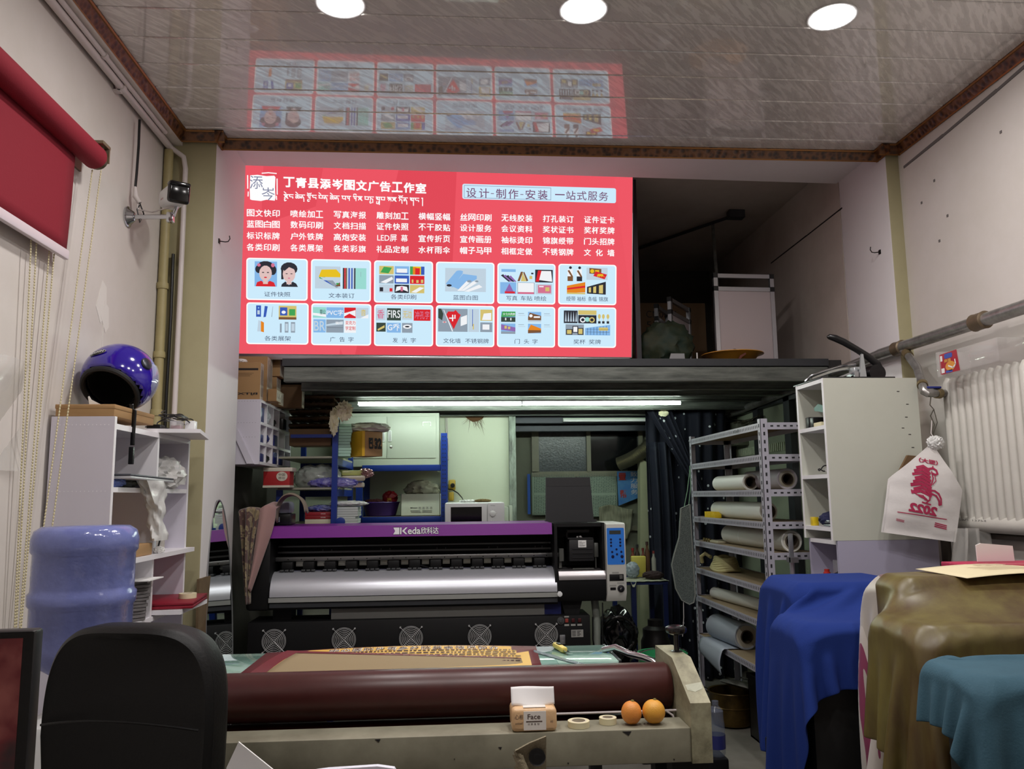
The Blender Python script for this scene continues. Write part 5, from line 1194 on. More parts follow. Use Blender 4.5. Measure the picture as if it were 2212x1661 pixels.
for z, h_ in ((1.633, .044), (1.266, .044), (.7, .04)):
    mb = MB(); rack_beam(mb, (-.655, 5.895, z - h_), (-.094, 5.92, z)); build('beam', mb, BLUE, r2)
    mb = MB(); mb.box((-.66, 5.92, z - .016), (-.094, 6.44, z)); build('shelf_board', mb, mat('shelf_brown', (118, 100, 78), .7), r2)
# grey steel cabinet
gc = thing('steel_cabinet', 'pale grey steel cabinet with two doors on top of the back blue rack', 'cabinet', (-.5, 6.3, 1.633))
CABM = mat('cabinet_enamel', (184, 192, 178), .4)
mb = MB(); mb.box((-.86, 6.20, 1.634), (-.112, 6.49, 2.038), bev=.003); build('carcass', mb, CABM, gc)
for x0, x1, hx in ((-.835, -.508, -.532), (-.504, -.135, -.482)):
    mb = MB(); mb.box((x0, 6.192, 1.695), (x1, 6.20, 2.012), bev=.002); d_ = build('door', mb, CABM, gc)
    mb = MB(); mb.box((hx - .012, 6.180, 1.82), (hx + .012, 6.192, 1.905), bev=.003); mb.box((hx - .006, 6.178, 1.826), (hx + .008, 6.181, 1.90), 1); build('handle', mb, [WHITEPL, mat('handle_grey', (170, 172, 172), .3, .6)], d_)
mb = MB(); mb.rev([(0, .010), (.003, .010), (.004, .006), (.004, .001)], (-.474, 6.192, 1.778), (-.474, 6.1, 1.778), 18); build('lock', mb, CHROME, d_)
mb = MB()
for a in ((-.235, 1.966, -.175, 1.970), (-.238, 1.940, -.228, 1.943), (-.182, 1.940, -.172, 1.943), (-.236, 1.943, -.233, 1.966), (-.177, 1.943, -.174, 1.966)): mb.box((a[0], 6.19, a[1]), (a[2], 6.192, a[3]))
build('card_holder', mb, mat('handle_grey', (0, 0, 0)), d_)
# stores on the left rack
bx = thing('taped_carton', 'cardboard carton with yellow tape on the top shelf of the left blue rack', 'box', (-.55, 5.2, 1.66))
M_ = Matrix.Translation((-.575, 5.27, 1.742)) @ Matrix.Rotation(math.radians(38), 4, 'Z')
mb = MB(); mb.box((-.075, -.10, -.08), (.075, .10, .075), bev=.003); mb.xf(M_); build('carton', mb, CARD, bx)
mb = MB(); mb.box((-.077, -.102, -.081), (-.058, .102, .077)); mb.xf(M_); build('tape', mb, mat('yellow_tape', (226, 178, 46), .35), bx)
mb = MB(); F = lambda a, b: tuple(M_ @ Vector((a, -.1025, b)))
text(mb, '已', -.03, .006, -.035, .035, F, bold=.06); text(mb, '32', .012, .066, -.035, .035, F, bold=.06); build('marking', mb, INK, bx, smooth=0)
mb = crumple((-.55, 5.26, 1.846), (.14, .10, .035), 31, .3, 2.2, 1.8205); solo('white_sack', mb, mat('sack_white', (214, 218, 200), .55), 'white crumpled sack on top of the yellow taped carton', 'bag', smooth=60)
for k in range(11):
    z = 1.661 + k * .0185; a = random.uniform(-.006, .006); mb = MB(); mb.box((-.735 + a, 5.14, z), (-.655 + a, 5.40, z + .0165), rot=rotz(.1 + a)); solo('paper_ream', mb, mat('mint_paper', (174, 214, 192), .7), 'mint green paper pack in the stack beside the taped carton', 'paper', 'mint paper packs on the top shelf')
mb = MB(); mb.box((-1.02, 5.13, 1.795), (-.762, 5.30, 1.83)); mb.box((-1.02, 5.128, 1.727), (-.765, 5.30, 1.82), bev=.002); solo('long_carton', mb, mat('dark_cardboard', (112, 86, 58), .8), 'long brown carton lying at the left end of the top rack shelf', 'box')
for k in range(5):
    def bag(u, v, k=k):
        a = 2 * PI * u; r = 1 + .12 * mnoise.noise(Vector((math.cos(a) * 2, v * 6, k * 5.0)))
        return (-1.06 + .29 * v, 5.42 + .13 * math.cos(a) * r, 1.868 + k * .047 + .021 * math.sin(a) * r + .006 * mnoise.noise(Vector((v * 14, a, k))))
    mb = MB(); mb.grid(bag, 26, 24, closed_u=True); solo('wrapped_bundle', mb, mat('brown_plastic', (92, 72, 56), .25, spec=.7, bump=(60, .6)), 'brown plastic wrapped bundle in the pile on top of the long carton', 'bundle', 'brown wrapped bundles in the back left corner')
mb = MB(); mb.box((-1.06, 5.3, 1.83), (-.80, 5.54, 1.846)); solo('bundle_board', mb, CARD, 'brown board under the plastic wrapped bundles', 'board')
mb = MB(); mb.box((-1.0, 5.25, 2.098), (-.70, 5.5, 2.118), bev=.002); solo('maroon_box', mb, mat('dark_maroon', (86, 26, 34), .5), 'dark maroon flat box on top of the wrapped bundles', 'box')
mb = MB(); mb.box((-1.14, 4.99, 1.4685), (-.985, 5.12, 1.575), bev=.002); mb.box((-1.142, 4.988, 1.565), (-.97, 5.122, 1.588), 1, bev=.002); mb.box((-1.142, 4.988, 1.469), (-.983, 5.122, 1.482), 1)
mb.add([(-1.03 + .033 * math.cos(2 * PI * k / 20), 4.9875, 1.535 + .028 * math.sin(2 * PI * k / 20)) for k in range(20)], [tuple(range(20))], 1); text(mb, '中国', -1.05, -1.012, 1.537, 1.553, lambda a, b: (a, 4.987, b), 2); text(mb, '移动', -1.05, -1.012, 1.517, 1.533, lambda a, b: (a, 4.987, b), 2)
solo('red_carton', mb, [mat('carton_red', (172, 34, 36), .6), mat('carton_cream', (214, 208, 190), .6), INK], 'red carton with a white roundel on the middle shelf of the left rack', 'box')
mb = crumple((-.86, 5.25, 1.53), (.14, .10, .085), 41, .28, 2.4, 1.4685); solo('clear_bag', mb, mat('clear_bag', (176, 184, 176), .15, alpha=.6, spec=.9, bump=(40, .7)), 'big clear plastic bag heaped on the middle shelf of the left rack', 'bag', smooth=70)
mb = crumple((-.75, 5.16, 1.495), (.15, .05, .035), 43, .25, 3, 1.4685); solo('purple_bag', mb, mat('violet_bag', (58, 52, 150), .2, noise=(40, .6), col2=(190, 190, 220), spec=.8), 'violet and clear plastic bag lying in front on the middle rack shelf', 'bag', smooth=70)
for k, (x, y, z, cl, lb_) in enumerate(((-.66, 5.42, 1.469, (196, 176, 164), 'pinkish packet in the pile behind the violet bag'), (-.65, 5.36, 1.509, (170, 160, 140), 'beige packet in the middle of the pile behind the violet bag'), (-.67, 5.40, 1.545, (190, 196, 120), 'yellow green packet on top of the pile behind the violet bag'))):
    mb = MB(); mb.box((x - .08, y - .08, z), (x + .07, y + .06, z + .034), bev=.01, rot=rotz(.2 * k)); solo('packet', mb, mat('packet%d' % k, cl, .3, spec=.7), lb_, 'packet')
mb = crumple((-.575, 5.38, 1.56), (.05, .04, .03), 47, .4, 3); solo('foil_bag', mb, mat('foil_pink', (190, 150, 150), .15, .6), 'shiny pinkish plastic bag on top of the packet pile', 'bag')
for k in range(7):
    z = 1.246 + k * .0145; a = random.uniform(-.008, .008); mb = MB(); mb.box((-.745 + a, 5.14, z), (-.60 + a, 5.34, z + .013), rot=rotz(a)); solo('sheet_pack', mb, mat('pack_white', (196, 204, 198), .5), 'pack of white sheets in the stack on the lowest visible rack shelf', 'paper', 'white sheet packs on the left rack')
mb = crumple((-.66, 5.22, 1.366), (.12, .09, .018), 51, .3, 3); solo('pack_bag', mb, BAGW, 'thin clear bag lying over the stack of white sheet packs', 'bag', smooth=60)
for k, (z, cl, lb_) in enumerate(((1.246, (206, 200, 176), 'cream carton at the bottom of the stack left of the blue post'), (1.275, (140, 26, 34), 'lower red book in the stack left of the blue post'), (1.297, (150, 30, 40), 'upper red book in the stack left of the blue post'))):
    mb = MB(); mb.box((-.915, 5.14, z), (-.76, 5.34, z + (.028 if k == 0 else .021)), bev=.001)
    if k: text(mb, 'ANNUAL', -.82, -.79, z + .007, z + .013, lambda a, b: (a, 5.1395, b), 1)
    solo('cream_box' if k == 0 else 'red_book', mb, [mat('stack%d' % k, cl, .5), PAPER], lb_, 'box' if k == 0 else 'book')
mb = crumple((-.83, 5.22, 1.337), (.09, .07, .024), 53, .3, 3, 1.319); solo('blue_bag', mb, mat('blue_film', (44, 56, 150), .2, noise=(30, .6), col2=(200, 204, 220)), 'blue plastic bag on top of the red books', 'bag')
mb = MB(); mb.rev([(0, .028), (.02, .028), (.022, .02), (.022, .001)], (-.69, 5.085, 1.258), (-.69, 5.06, 1.258), 24); solo('blue_reel', mb, BLUE, 'round blue disc in front of the rack post just above the printer', 'reel')
mb = crumple((-.675, 5.05, 1.935), (.045, .03, .05), 57, .95, 3.2); o = solo('torn_wrapping', mb, mat('wrap_cream', (244, 238, 204), .5), 'torn cream wrapping stuck on top of the tall blue post', 'wrapping', smooth=60)
mb = crumple((-.738, 5.06, 1.87), (.024, .018, .075), 59, .8, 3.2); o = solo('wrapping_strip', mb, mat('wrap_cream', (0, 0, 0)), 'strip of cream wrapping hanging down the tall blue post', 'wrapping', smooth=60)
# stores on the back rack
bo_ = thing('purple_basin', 'dark purple plastic basin on the back blue rack', 'basin', (-.49, 6.1, 1.266))
mb = MB(); mb.rev([(0, .10), (.005, .108), (.095, .135), (.10, .142), (.104, .14), (.1, .13), (.01, .10), (.008, .001)], (-.537, 6.10, 1.267), (-.537, 6.10, 2), 36); build('bowl', mb, mat('purple_plastic', (70, 44, 120), .4), bo_)
mb = crumple((-.47, 6.08, 1.40), (.055, .04, .05), 61, .25, 2.5); F = lambda a, b: (a, 6.035, b); text(mb, '福', -.49, -.455, 1.37, 1.40, F, 1, bold=.03); solo('red_bag', mb, [mat('red_bag', (150, 26, 36), .4), mat('gold_print', (214, 160, 60), .5)], 'red plastic bag with gold print standing in the purple basin', 'bag')
mb = crumple((-.575, 6.10, 1.375), (.08, .07, .018), 63, .3, 3); solo('pink_film', mb, mat('pink_film', (150, 96, 96), .3), 'dull pink film lying in the purple basin', 'film')
wbx = thing('white_carton', 'white open carton with printed handling marks on the back blue rack', 'box', (-.25, 6.1, 1.266))
mb = MB(); X0, X1, Y0, Y1, Z0, Z1 = -.385, -.10, 5.99, 6.28, 1.267, 1.425; t_ = .004
mb.box((X0, Y0, Z0), (X1, Y0 + t_, Z1)); mb.box((X0, Y1 - t_, Z0), (X1, Y1, Z1)); mb.box((X0, Y0, Z0), (X0 + t_, Y1, Z1)); mb.box((X1 - t_, Y0, Z0), (X1, Y1, Z1)); mb.box((X0, Y0, Z0), (X1, Y1, Z0 + t_)); mb.add([(X0, Y0, Z1), (X0, Y1, Z1), (X0 - .04, Y1 - .02, Z1 - .01), (X0 - .045, Y0 + .02, Z1 - .02)], [(0, 1, 2, 3)])
build('carton', mb, mat('white_card', (222, 226, 206), .75, noise=(7, .15)), wbx, smooth=0)
mb = MB(); F = lambda a, b: (a, Y0 - .0008, b)
text(mb, '80gsm', -.315, -.265, 1.318, 1.330, F, bold=.02)
for k in range(4): 
    x = -.255 + k * .027; stroke(mb, [(x, 1.316), (x + .015, 1.316), (x + .015, 1.331), (x, 1.331), (x, 1.316)], .0012, F); stroke(mb, [(x + .004, 1.32), (x + .0075, 1.328), (x + .011, 1.32)], .002, F)
for q, (a, b_) in enumerate(((-.315, 1.302), (-.31, 1.292), (-.23, 1.302), (-.23, 1.292))): mb.box((a, Y0 - .001, b_), (a + .07, Y0 - .0002, b_ + .003))
build('printing', mb, INK, wbx, smooth=0)
mb = crumple((-.24, 6.13, 1.45), (.125, .11, .075), 67, .35, 2.6); solo('grey_cloths', mb, mat('grey_rag', (170, 168, 146), .85, noise=(9, .8), col2=(96, 94, 84)), 'heap of grey and cream rags bulging out of the white carton', 'cloth', smooth=60)
# pigeon-hole cabinet fixed to the wall, cartons on it
pg = thing('pigeonhole_cabinet', 'lilac pigeonhole cabinet with blue stock hung on the left behind the column', 'cabinet', (-1.18, 5.1, 1.595))
X0, X1, Y0, Y1, Z0, Z1 = -1.295, -1.10, 4.70, 5.585, 1.597, 1.967
mb = MB(); mb.box((X0, Y0, Z0), (X1, Y0 + .016, Z1)); sp = build('side_panel', mb, MELA, pg)
mb = MB(); mb.box((X0, Y1 - .016, Z0), (X1, Y1, Z1)); build('side_panel', mb, MELA, pg)
mb = MB(); mb.box((X0, Y0, Z0), (X0 + .008, Y1, Z1)); build('back_panel', mb, MELA, pg)
for z in (1.605, 1.715, 1.832, 1.959):
    mb = MB(); mb.box((X0 + .008, Y0 + .016, z - .008), (X1, Y1 - .016, z + .008)); build('shelf', mb, MELE, pg)
for y in (4.87, 5.04, 5.21, 5.39):
    for z0, z1 in ((1.613, 1.707), (1.723, 1.824), (1.84, 1.951)):
        mb = MB(); mb.box((X0 + .008, y - .007, z0), (X1 - .001, y + .007, z1)); build('divider', mb, MELE, pg)
mb = MB(); mb.prism([(-1.26, 1.80), (-1.225, 1.80), (-1.125, 1.60), (-1.165, 1.60)], 'y', Y0 - .012, Y0); build('brace', mb, MELA, pg)
mb = MB()
for z in (1.955, 1.832, 1.75):
    for k in range(8): mb.box((-1.24 + k * .016, Y0 - .0008, z), (-1.2375 + k * .016, Y0, z + .002))
build('dowel_holes', mb, INK, sp)
NB = mat('navy_goods', (26, 34, 112), .4); 
for k, (y, z, dx, h_, m_, lb_) in enumerate(((4.77, 1.84, .03, .09, NB, 'navy folder standing in the top near pigeonhole'), (4.93, 1.84, .0, .10, mat('white_goods', (214, 222, 226), .6), 'white wad of paper in the second top pigeonhole'), (5.12, 1.84, .03, .06, BLACKP, 'black gadget in the third top pigeonhole'), (5.29, 1.84, .06, .07, BLACKP, 'black tray pushed into the fourth top pigeonhole'),
    (4.77, 1.723, .03, .05, NB, 'blue goods in the near middle pigeonhole'), (4.94, 1.723, .02, .07, NB, 'blue goods in the second middle pigeonhole'), (5.12, 1.723, .0, .07, NB, 'blue box in the third middle pigeonhole'), (4.78, 1.613, .02, .05, NB, 'blue goods in the near bottom pigeonhole'), (4.95, 1.613, .01, .055, BLACKP, 'black goods in the second bottom pigeonhole'), (5.12, 1.613, .0, .075, NB, 'blue goods in the third bottom pigeonhole'), (5.29, 1.613, .0, .06, NB, 'blue goods in the fourth bottom pigeonhole'))):
    x = X1 - .003 - dx * .2; y += .02
    if k % 3 == 2 or k == 1: mb = crumple((x - .045, y - .005, z + h_ * .5), (.045, .06, h_ * .5), 70 + k, .25, 2.5, z + .0005)
    else: mb = MB(); mb.box((x - .12, y - .055, z + .0005), (x + (.03 if k == 3 else .0), y + .045, z + h_), bev=.006, rot=None)
    solo('stock_item', mb, m_, lb_, 'stock')
def carton(lo, hi, label, name='carton', marks=None, m=CARD, rz=0.0):
    t = thing(name, label, 'box', ((lo[0] + hi[0]) / 2, (lo[1] + hi[1]) / 2, lo[2]))
    mb = MB(); mb.box(lo, hi, bev=.002); build('carton', mb, m, t)
    mb = MB(); mb.box((hi[0], lo[1] + .004, lo[2] + .004), (hi[0] + .001, hi[1] - .004, hi[2] - .004)); sd = build('side_label', mb, CARDL, t)
    mb = MB()
    for q in range(4):
        y = lo[1] + (hi[1] - lo[1]) * (.2 + .18 * q); mb.box((hi[0] + .001, y, lo[2] + .02), (hi[0] + .0016, y + .006, hi[2] - .02 - .02 * (q % 2)))
    build('side_printing', mb, mat('pale_ink', (120, 108, 100), .7), sd)
    if marks:
        mb = MB(); marks(mb, lambda a, b: (a, lo[1] - .0008, b)); build('printing', mb, INK, t, smooth=0)
    return t
def bjt(mb, F):
    text(mb, 'BJTX', -1.24, -1.125, 1.992, 2.008, F, bold=.03, mirror=True)
    mb.box((-1.255, 4.7192, 2.138), (-1.125, 4.7198, 2.150)); 
    for k in range(3): mb.box((-1.25, 4.7192, 2.12 - k * .008), (-1.15 - k * .01, 4.7198, 2.1215 - k * .008))
carton((-1.262, 4.72, 1.9675), (-1.112, 4.80, 2.185), 'brown carton with mirrored black letters on top of the pigeonhole cabinet', 'carton', bjt)
carton((-1.27, 4.81, 1.9675), (-1.095, 4.95, 2.235), 'tallest brown carton behind the one with mirrored letters', 'carton')
carton((-1.20, 4.97, 2.14), (-1.055, 5.10, 2.245), 'upper brown carton on the stack behind the tallest carton', 'carton')
carton((-1.20, 4.98, 2.055), (-1.075, 5.10, 2.139), 'second brown carton from the top of the stack behind the tallest carton', 'carton')
carton((-1.20, 4.97, 1.9675), (-1.06, 5.12, 2.054), 'bottom brown carton of the stack behind the tallest carton', 'carton')
carton((-1.085, 4.80, 1.9675), (-1.035, 4.93, 2.04), 'small carton with a pale end in front of the carton stack', 'carton', m=CARD)
carton((-1.24, 5.16, 1.9675), (-.955, 5.24, 2.115), 'dark wide carton at the far end of the pigeonhole cabinet', 'carton', m=mat('dark_cardboard', (0, 0, 0)))
mb = MB(); mb.box((-1.11, 5.30, 1.968), (-1.02, 5.36, 2.03), bev=.004); solo('foil_packet', mb, mat('foil_grey', (130, 128, 112), .2, .6, bump=(40, .8)), 'grey foil packet at the far end of the pigeonhole cabinet', 'packet')
mb = crumple((-1.23, 4.76, 2.196), (.03, .03, .014), 80, .4, 3, 2.186); solo('paper_wad', mb, PAPER, 'white wad of paper on top of the carton with mirrored letters', 'paper')
# microwave and its neighbours on a bench behind the printer
bn_ = thing('work_bench', 'low bench behind the printer that carries the microwave', 'bench', (.2, 6.0, 0))
mb = MB(); mb.box((-.04, 5.55, 1.06), (.43, 6.35, 1.10)); build('top', mb, CARD, bn_)
for x in (-.02, .41):
    for y in (5.58, 6.32): 
        mb = MB(); mb.box((x - .02, y - .02, 0), (x + .02, y + .02, 1.06)); build('leg', mb, BLUE, bn_)
mw = thing('microwave_oven', 'white microwave oven with two round knobs beyond the printer', 'microwave', (.14, 5.75, 1.10))
mb = MB(); mb.box((-.062, 5.6050, 1.11), (.345, 5.875, 1.362), bev=.012); build('body', mb, WHITEPL, mw)
mb = MB(); mb.box((-.060, 5.5900, 1.115), (.225, 5.6050, 1.358), bev=.006); dr = build('door', mb, WHITEPL, mw)
mb = MB(); mb.box((-.022, 5.5880, 1.15), (.188, 5.5910, 1.332)); build('door_glass', mb, mat('dark_glass', (0, 0, 0)), dr)
mb = MB(); mb.box((.228, 5.5930, 1.115), (.343, 5.6050, 1.358), bev=.004); fp = build('control_panel', mb, WHITEPL, mw)
for z in (1.285, 1.21):
    mb = MB(); mb.rev([(0, .021), (.012, .019), (.014, .015), (.015, .001)], (.262, 5.5930, z), (.262, 5.4850, z), 26); mb.box((.2605, 5.5750, z - .012), (.2635, 5.5810, z + .012)); build('knob', mb, mat('knob_white', (236, 238, 236), .3), fp)
mb = MB(); text(mb, 'Midea', .25, .28, 1.336, 1.344, lambda a, b: (a, 5.5925, b))
for z in (1.285, 1.21):
    for k in range(9): 
        a = math.radians(-30 + 30 * k); mb.box((.262 + .028 * math.cos(a) - .001, 5.5922, z + .028 * math.sin(a) - .001), (.262 + .028 * math.cos(a) + .001, 5.5926, z + .028 * math.sin(a) + .001))
build('panel_lettering', mb, mat('panel_grey', (140, 144, 146), .5), fp, smooth=0)
for k in range(4):
    mb = MB(); mb.cyl((-.03 + .33 * (k % 2), 5.6450 + .24 * (k // 2), 1.10), (-.03 + .33 * (k % 2), 5.6450 + .24 * (k // 2), 1.112), .012, seg=12); build('foot', mb, BLACKP, mw)
mb = MB(); mb.box((.372, 6.1, 1.1005), (.405, 6.3, 1.322), bev=.003); solo('grey_case', mb, mat('case_grey', (176, 184, 170), .45), 'narrow grey case standing right of the microwave', 'case')
mb = MB(); mb.box((.409, 6.1, 1.1005), (.434, 6.3, 1.333), bev=.003); solo('grey_case', mb, mat('case_grey', (0, 0, 0)), 'taller grey case standing by the worn steel post', 'case')
mb = crumple((.20, 5.72, 1.372), (.055, .03, .012), 83, .4, 3, 1.362); solo('brown_scrap', mb, mat('scrap_brown', (120, 100, 60), .8), 'brown scrap lying on top of the microwave', 'scrap')
mb = crumple((.10, 5.75, 1.37), (.06, .04, .010), 84, .4, 3, 1.362); solo('white_tray', mb, PAPER, 'crumpled white tray lying on the microwave', 'tray')
yt = thing('yellow_tool', 'yellow tool with a black knob hanging beside the blue rack post', 'tool', (-.02, 6.4, 1.38))
mb = MB(); mb.box((-.043, 6.40, 1.45), (.012, 6.46, 1.535), bev=.012); mb.box((-.042, 6.41, 1.37), (.0, 6.45, 1.44), bev=.01); build('body', mb, mat('tool_yellow', (196, 164, 60), .5, noise=(12, .4)), yt)
mb = MB(); mb.rev([(0, .018), (.02, .016), (.022, .001)], (-.01, 6.40, 1.49), (-.01, 6.3, 1.49), 18); build('knob', mb, BLACKP, yt)
mb = MB(); mb.tube([(-.045, 6.40, 1.462), (-.01, 6.36, 1.455), (.03, 6.3, 1.43), (.06, 6.2, 1.395), (.07, 6.0, 1.372), (.07, 5.8, 1.366)], .004, 6); build('cord', mb, BLACKP, yt)
mb = MB(); mb.tube([(-.066, 6.49, 2.03), (-.06, 6.49, 1.9), (-.052, 6.49, 1.8), (-.048, 6.49, 1.70), (-.04, 6.49, 1.69), (-.04, 6.49, 1.72)], .004, 6); mb.tube([(-.054, 6.49, 2.03), (-.05, 6.49, 1.88), (-.04, 6.49, 1.76)], .0035, 6)
solo('wall_cable', mb, WP, 'pair of pale cables hanging on the cream wall beside the grey cabinet', 'cable')
# newspapers pasted under the window, blue poster scrap
npm_ = mat('newsprint', (150, 166, 150), .85, noise=(5, .25)); tl = mat('newsprint_ink', (84, 96, 92), .85)
def paper(x0, x1, z0, z1, label, cols, y=6.885, name='newspaper'):
    t = thing(name, label, 'newspaper', ((x0 + x1) / 2, y, z0))
    mb = MB(); mb.grid(lambda u, v: (x0 + (x1 - x0) * u, y + .004 * mnoise.noise(Vector((u * 5, v * 5, x0))), z0 + (z1 - z0) * v), 14, 14); build('sheet', mb, npm_, t, solid=.001)
    mb = MB(); rng = random.Random(int(x0 * 100))
    for c_ in range(cols):
        for half in (0, 1):
            x = x0 + (x1 - x0) * (.06 + .92 * c_ / cols); za = z0 + (z1 - z0) * (.04 + .49 * half); zb = za + (z1 - z0) * .43
            z = za
            while z < zb:
                l = rng.uniform(.008, .03); mb.box((x, y - .0062, z), (x + .0045, y - .0052, min(zb, z + l))); z += l + .005
    build('columns', mb, tl, t)
    return t
t = paper(.655, 1.03, 1.24, 1.595, 'newspaper with a blue margin pasted left under the back window', 24)
mb = MB(); mb.box((.618, 6.88, 1.25), (.642, 6.8805, 1.585)); build('blue_margin', mb, mat('print_blue', (40, 84, 170), .7), t)
paper(1.04, 1.385, 1.22, 1.60, 'newspaper pasted in the middle under the back window', 22)
t = thing('crumpled_newspaper', 'crumpled grey newspaper sheet hanging below the blue poster scrap', 'newspaper', (1.35, 6.8, 1.0))
mb = MB(); mb.grid(lambda u, v: (1.22 + .30 * u - .06 * u * (1 - v), 6.865 + .03 * mnoise.noise(Vector((u * 3.3, v * 3.3, 2))), 1.05 + .25 * v + .02 * math.sin(u * 5)), 24, 24); build('sheet', mb, mat('newsprint2', (140, 140, 118), .85, noise=(14, .8), col2=(84, 84, 72), stretch=(6, 1, .6)), t, solid=.001)
ps = thing('poster_scrap', 'torn blue poster scrap with red characters beside the back window', 'poster', (1.48, 6.87, 1.3))
mb = MB(); mb.prism([(1.385, 1.60), (1.585, 1.60), (1.578, 1.38), (1.39, 1.31)], 'y', 6.872, 6.874); build('sheet', mb, mat('poster_blue', (48, 104, 170), .6, noise=(9, .5), col2=(96, 150, 170)), ps)
mb = MB(); F = lambda a, b: (a, 6.8712, b)
text(mb, '置', 1.398, 1.462, 1.525, 1.588, F, bold=.03); text(mb, '帮', 1.405, 1.465, 1.375, 1.445, F, bold=.03); build('red_lettering', mb, mat('poster_red', (150, 44, 40), .6), ps, smooth=0)
mb = MB()
for k, c_ in enumerate('致力服务'): text(mb, c_, 1.50, 1.56, 1.555 - k * .05, 1.595 - k * .05, F)
build('small_lettering', mb, mat('poster_cream', (200, 190, 180), .6), ps, smooth=0)
# flexible duct
mb = MB(); P = []; R = []; n = 130
for i in range(n + 1):
    t_ = i / n; p = Vector((1.37, 6.70, 1.655)).lerp(Vector((1.66, 6.52, 1.865)), t_); p.z -= .03 * math.sin(PI * t_); P.append(p); R.append(.050 + .008 * math.cos(i * 1.57))
mb.tube(P, R, 22); solo('flexible_duct', mb, mat('foil_duct', (176, 172, 152), .3, .85), 'ribbed foil duct running from the window to behind the curtain', 'duct', smooth=60)
# bench with bottles beyond the control head
SHADEB = mat('shaded_blue_enamel', (18, 34, 84), .45)  # blue enamel, its colour darkened for the dimness at the back
tb_ = thing('side_table', 'small blue steel table with clutter right of the printer', 'table', (1.36, 5.95, 0))
mb = MB(); mb.box((1.18, 5.75, .775), (1.50, 6.2, .795)); build('top', mb, SHADEB, tb_)
for x, y in ((1.255, 5.77), (1.48, 5.77), (1.20, 6.18), (1.48, 6.18)):
    mb = MB(); mb.box((x - .016, y - .016, 0), (x + .016, y + .016, .775)); build('leg', mb, SHADEB, tb_)
mb = MB(); mb.grid(lambda u, v: (1.17 + .335 * u, 5.735 + .3 * v, .800 + .006 * mnoise.noise(Vector((u * 6, v * 6, 1))) - (.05 * max(0, .12 - v) * 6 if .2 < u < .3 else 0)), 24, 14); solo('table_paper', mb, mat('wrinkled_paper', (150, 152, 132), .8), 'wrinkled pale paper covering the small blue table', 'paper')
def bottle(p, r, h, col, label, cap_=(60, 30, 30)):
    t = thing('small_bottle', label, 'bottle', p); x, y, z = p
    mb = MB(); mb.rev([(0, r), (h * .68, r), (h * .8, r * .45), (h * .9, r * .45)], p, (x, y, z + 1), 16); build('body', mb, mat('b%d%d%d' % col, col, .15, alpha=.75, spec=.7), t)
    mb = MB(); mb.rev([(0, r * .52), (h * .1, r * .52)], (x, y, z + h * .9), (x, y, z + 1), 14); build('cap', mb, mat('c%d%d%d' % cap_, cap_, .5), t)
bottle((1.335, 6.12, .806), .020, .20, (120, 60, 40), 'small bottle with a red cap at the left of the bottle row', (130, 30, 30))
bottle((1.372, 6.13, .806), .020, .225, (60, 44, 36), 'dark bottle second from the left in the bottle row', (30, 30, 34))
bottle((1.408, 6.10, .806), .018, .20, (110, 50, 40), 'brown bottle third from the left in the bottle row', (96, 30, 26))
bottle((1.445, 6.12, .806), .020, .245, (90, 60, 40), 'tallest brown bottle in the row on the blue table', (50, 30, 26))
bottle((1.478, 6.06, .806), .017, .18, (150, 150, 140), 'clear bottle with red cap at the right of the bottle row', (110, 40, 40))
mb = MB(); mb.box((1.295, 5.98, .806), (1.40, 6.02, .955), bev=.006, rot=rotx(.1)); solo('yellow_pouch', mb, mat('pouch_yellow', (190, 180, 84), .4), 'yellow pouch standing in front of the bottles', 'pouch')
mb = crumple((1.285, 5.92, .862), (.05, .03, .058), 90, .25, 2.6, .806); solo('grey_pouch', mb, mat('pouch_grey', (136, 150, 156), .3), 'crumpled pale blue pouch leaning on the yellow pouch', 'pouch')
mb = crumple((1.42, 5.86, .83), (.075, .04, .03), 92, .25, 2.6, .806); solo('dark_cloth', mb, mat('dark_rag', (44, 30, 30), .9), 'dark rag lying on the blue table', 'cloth')
# black machinery under the table, canister, bucket
cn = thing('canister', 'dark canister with a red label under the small blue table', 'canister', (1.36, 5.60, 0))
mb = MB(); mb.rev([(0, .095), (.01, .10), (.42, .10), (.45, .085), (.5, .085), (.52, .05), (.56, .05), (.562, .001)], (1.36, 5.60, .0), (1.36, 5.60, 2), 30); build('body', mb, mat('dark_can', (30, 26, 26), .35, .4), cn)
mb = MB(); mb.grid(lambda u, v: (1.36 + .1012 * math.sin(-.5 + .9 * u), 5.60 - .1012 * math.cos(-.5 + .9 * u), .24 + .07 * v), 8, 3); build('label', mb, mat('can_label', (120, 50, 50), .6), cn)
sc_ = thing('motor_scooter', 'dark shiny machine parts in the shadow left of the blue table leg', 'machine', (1.12, 5.6, 0))
mb = crumple((1.09, 5.55, .46), (.13, .12, .2), 95, .25, 1.8); build('cowl', mb, mat('gloss_black', (16, 15, 16), .12, spec=.8), sc_)
mb = MB(); mb.tube([(1.08 + .11 * math.cos(2 * PI * k / 30), 5.42, .50 + .11 * math.sin(2 * PI * k / 30)) for k in range(30)], .012, 8, closed=True); build('rim', mb, mat('gloss_black', (0, 0, 0)), sc_)
mb = MB(); mb.box((.98, 5.40, 0), (1.22, 5.75, .30), bev=.03); build('base', mb, mat('gloss_black', (0, 0, 0)), sc_)
mb = MB(); mb.rev([(0, .015), (.05, .012), (.08, .016)], (1.17, 5.41, .40), (1.22, 5.40, .34), 14); build('lever', mb, CHROME, sc_)
bk = thing('green_bucket', 'green plastic bucket on the floor behind the laminator knob', 'bucket', (1.12, 4.62, 0))
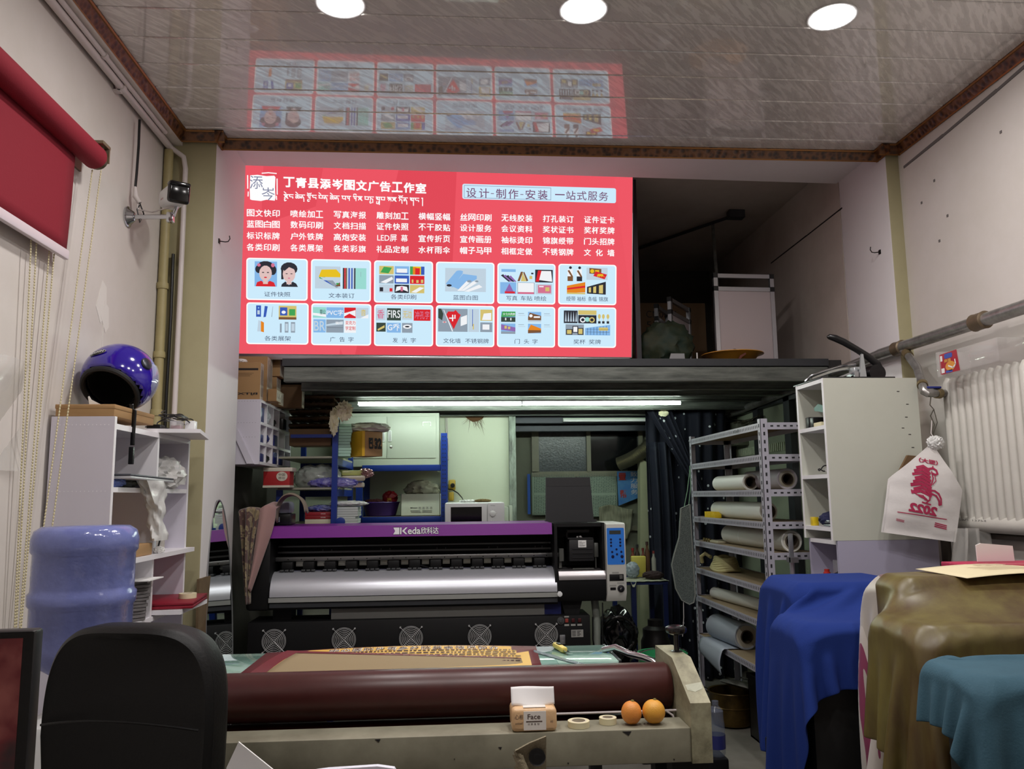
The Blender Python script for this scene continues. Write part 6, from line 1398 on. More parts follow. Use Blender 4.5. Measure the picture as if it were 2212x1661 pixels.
mb = MB(); mb.rev([(0, .10), (.30, .13), (.306, .137), (.312, .137), (.312, .128), (.02, .095), (.02, .001)], (1.14, 4.55, .23), (1.14, 4.55, 2), 36); build('pail', mb, mat('bucket_green', (52, 150, 96), .4, noise=(14, .4)), bk)
mb = MB(); mb.tube([(1.14 + .138 * math.cos(a), 4.55 + .138 * math.sin(a) * .55, .53 + .05 * abs(math.sin(a))) for a in [PI + PI * k / 20 for k in range(21)]], .004, 6); build('handle', mb, CHROME, bk)
mb = MB(); mb.box((.98, 4.42, 0), (1.30, 4.70, .228), bev=.01); solo('low_crate', mb, BLACKP, 'low dark crate under the green bucket', 'crate')

# ------------------------------------------------------------------ cold laminator and cutting table
LAM = mat('laminator_cream', (150, 147, 128), .5, noise=(4, .85), col2=(104, 100, 84))
LAMW = mat('laminator_worn', (168, 164, 136), .5, noise=(16, .9), col2=(96, 92, 72), stretch=(1, .5, 1))
ROL = mat('roller_maroon', (70, 31, 29), .36, noise=(24, .35), col2=(52, 21, 20), spec=.5)
la = thing('laminator', 'wide cream cold laminator with a maroon rubber roller in front', 'laminator', (-.2, 2.4, 0))
XA, XB = -.78, .634
mb = MB(); mb.box((XA, 2.25, .69), (XB, 2.36, .778), bev=.003); mb.box((XA, 2.36, .69), (XB, 2.62, .705)); bs = build('base_beam', mb, LAM, la)
mb = MB()
for x, z, w_ in ((-.2, .775, .012), (.0, .72, .002), (.12, .745, .008), (.3, .70, .004), (.46, .774, .02), (.585, .70, .004)): mb.prism([(x - w_ * .6, z), (x + w_ * .6, z), (x + w_ * .2, z - .003 - w_ * .4)], 'y', 2.2488, 2.2502)
build('paint_chips', mb, INK, bs, smooth=0)
def endplate(x0, x1, m_):
    mb = MB(); mb.prism([(2.245, .688), (2.245, .842), (2.42, .928), (2.62, .928), (2.64, .70), (2.6, .688)], 'x', x0, x1); return mb
mb = endplate(XB, .69, 0)
bm = bmesh.new(); build('end_housing', mb, LAMW, la, smooth=20)
mb = endplate(XA - .056, XA, 0); build('end_housing', mb, LAMW, la, smooth=20)
mb = MB(); mb.rev([(0, .062), (.01, .068), (XB - XA - .014, .068), (XB - XA - .004, .062)], (XA + .002, 2.47, .838), (XB, 2.47, .838), 48); build('roller', mb, ROL, la)
mb = MB(); mb.cyl((XA + .002, 2.475, .705), (XB - .002, 2.475, .705), .058, seg=40); build('roller', mb, ROL, la)
mb = MB(); mb.cyl((.25, 2.395, .787), (XB, 2.395, .787), .0035, seg=10); mb.tube([(XB - .03, 2.395, .787), (XB - .012, 2.39, .775), (XB - .006, 2.385, .755)], .003, 8); build('guard_rod', mb, mat('pale_rod', (214, 206, 206), .35), la)
mb = MB(); mb.rev([(0, .018), (.004, .018), (.006, .008), (.05, .008), (.052, .016), (.058, .03), (.066, .033), (.074, .031), (.078, .022), (.074, .012), (.074, .001)], (.673, 2.51, .926), (.673, 2.51, 2), 32); kb = build('pressure_knob', mb, mat('knob_black', (18, 17, 20), .25, spec=.7), la)
mb = MB(); mb.prism([(.640, .875), (.690, .880), (.685, .868), (.66, .862), (.641, .866)], 'y', 2.29, 2.291); 
mb.v = [(x, 2.245 + (z - .842) / (.928 - .842) * .175 - .0015, z) for x, y, z in mb.v]; build('torn_tape', mb, mat('tape_white', (228, 230, 212), .6), la)
for x0 in (XA - .05, .585):
    mb = MB(); mb.box((x0, 2.27, 0), (x0 + .1, 2.33, .689)); mb.box((x0, 2.27, 0), (x0 + .1, 2.64, .06)); mb.box((x0 + .02, 2.55, .06), (x0 + .08, 2.61, .69)); build('stand_leg', mb, BLACK, la)
mb = MB(); mb.box((XA, 2.40, .50), (.6, 2.44, .56)); build('cross_bar', mb, ALU, la)
mb = MB(); mb.tube([(.50, 2.80, .885), (.535, 2.76, .90), (.57, 2.72, .885), (.61, 2.68, .88), (.632, 2.64, .875), (.645, 2.62, .86)], .0105, 14); build('crank_handle', mb, CHROME, la)
tbm = thing('cutting_table', 'pale green glass topped cutting table behind the laminator roller', 'table', (-.2, 2.75, 0))
GLS = mat('table_glass', (150, 190, 176), .07, spec=.8, coat=.4)
nd, lk, b = nodes_of(GLS); ck = nd.new('ShaderNodeTexBrick'); ck.inputs['Scale'].default_value = 1.9; ck.inputs['Mortar Size'].default_value = .002
ck.inputs['Color1'].default_value = lin((132, 172, 160)); ck.inputs['Color2'].default_value = lin((182, 214, 200)); ck.inputs['Mortar'].default_value = lin((110, 150, 140)); ck.offset = .37
lk.new(nd['Texture Coordinate'].outputs['Object'], ck.inputs['Vector']); lk.new(ck.outputs['Color'], b.inputs['Base Color'])
mb = MB(); mb.box((-.90, 2.645, .868), (.522, 2.93, .878), bev=.002); build('glass_top', mb, GLS, tbm)
mb = MB(); mb.box((XA + .01, 2.545, .862), (.515, 2.643, .878)); build('feed_board', mb, GLS, la)
mb = MB(); mb.box((-.90, 2.65, .80), (.515, 2.92, .867)); mb.box((.522, 2.645, .862), (.530, 2.935, .880)); build('table_frame', mb, DSTEEL, tbm)
for x in (-.9, .48):
    mb = MB(); mb.box((x - .02, 2.88, 0), (x + .02, 2.92, .80)); build('leg', mb, DSTEEL, tbm)
# printed notice lying on the table and curling back over the roller
GOLD = mat('notice_gold', (222, 178, 84), .45, spec=.4); MAR = mat('notice_maroon', (104, 24, 34), .45); BACKP = mat('notice_back', (146, 128, 96), .7)
no = thing('printed_notice', 'gold printed notice with a maroon border lying on the cutting table and curling up', 'notice', (-.15, 2.75, .879))
def strip(x0f, x1f, y0, y1, dz, n=14):
    mb = MB()
    mb.grid(lambda u, v: (x0f(v) + (x1f(v) - x0f(v)) * u, y0 + (y1 - y0) * v, .880 + dz + .012 * math.sin(PI * u) * v), n, 6); return mb
xl = lambda v: -.645 + .005 * v; xr = lambda v: .268 + .016 * v
mb = strip(xl, xr, 2.56, 2.925, 0.0); build('sheet', mb, MAR, no, solid=.0008)
mb = strip(lambda v: xl(v) + .034, lambda v: xr(v) - .03, 2.56, 2.915, .0012); build('gold_field', mb, GOLD, no)
mb = MB(); F = lambda a, b: (a, b, .8835 + .010)
def F(a, b):
    v = (b - 2.56) / .365; u = (a - xl(v)) / (xr(v) - xl(v)); return (a, b, .8828 + .012 * math.sin(PI * max(0, min(1, u))) * v)
ttl = '中心医院沙贡乡分院基本情况简介'
for k, c_ in enumerate(ttl):
    x = -.42 + k * .0385; text(mb, c_, x - .001, x + .033, 2.849, 2.901, F, 1, bold=.06); 
mb2 = MB()
for k, c_ in enumerate(ttl):
    x = -.42 + k * .0385; text(mb2, c_, x, x + .031, 2.852, 2.898, lambda a, b: (a, b, F(a, b)[2] + .0012), 0)
for r in range(6):
    x = -.40
    while x < .2:
        l = random.uniform(.006, .02); mb2.add([(x, 2.83 - r * .034, F(x, 2.83 - r * .034)[2] + .001), (x + l, 2.83 - r * .034, F(x, 2.83 - r * .034)[2] + .001), (x + l, 2.842 - r * .034, F(x, 2.842 - r * .034)[2] + .001), (x, 2.842 - r * .034, F(x, 2.842 - r * .034)[2] + .001)], [(0, 1, 2, 3)]); x += l + .005
build('lettering_outline', mb, [MAR, mat('notice_white', (238, 230, 214), .6)], no, smooth=0); build('lettering', mb2, mat('notice_ink', (78, 40, 40), .6), no, smooth=0)
# the near edge of the sheet rises in a long curl; we look at its plain back and the maroon border of its face
def curl(u, v):
    x = -.485 + .70 * u; h = .040 * (1 - u) ** .9 + .002
    a = v * 1.35
    return (x - .085 * (1 - v) * (1 - u), 2.615 - .05 * math.cos(a) * (1 - u * .7) + .10 * v, .880 + h * math.sin(a) / math.sin(1.35))
mb = MB(); mb.grid(curl, 30, 14); build('curled_flap', mb, BACKP, no, solid=.0008)
mb = MB(); mb.grid(lambda u, v: tuple(Vector(curl(u, .88 + .12 * v)) + Vector((0, -.003, .0012))), 30, 5); build('flap_border', mb, MAR, no)
mb = MB(); mb.grid(lambda u, v: tuple(Vector(curl(-.06 + .06 * u, v)) + Vector((0, .002, .001))), 6, 14); build('flap_end', mb, MAR, no)
# ruler and cutter
M_ = Matrix.Translation((.33, 2.72, .8795)) @ Matrix.Rotation(math.radians(118), 4, 'Z')
mb = MB(); mb.box((-.19, -.012, 0), (.19, .012, .0012)); 
for k in range(36): mb.box((-.185 + k * .0105, .006, .0012), (-.184 + k * .0105, .0118, .0015), 1)
mb.xf(M_); solo('steel_ruler', mb, [mat('ruler_steel', (150, 158, 168), .25, .85), INK], 'steel ruler lying aslant on the green glass table', 'ruler')
uk = thing('utility_knife', 'yellow utility knife lying on the green glass table', 'knife', (.36, 2.85, .879))
M_ = Matrix.Translation((.358, 2.85, .8885)) @ Matrix.Rotation(math.radians(100), 4, 'Z')
mb = MB(); mb.box((-.06, -.011, -.009), (.05, .011, .009), bev=.006); mb.xf(M_); build('handle', mb, mat('knife_yellow', (226, 206, 110), .4), uk)
mb = MB(); mb.box((-.012, -.006, .0085), (.022, .006, .0125), bev=.002); mb.xf(M_); build('slider', mb, BLACKP, uk)
mb = MB(); mb.prism([(-.06, -.006), (-.1, -.006), (-.088, .006), (-.06, .006)], 'z', -.001, .001); mb.xf(M_); build('blade', mb, CHROME, uk)
# things on the laminator ledge
LZ = .7785
tp = thing('tissue_pack', 'peach soft pack of facial tissues with one tissue pulled up on the laminator ledge', 'tissues', (.213, 2.30, LZ))
mb = MB(); mb.box((.152, 2.252, LZ), (.273, 2.345, LZ + .062), bev=.012, seg=3); 
mb.v = [(x + .0015 * mnoise.noise(Vector((x * 60, y * 60, z * 60))), y, z) for x, y, z in mb.v]
PEA = mat('peach_film', (226, 186, 140), .3, spec=.6, bump=(70, .35)); build('pack', mb, PEA, tp)
mb = MB(); mb.box((.1835, 2.2508, LZ + .006), (.2435, 2.253, LZ + .054)); mb.box((.1835, 2.258, LZ + .0615), (.2435, 2.34, LZ + .0628)); build('white_panel', mb, mat('pack_white2', (232, 226, 218), .35), tp)
mb = MB(); F = lambda a, b: (a, 2.2503, b); text(mb, 'Face', .194, .228, LZ + .034, LZ + .047, F, bold=.01); mb.box((.190, 2.2501, LZ + .027), (.233, 2.2504, LZ + .0295))
for k, c_ in enumerate('洁柔柔韧'): text(mb, c_, .194 + k * .0085, .2 + k * .0085, LZ + .019, LZ + .024, F)
F2 = lambda a, b: (a, 2.2515, b)
text(mb, '心', .160, .172, LZ + .034, LZ + .046, F2); text(mb, '相', .172, .181, LZ + .034, LZ + .046, F2); text(mb, '印', .255, .262, LZ + .023, LZ + .029, F2); text(mb, 'united', .161, .180, LZ + .021, LZ + .027, F2)
text(mb, 'TISSUE', .195, .232, LZ + .0, LZ + .008, lambda a, b: (a, 2.285 + b - LZ, LZ + .0634))
build('lettering', mb, mat('brown_print', (84, 66, 60), .6), tp, smooth=0)
mb = MB(); mb.grid(lambda u, v: (.153 + .117 * u, 2.298 + .006 * math.sin(u * 5) * v - .02 * (1 - v), LZ + .060 + .047 * v + .004 * math.sin(u * 7 + 1) * (1 - v)), 18, 8); build('tissue', mb, mat('tissue_white', (236, 234, 234), .9), tp, solid=.0006)
t1 = tape((.337, 2.295, LZ), .0295, .021, .0155, 'cream masking tape roll next to the tissue pack', MASK)
t2 = tape((.421, 2.315, LZ), .0238, .017, .0165, 'cream masking tape roll next to the two oranges', MASK)
for t, x, y in ((t1, .337, 2.295), (t2, .421, 2.315)):
    mb = MB(); text(mb, '24mm', x - .014, x + .014, y - .006, y + .006, lambda a, b: (a, b, LZ + .0075)); mb.rev([(0, .018), (.001, .018)], (x, y, LZ + .006), (x, y, 2), 20); build('core_print', mb, mat('core_print', (110, 104, 90), .7), t, smooth=0)
def orange(x, y, r, sq, label, col):
    t = thing('orange', label, 'fruit', (x, y, LZ)); zc = LZ + r * sq
    mb = MB(); sv = Vector((x * 9, 0, 0))
    mb.ball((x, y, zc), (r, r, r * sq), 0, 4, lambda d: 1 - .045 * math.exp(-((d - Vector((.1, -.55, -.83))).length / .22) ** 2) - .03 * max(0, abs(d.z) - .82) * 4 + .015 * mnoise.noise(d * 2 + sv) - .02 * math.exp(-(d.x / .05) ** 2) * (1 if d.z < -.3 and d.y < 0 else 0))
    build('peel', mb, mat('orange_peel%d' % col[1], col, .42, bump=(420, .25), noise=(7, .5), col2=(col[0], col[1] - 34, col[2])), t, smooth=180)
    mb = MB(); mb.rev([(0, .005), (.002, .004), (.003, .001)], (x + .004, y, zc + r * sq * .985), (x + .004, y, 3), 10); build('stem', mb, mat('stem_green', (120, 110, 50), .7), t)
orange(.4835, 2.297, .0278, 1.12, 'more orange coloured fruit, left one of the pair on the laminator ledge', (228, 152, 66))
orange(.5455, 2.297, .0312, 1.03, 'more yellow coloured fruit, right one of the pair beside the end housing', (228, 170, 62))
# bottle standing on the floor beyond the laminator end
bt = thing('drink_bottle', 'dark blue labelled plastic bottle standing on a low box beyond the laminator', 'bottle', (1.11, 3.55, .305))
mb = MB(); mb.rev([(0, .032), (.01, .036), (.12, .036), (.15, .032), (.18, .032), (.2, .014), (.22, .014)], (1.11, 3.55, .305), (1.11, 3.55, 2), 24); build('body', mb, mat('clear_bottle', (120, 130, 150), .1, alpha=.3, spec=.6), bt)
mb = MB(); mb.rev([(.03, .0368), (.085, .0368)], (1.11, 3.55, .305), (1.11, 3.55, 2), 24, cap=False); build('label', mb, mat('bottle_navy', (40, 44, 100), .4), bt)
mb = MB(); mb.box((.96, 3.5, 0), (1.145, 3.66, .304), bev=.01); solo('low_box', mb, BLACKP, 'low black box on the floor under the blue bottle', 'box')

# ------------------------------------------------------------------ grey slotted-angle shelves with rolls
GRY = mat('grey_enamel', (176, 174, 186), .45, noise=(9, .2)); SHB = mat('shelf_ply', (150, 132, 104), .7, noise=(6, .4)); SLOT = mat('slot_dark', (30, 30, 34), .8)
sh = thing('slotted_shelves', 'tall grey slotted angle shelves full of paper rolls by the right wall', 'shelves', (1.72, 4.75, 0))
XF, XR_, YN, YF_ = 1.585, 1.86, 4.10, 5.385
for x, y, sx, sy in ((XF, YN, 1, 1), (XF, YF_, 1, -1), (XR_, YN, -1, 1), (XR_, YF_, -1, -1)):
    mb = MB(); t_ = .0025; mb.box((x, y, 0), (x + sx * .038, y + sy * t_, 1.785)); mb.box((x, y, 0), (x + sx * t_, y + sy * .038, 1.785))
    po = build('post', mb, GRY, sh)
    mb = MB(); z = .06
    while z < 1.77:
        mb.box((x + sx * .015, y - sy * .0008, z), (x + sx * .024, y + sy * .0002, z + .018)); mb.box((x - sx * .0008, y + sy * .015, z), (x + sx * .0002, y + sy * .024, z + .018)); z += .042
    build('slot_pattern', mb, SLOT, po, smooth=0)
LV = (1.765, 1.60, 1.42, 1.255, 1.10, .925, .745, .50)
for z in LV:
    mb = MB(); mb.box((XF + .0027, YN + .003, z - .036), (XF + .005, YF_ - .003, z)); mb.box((XF + .003, YN + .0027, z - .036), (XR_ - .003, YN + .005, z)); mb.box((XR_ - .0025, YN + .003, z - .036), (XR_, YF_ - .003, z)); mb.box((XF + .003, YF_ - .0025, z - .036), (XR_ - .003, YF_, z))
    ra = build('shelf_rim', mb, GRY, sh)
    mb = MB()
    for k in range(50): mb.box((XF + .0019, YN + .05 + k * .0245, z - .026), (XF + .0028, YN + .055 + k * .0245, z - .010))
    for k in range(6): mb.box((XF + .055 + k * .035, YN + .0019, z - .022), (XF + .07 + k * .035, YN + .0028, z - .014))
    build('slot_pattern', mb, SLOT, ra, smooth=0)
    mb = MB(); mb.box((XF + .004, YN + .004, z - .010), (XR_ - .004, YF_ - .004, z - .003)); build('shelf_board', mb, SHB, sh)
mb = MB(); text(mb, 'O654', XF + .0, XF + .1, 0, 1, lambda a, b: (XF - .0012, 4.42 + (a - XF) * .9, 1.738 + b * .018)); solo_ = build('scribble', mb, INK, sh, smooth=0)
RW = mat('roll_white', (238, 242, 236), .5); RG = mat('roll_grey_white', (214, 214, 208), .5); RB = mat('roll_blue_grey', (160, 168, 180), .5)
def roll(x, y0, y1, z, r, ri, m_, label, x1=None):
    t = thing('paper_roll', label, 'roll', (x, y0, z)); x1 = x if x1 is None else x1
    zc = z + r + .0005
    mb = MB(); L_ = math.hypot(x1 - x, y1 - y0)
    mb.rev([(.003, r - .012), (0, r - .004), (0.002, r), (L_ - .002, r), (L_, r - .004), (L_, ri)], (x, y0, zc), (x1, y1, zc), 40, cap=False); 
    build('roll', mb, m_, t)
    mb = MB(); mb.rev([(.004, r - .011), (.002, ri + .004)], (x, y0, zc), (x1, y1, zc), 40, cap=False); build('roll_end', mb, mat('roll_end', (186, 182, 168), .7), t)
    mb = MB(); mb.rev([(-.006, ri), (-.006, ri + .005), (.006, ri + .005)], (x, y0, zc), (x1, y1, zc), 32, cap=False); mb.rev([(-.006, ri), (L_ * .8, ri - .001), (L_ * .8, .001)], (x, y0, zc), (x1, y1, zc), 32, cap=False); build('core', mb, mat('core_shaded_brown', (66, 56, 46), .85), t)  # core colour darkened to put shade into the roll's hole
    return t
roll(1.672, 4.52, 5.06, 1.4175, .046, .027, RW, 'greenish white paper roll on the third grey shelf, left of the larger roll')
roll(1.755, 4.20, 4.75, 1.4175, .056, .026, mat('roll_lilac', (180, 176, 186), .5), 'larger lilac grey roll at the near end of the third grey shelf')
roll(1.69, 4.32, 5.16, 1.2525, .050, .032, RW, 'long greenish white roll on the fourth grey shelf')
r5 = roll(1.735, 4.14, 4.99, 1.0975, .056, .030, RG, 'long clear wrapped white roll on the fifth grey shelf', 1.70)
mb = MB(); mb.rev([(0, .0572), (.008, .0572)], (1.712, 4.72, 1.154), (1.711, 4.73, 1.154), 36, cap=False); build('band', mb, WHITEPL, r5)
r7 = roll(1.78, 4.11, 5.20, .7425, .035, .018, RG, 'thin long white roll on the seventh grey shelf', 1.655)
mb = MB(); mb.rev([(0, .0362), (.008, .0362)], (1.747, 4.40, .778), (1.746, 4.41, .778), 30, cap=False); build('band', mb, WHITEPL, r7)
r8 = roll(1.70, 4.78, 5.20, .4975, .075, .032, RB, 'fat blue grey roll with a loose end hanging off the lowest grey shelf', 1.66)
mb = MB()
def loose(u, v):
    y = 4.80 + .42 * u
    if v < .3: 
        q = v / .3; return (1.66 - .10 * q, y, .500 + .004)
    q = (v - .3) / .7; return (1.56 - .015 * math.sin(q * 3) - .01 * q, y - .02 * q * u, .504 - (.14 - .05 * u) * q - .004)
mb.grid(loose, 12, 16); build('loose_end', mb, RB, r8, solid=.0012)
mb = MB(); 
for k in range(12): mb.box((1.60, 4.95 + k * .018, 1.2526), (1.64, 4.965 + k * .018, 1.278 + .006 * (k % 3)), bev=.002)
solo('yellow_tape_measure', mb, mat('bright_yellow', (220, 190, 30), .45), 'yellow folded strip on the fourth grey shelf beside the roll', 'strip')
mb = MB()
for k in range(5): mb.rev([(0, .009), (.012, .012), (.02, .006)], (1.615 + .012 * (k % 2), 5.22 - .025 * k, 1.104), (1.60, 5.22 - .025 * k, 1.13), 12)
solo('brass_fittings', mb, mat('brass', (150, 140, 96), .25, .9), 'small cluster of brass fittings on the fifth grey shelf', 'fittings')
mb = MB(); mb.box((1.61, 4.95, 1.0976), (1.66, 5.2, 1.112), bev=.004); solo('pale_bar', mb, mat('pale_bar2', (170, 164, 140), .6), 'pale bar lying behind the brass fittings', 'bar')
mb = MB()
for k in range(7):
    a0 = k * .8
    mb.tube([(1.69 + (.075 - .004 * k) * math.cos(a), 5.08 + (.14 - .006 * k) * math.sin(a), .935 + .011 * k + .006 * math.sin(a * 3 + a0)) for a in [2 * PI * q / 36 for q in range(36)]], .011, 8, closed=True)
mb.tube([(1.64, 5.2, 1.0), (1.62, 5.25, 1.02), (1.60, 5.27, 1.0), (1.61, 5.29, .96)], .012, 8)
solo('rope_coil', mb, mat('cream_rope', (186, 178, 130), .8, bump=(120, .4)), 'cream coil of rope on the sixth grey shelf', 'rope')
mb = crumple((1.68, 4.30, .57), (.075, .10, .085), 101, .3, 2.2, .4976); solo('clear_parcel', mb, mat('clear_bag', (0, 0, 0)), 'clear plastic parcel bag at the near end of the lowest grey shelf', 'bag', smooth=70)
mb = MB(); mb.box((1.62, 4.24, .498), (1.74, 4.40, .53), bev=.006); solo('white_parcel', mb, PAPER, 'flat white parcel inside the clear bag on the lowest shelf', 'parcel')
# pot and lid, crate on the floor under the shelves
pt = thing('cooking_pot', 'blackened golden cooking pot on the floor under the grey shelves', 'pot', (1.72, 5.0, 0))
mb = MB(); mb.rev([(0, .09), (.01, .115), (.06, .135), (.11, .132), (.115, .137), (.12, .132), (.19, .136), (.20, .145), (.204, .143), (.2, .134), (.02, .11), (.02, .001)], (1.70, 5.10, .002), (1.70, 5.10, 2), 44); build('pot', mb, mat('burnt_brass', (112, 88, 44), .35, .7, noise=(9, .8), col2=(30, 24, 18)), pt)
mb = MB(); mb.tube([(1.575, 5.14, .19), (1.54, 5.16, .21), (1.48, 5.2, .225), (1.42, 5.23, .235)], .011, 8); build('handle', mb, BLACKP, pt)
ld_ = thing('pot_lid', 'steel lid with a small grip lying tilted on the blackened pot', 'lid', (1.76, 5.06, .2))
M_ = Matrix.Translation((1.755, 5.05, .226)) @ Matrix.Rotation(math.radians(17), 4, 'Y') @ Matrix.Rotation(math.radians(-9), 4, 'X')
mb = MB(); mb.rev([(0, .137), (.008, .140), (.012, .134), (.02, .122), (.034, .06), (.037, .001)], (0, 0, 0), (0, 0, 1), 44); mb.xf(M_); build('lid', mb, mat('steel_lid', (186, 188, 182), .35, .3), ld_)
mb = MB(); mb.tube([(-.025, 0, .03), (-.025, 0, .055), (.025, 0, .055), (.025, 0, .03)], .005, 8); mb.xf(M_); build('grip', mb, CHROME, ld_)
mb = MB(); X0, X1, Y0, Y1, Z1 = 1.72, 1.86, 4.45, 4.85, .36
mb.box((X0, Y0, .002), (X1, Y1, .012)); mb.box((X0, Y0, .002), (X0 + .01, Y1, Z1)); mb.box((X1 - .01, Y0, .002), (X1, Y1, Z1)); mb.box((X0, Y0, .002), (X1, Y0 + .01, Z1)); mb.box((X0, Y1 - .01, .002), (X1, Y1, Z1)); mb.box((X0 - .01, Y0 - .01, Z1 - .03), (X1 + .01, Y0 + .012, Z1)); mb.box((X0 - .01, Y0 - .01, Z1 - .03), (X0 + .012, Y1, Z1))
solo('plastic_crate', mb, BLACKP, 'black plastic crate on the floor under the near end of the grey shelves', 'crate')
# ironing board hanging by the shelves
ib = thing('ironing_board', 'narrow ironing board with dark patterned cover hung upright beside the grey shelves', 'ironing board', (1.45, 5.3, .7))
mb = MB(); OLb = [(1.475, 1.31), (1.535, 1.335), (1.545, .76), (1.535, .712), (1.505, .70), (1.455, .728), (1.42, .80), (1.40, .95), (1.42, 1.02), (1.455, 1.12)]
mb.prism(OLb, 'y', 5.26, 5.285)
IBM = mat('herringbone', (52, 60, 60), .8); nd, lk, b = nodes_of(IBM); wv = nd.new('ShaderNodeTexWave'); wv.inputs['Scale'].default_value = 46; wv.inputs['Distortion'].default_value = 9; wv.inputs['Detail'].default_value = 0; wv.inputs['Detail Scale'].default_value = 9
rr = nd.new('ShaderNodeValToRGB'); rr.color_ramp.elements[0].position = .35; rr.color_ramp.elements[0].color = lin((32, 40, 40)); rr.color_ramp.elements[1].position = .7; rr.color_ramp.elements[1].color = lin((122, 132, 128)); wv.bands_direction = 'Z'
lk.new(nd['Texture Coordinate'].outputs['Object'], wv.inputs['Vector']); lk.new(wv.outputs['Fac'], rr.inputs['Fac']); lk.new(rr.outputs['Color'], b.inputs['Base Color']); build('cover', mb, IBM, ib)
mb = MB(); mb.tube([(a, 5.258, b_) for a, b_ in OLb], .004, 6, closed=True); build('piping', mb, mat('piping_grey', (140, 144, 138), .7), ib)
mb = MB(); mb.tube([(1.50, 5.27, 1.32), (1.53, 5.29, 1.42), (1.55, 5.30, 1.52), (1.568, 5.33, 1.59)], .0025, 6); mb.tube([(1.53, 5.27, 1.33), (1.555, 5.29, 1.45), (1.568, 5.33, 1.56)], .0025, 6); build('hanging_cord', mb, mat('green_cord', (120, 160, 130), .7), ib)
mb = MB(); mb.tube([(1.47, 5.27, .715), (1.468, 5.27, .62), (1.455, 5.27, .50)], .0025, 6); build('tail_cord', mb, WP, ib)
# navy curtain with white dots gathered at the back
CUR = mat('navy_curtain', (12, 15, 34), .85)
nd, lk, b = nodes_of(CUR); vo = nd.new('ShaderNodeTexVoronoi'); vo.inputs['Scale'].default_value = 13; lk.new(nd['Texture Coordinate'].outputs['Object'], vo.inputs['Vector'])
rr = nd.new('ShaderNodeValToRGB'); rr.color_ramp.interpolation = 'CONSTANT'; rr.color_ramp.elements[0].color = lin((214, 220, 226)); rr.color_ramp.elements[1].position = .13; rr.color_ramp.elements[1].color = lin((12, 15, 34))
lk.new(vo.outputs['Distance'], rr.inputs['Fac']); lk.new(rr.outputs['Color'], b.inputs['Base Color'])
KC = lambda mb: mb.xf(Matrix.Translation((0, 0, 1.4)) @ Matrix.Scale(1.07, 4) @ Matrix.Translation((0, 0, -1.4)))
cu = thing('curtain', 'dark navy curtain with small white dots gathered beside the back window', 'curtain', (1.6, 5.9, 0))
def main_(u, v):
    x = 1.42 + .62 * u; f = .035 * math.sin(u * 38 + 1.2 * math.sin(v * 4)) * (.5 + .5 * v)
    return (x + .10 * v * (1 - u) * .3 - .03 * v, 5.92 + f + .05 * math.sin(u * 7), 2.03 - 1.93 * v)
mb = MB(); mb.grid(main_, 120, 30); KC(mb); build('drop', mb, CUR, cu, solid=.002, smooth=70)
def tie(u, v):
    x = 1.385 + .19 * u + v * (.36 - .12 * u); f = .022 * math.sin(u * 22) * (1 - .6 * v)
    return (x, 5.80 + f - .02 * v, 2.03 - .62 * v - .05 * u * v)
mb = MB(); mb.grid(tie, 50, 24); KC(mb); build('swag', mb, CUR, cu, solid=.002, smooth=70)
def tail(u, v):
    x = 1.41 + .17 * u + .01 * math.sin(v * 5); f = .03 * math.sin(u * 15 + v * 2)
    return (x + .035 * v, 5.86 + f, 1.78 - 1.72 * v)
mb = MB(); mb.grid(tail, 40, 26); KC(mb); build('drop', mb, mat('navy_lining', (12, 17, 36), .75), cu, solid=.002, smooth=70)
mb = MB(); mb.cyl((1.36, 5.93, 2.035), (2.2, 5.93, 2.035), .008, seg=10); KC(mb); build('rod', mb, DSTEEL, cu)
mb = crumple((1.52, 5.78, 1.985), (.035, .014, .022), 111, .5, 3); KC(mb); build('cream_tag', mb, mat('wrap_cream', (0, 0, 0)), cu, smooth=60)
# wiring box on the right inner wall over the shelves
jb = thing('wiring_box', 'grey wiring box with loose wires on the right inner wall above the shelves', 'wiring box', (2.28, 6.4, 1.86))
mb = MB(); mb.box((2.24, 6.28, 1.78), (2.332, 6.46, 1.97), bev=.004); build('box', mb, mat('box_grey', (104, 104, 92), .5, .3), jb)
mb = wires(3, (2.27, 6.2, 1.93), (.05, .30, .09), 17, .004); build('wires', mb, mat('old_wire', (70, 64, 52), .6), jb)

# ------------------------------------------------------------------ heating pipe and radiator on the right wall
IRON = mat('old_pipe', (168, 166, 163), .3, .65, noise=(18, .6), col2=(92, 86, 80))
hp = thing('heating_pipe', 'long grey steel heating pipe with couplings along the right wall', 'pipe', (2.27, 4.5, 2.1))
mb = MB(); mb.cyl((2.285, 0.5, 2.122), (2.27, 4.12, 2.128), .029, seg=24); mb.cyl((2.27, 4.12, 2.128), (2.255, 6.9, 2.03), .027, seg=20); build('pipe', mb, IRON, hp)
for y, l, r in ((3.25, .085, .037), (3.90, .075, .036)):
    mb = MB(); mb.rev([(0, .031), (.006, r + .002), (.02, r), (l - .02, r), (l - .006, r + .002), (l, .031)], (2.2735, y, 2.127), (2.273, y + l, 2.127), 24); build('coupling', mb, mat('rust_coupling', (120, 104, 84), .5, .5, noise=(20, .6)), hp)
rp = thing('radiator_pipe', 'short feed pipe with a blue handled valve running down to the radiator', 'pipe', (2.27, 3.85, 1.85))
mb = MB(); mb.tube([(2.273, 3.92, 2.115), (2.262, 3.86, 2.09), (2.23, 3.72, 1.99), (2.16, 3.57, 1.875), (2.155, 3.555, 1.855), (2.165, 3.545, 1.846), (2.19, 3.55, 1.846), (2.28, 3.60, 1.852)], .019, 16); build('pipe', mb, IRON, rp)
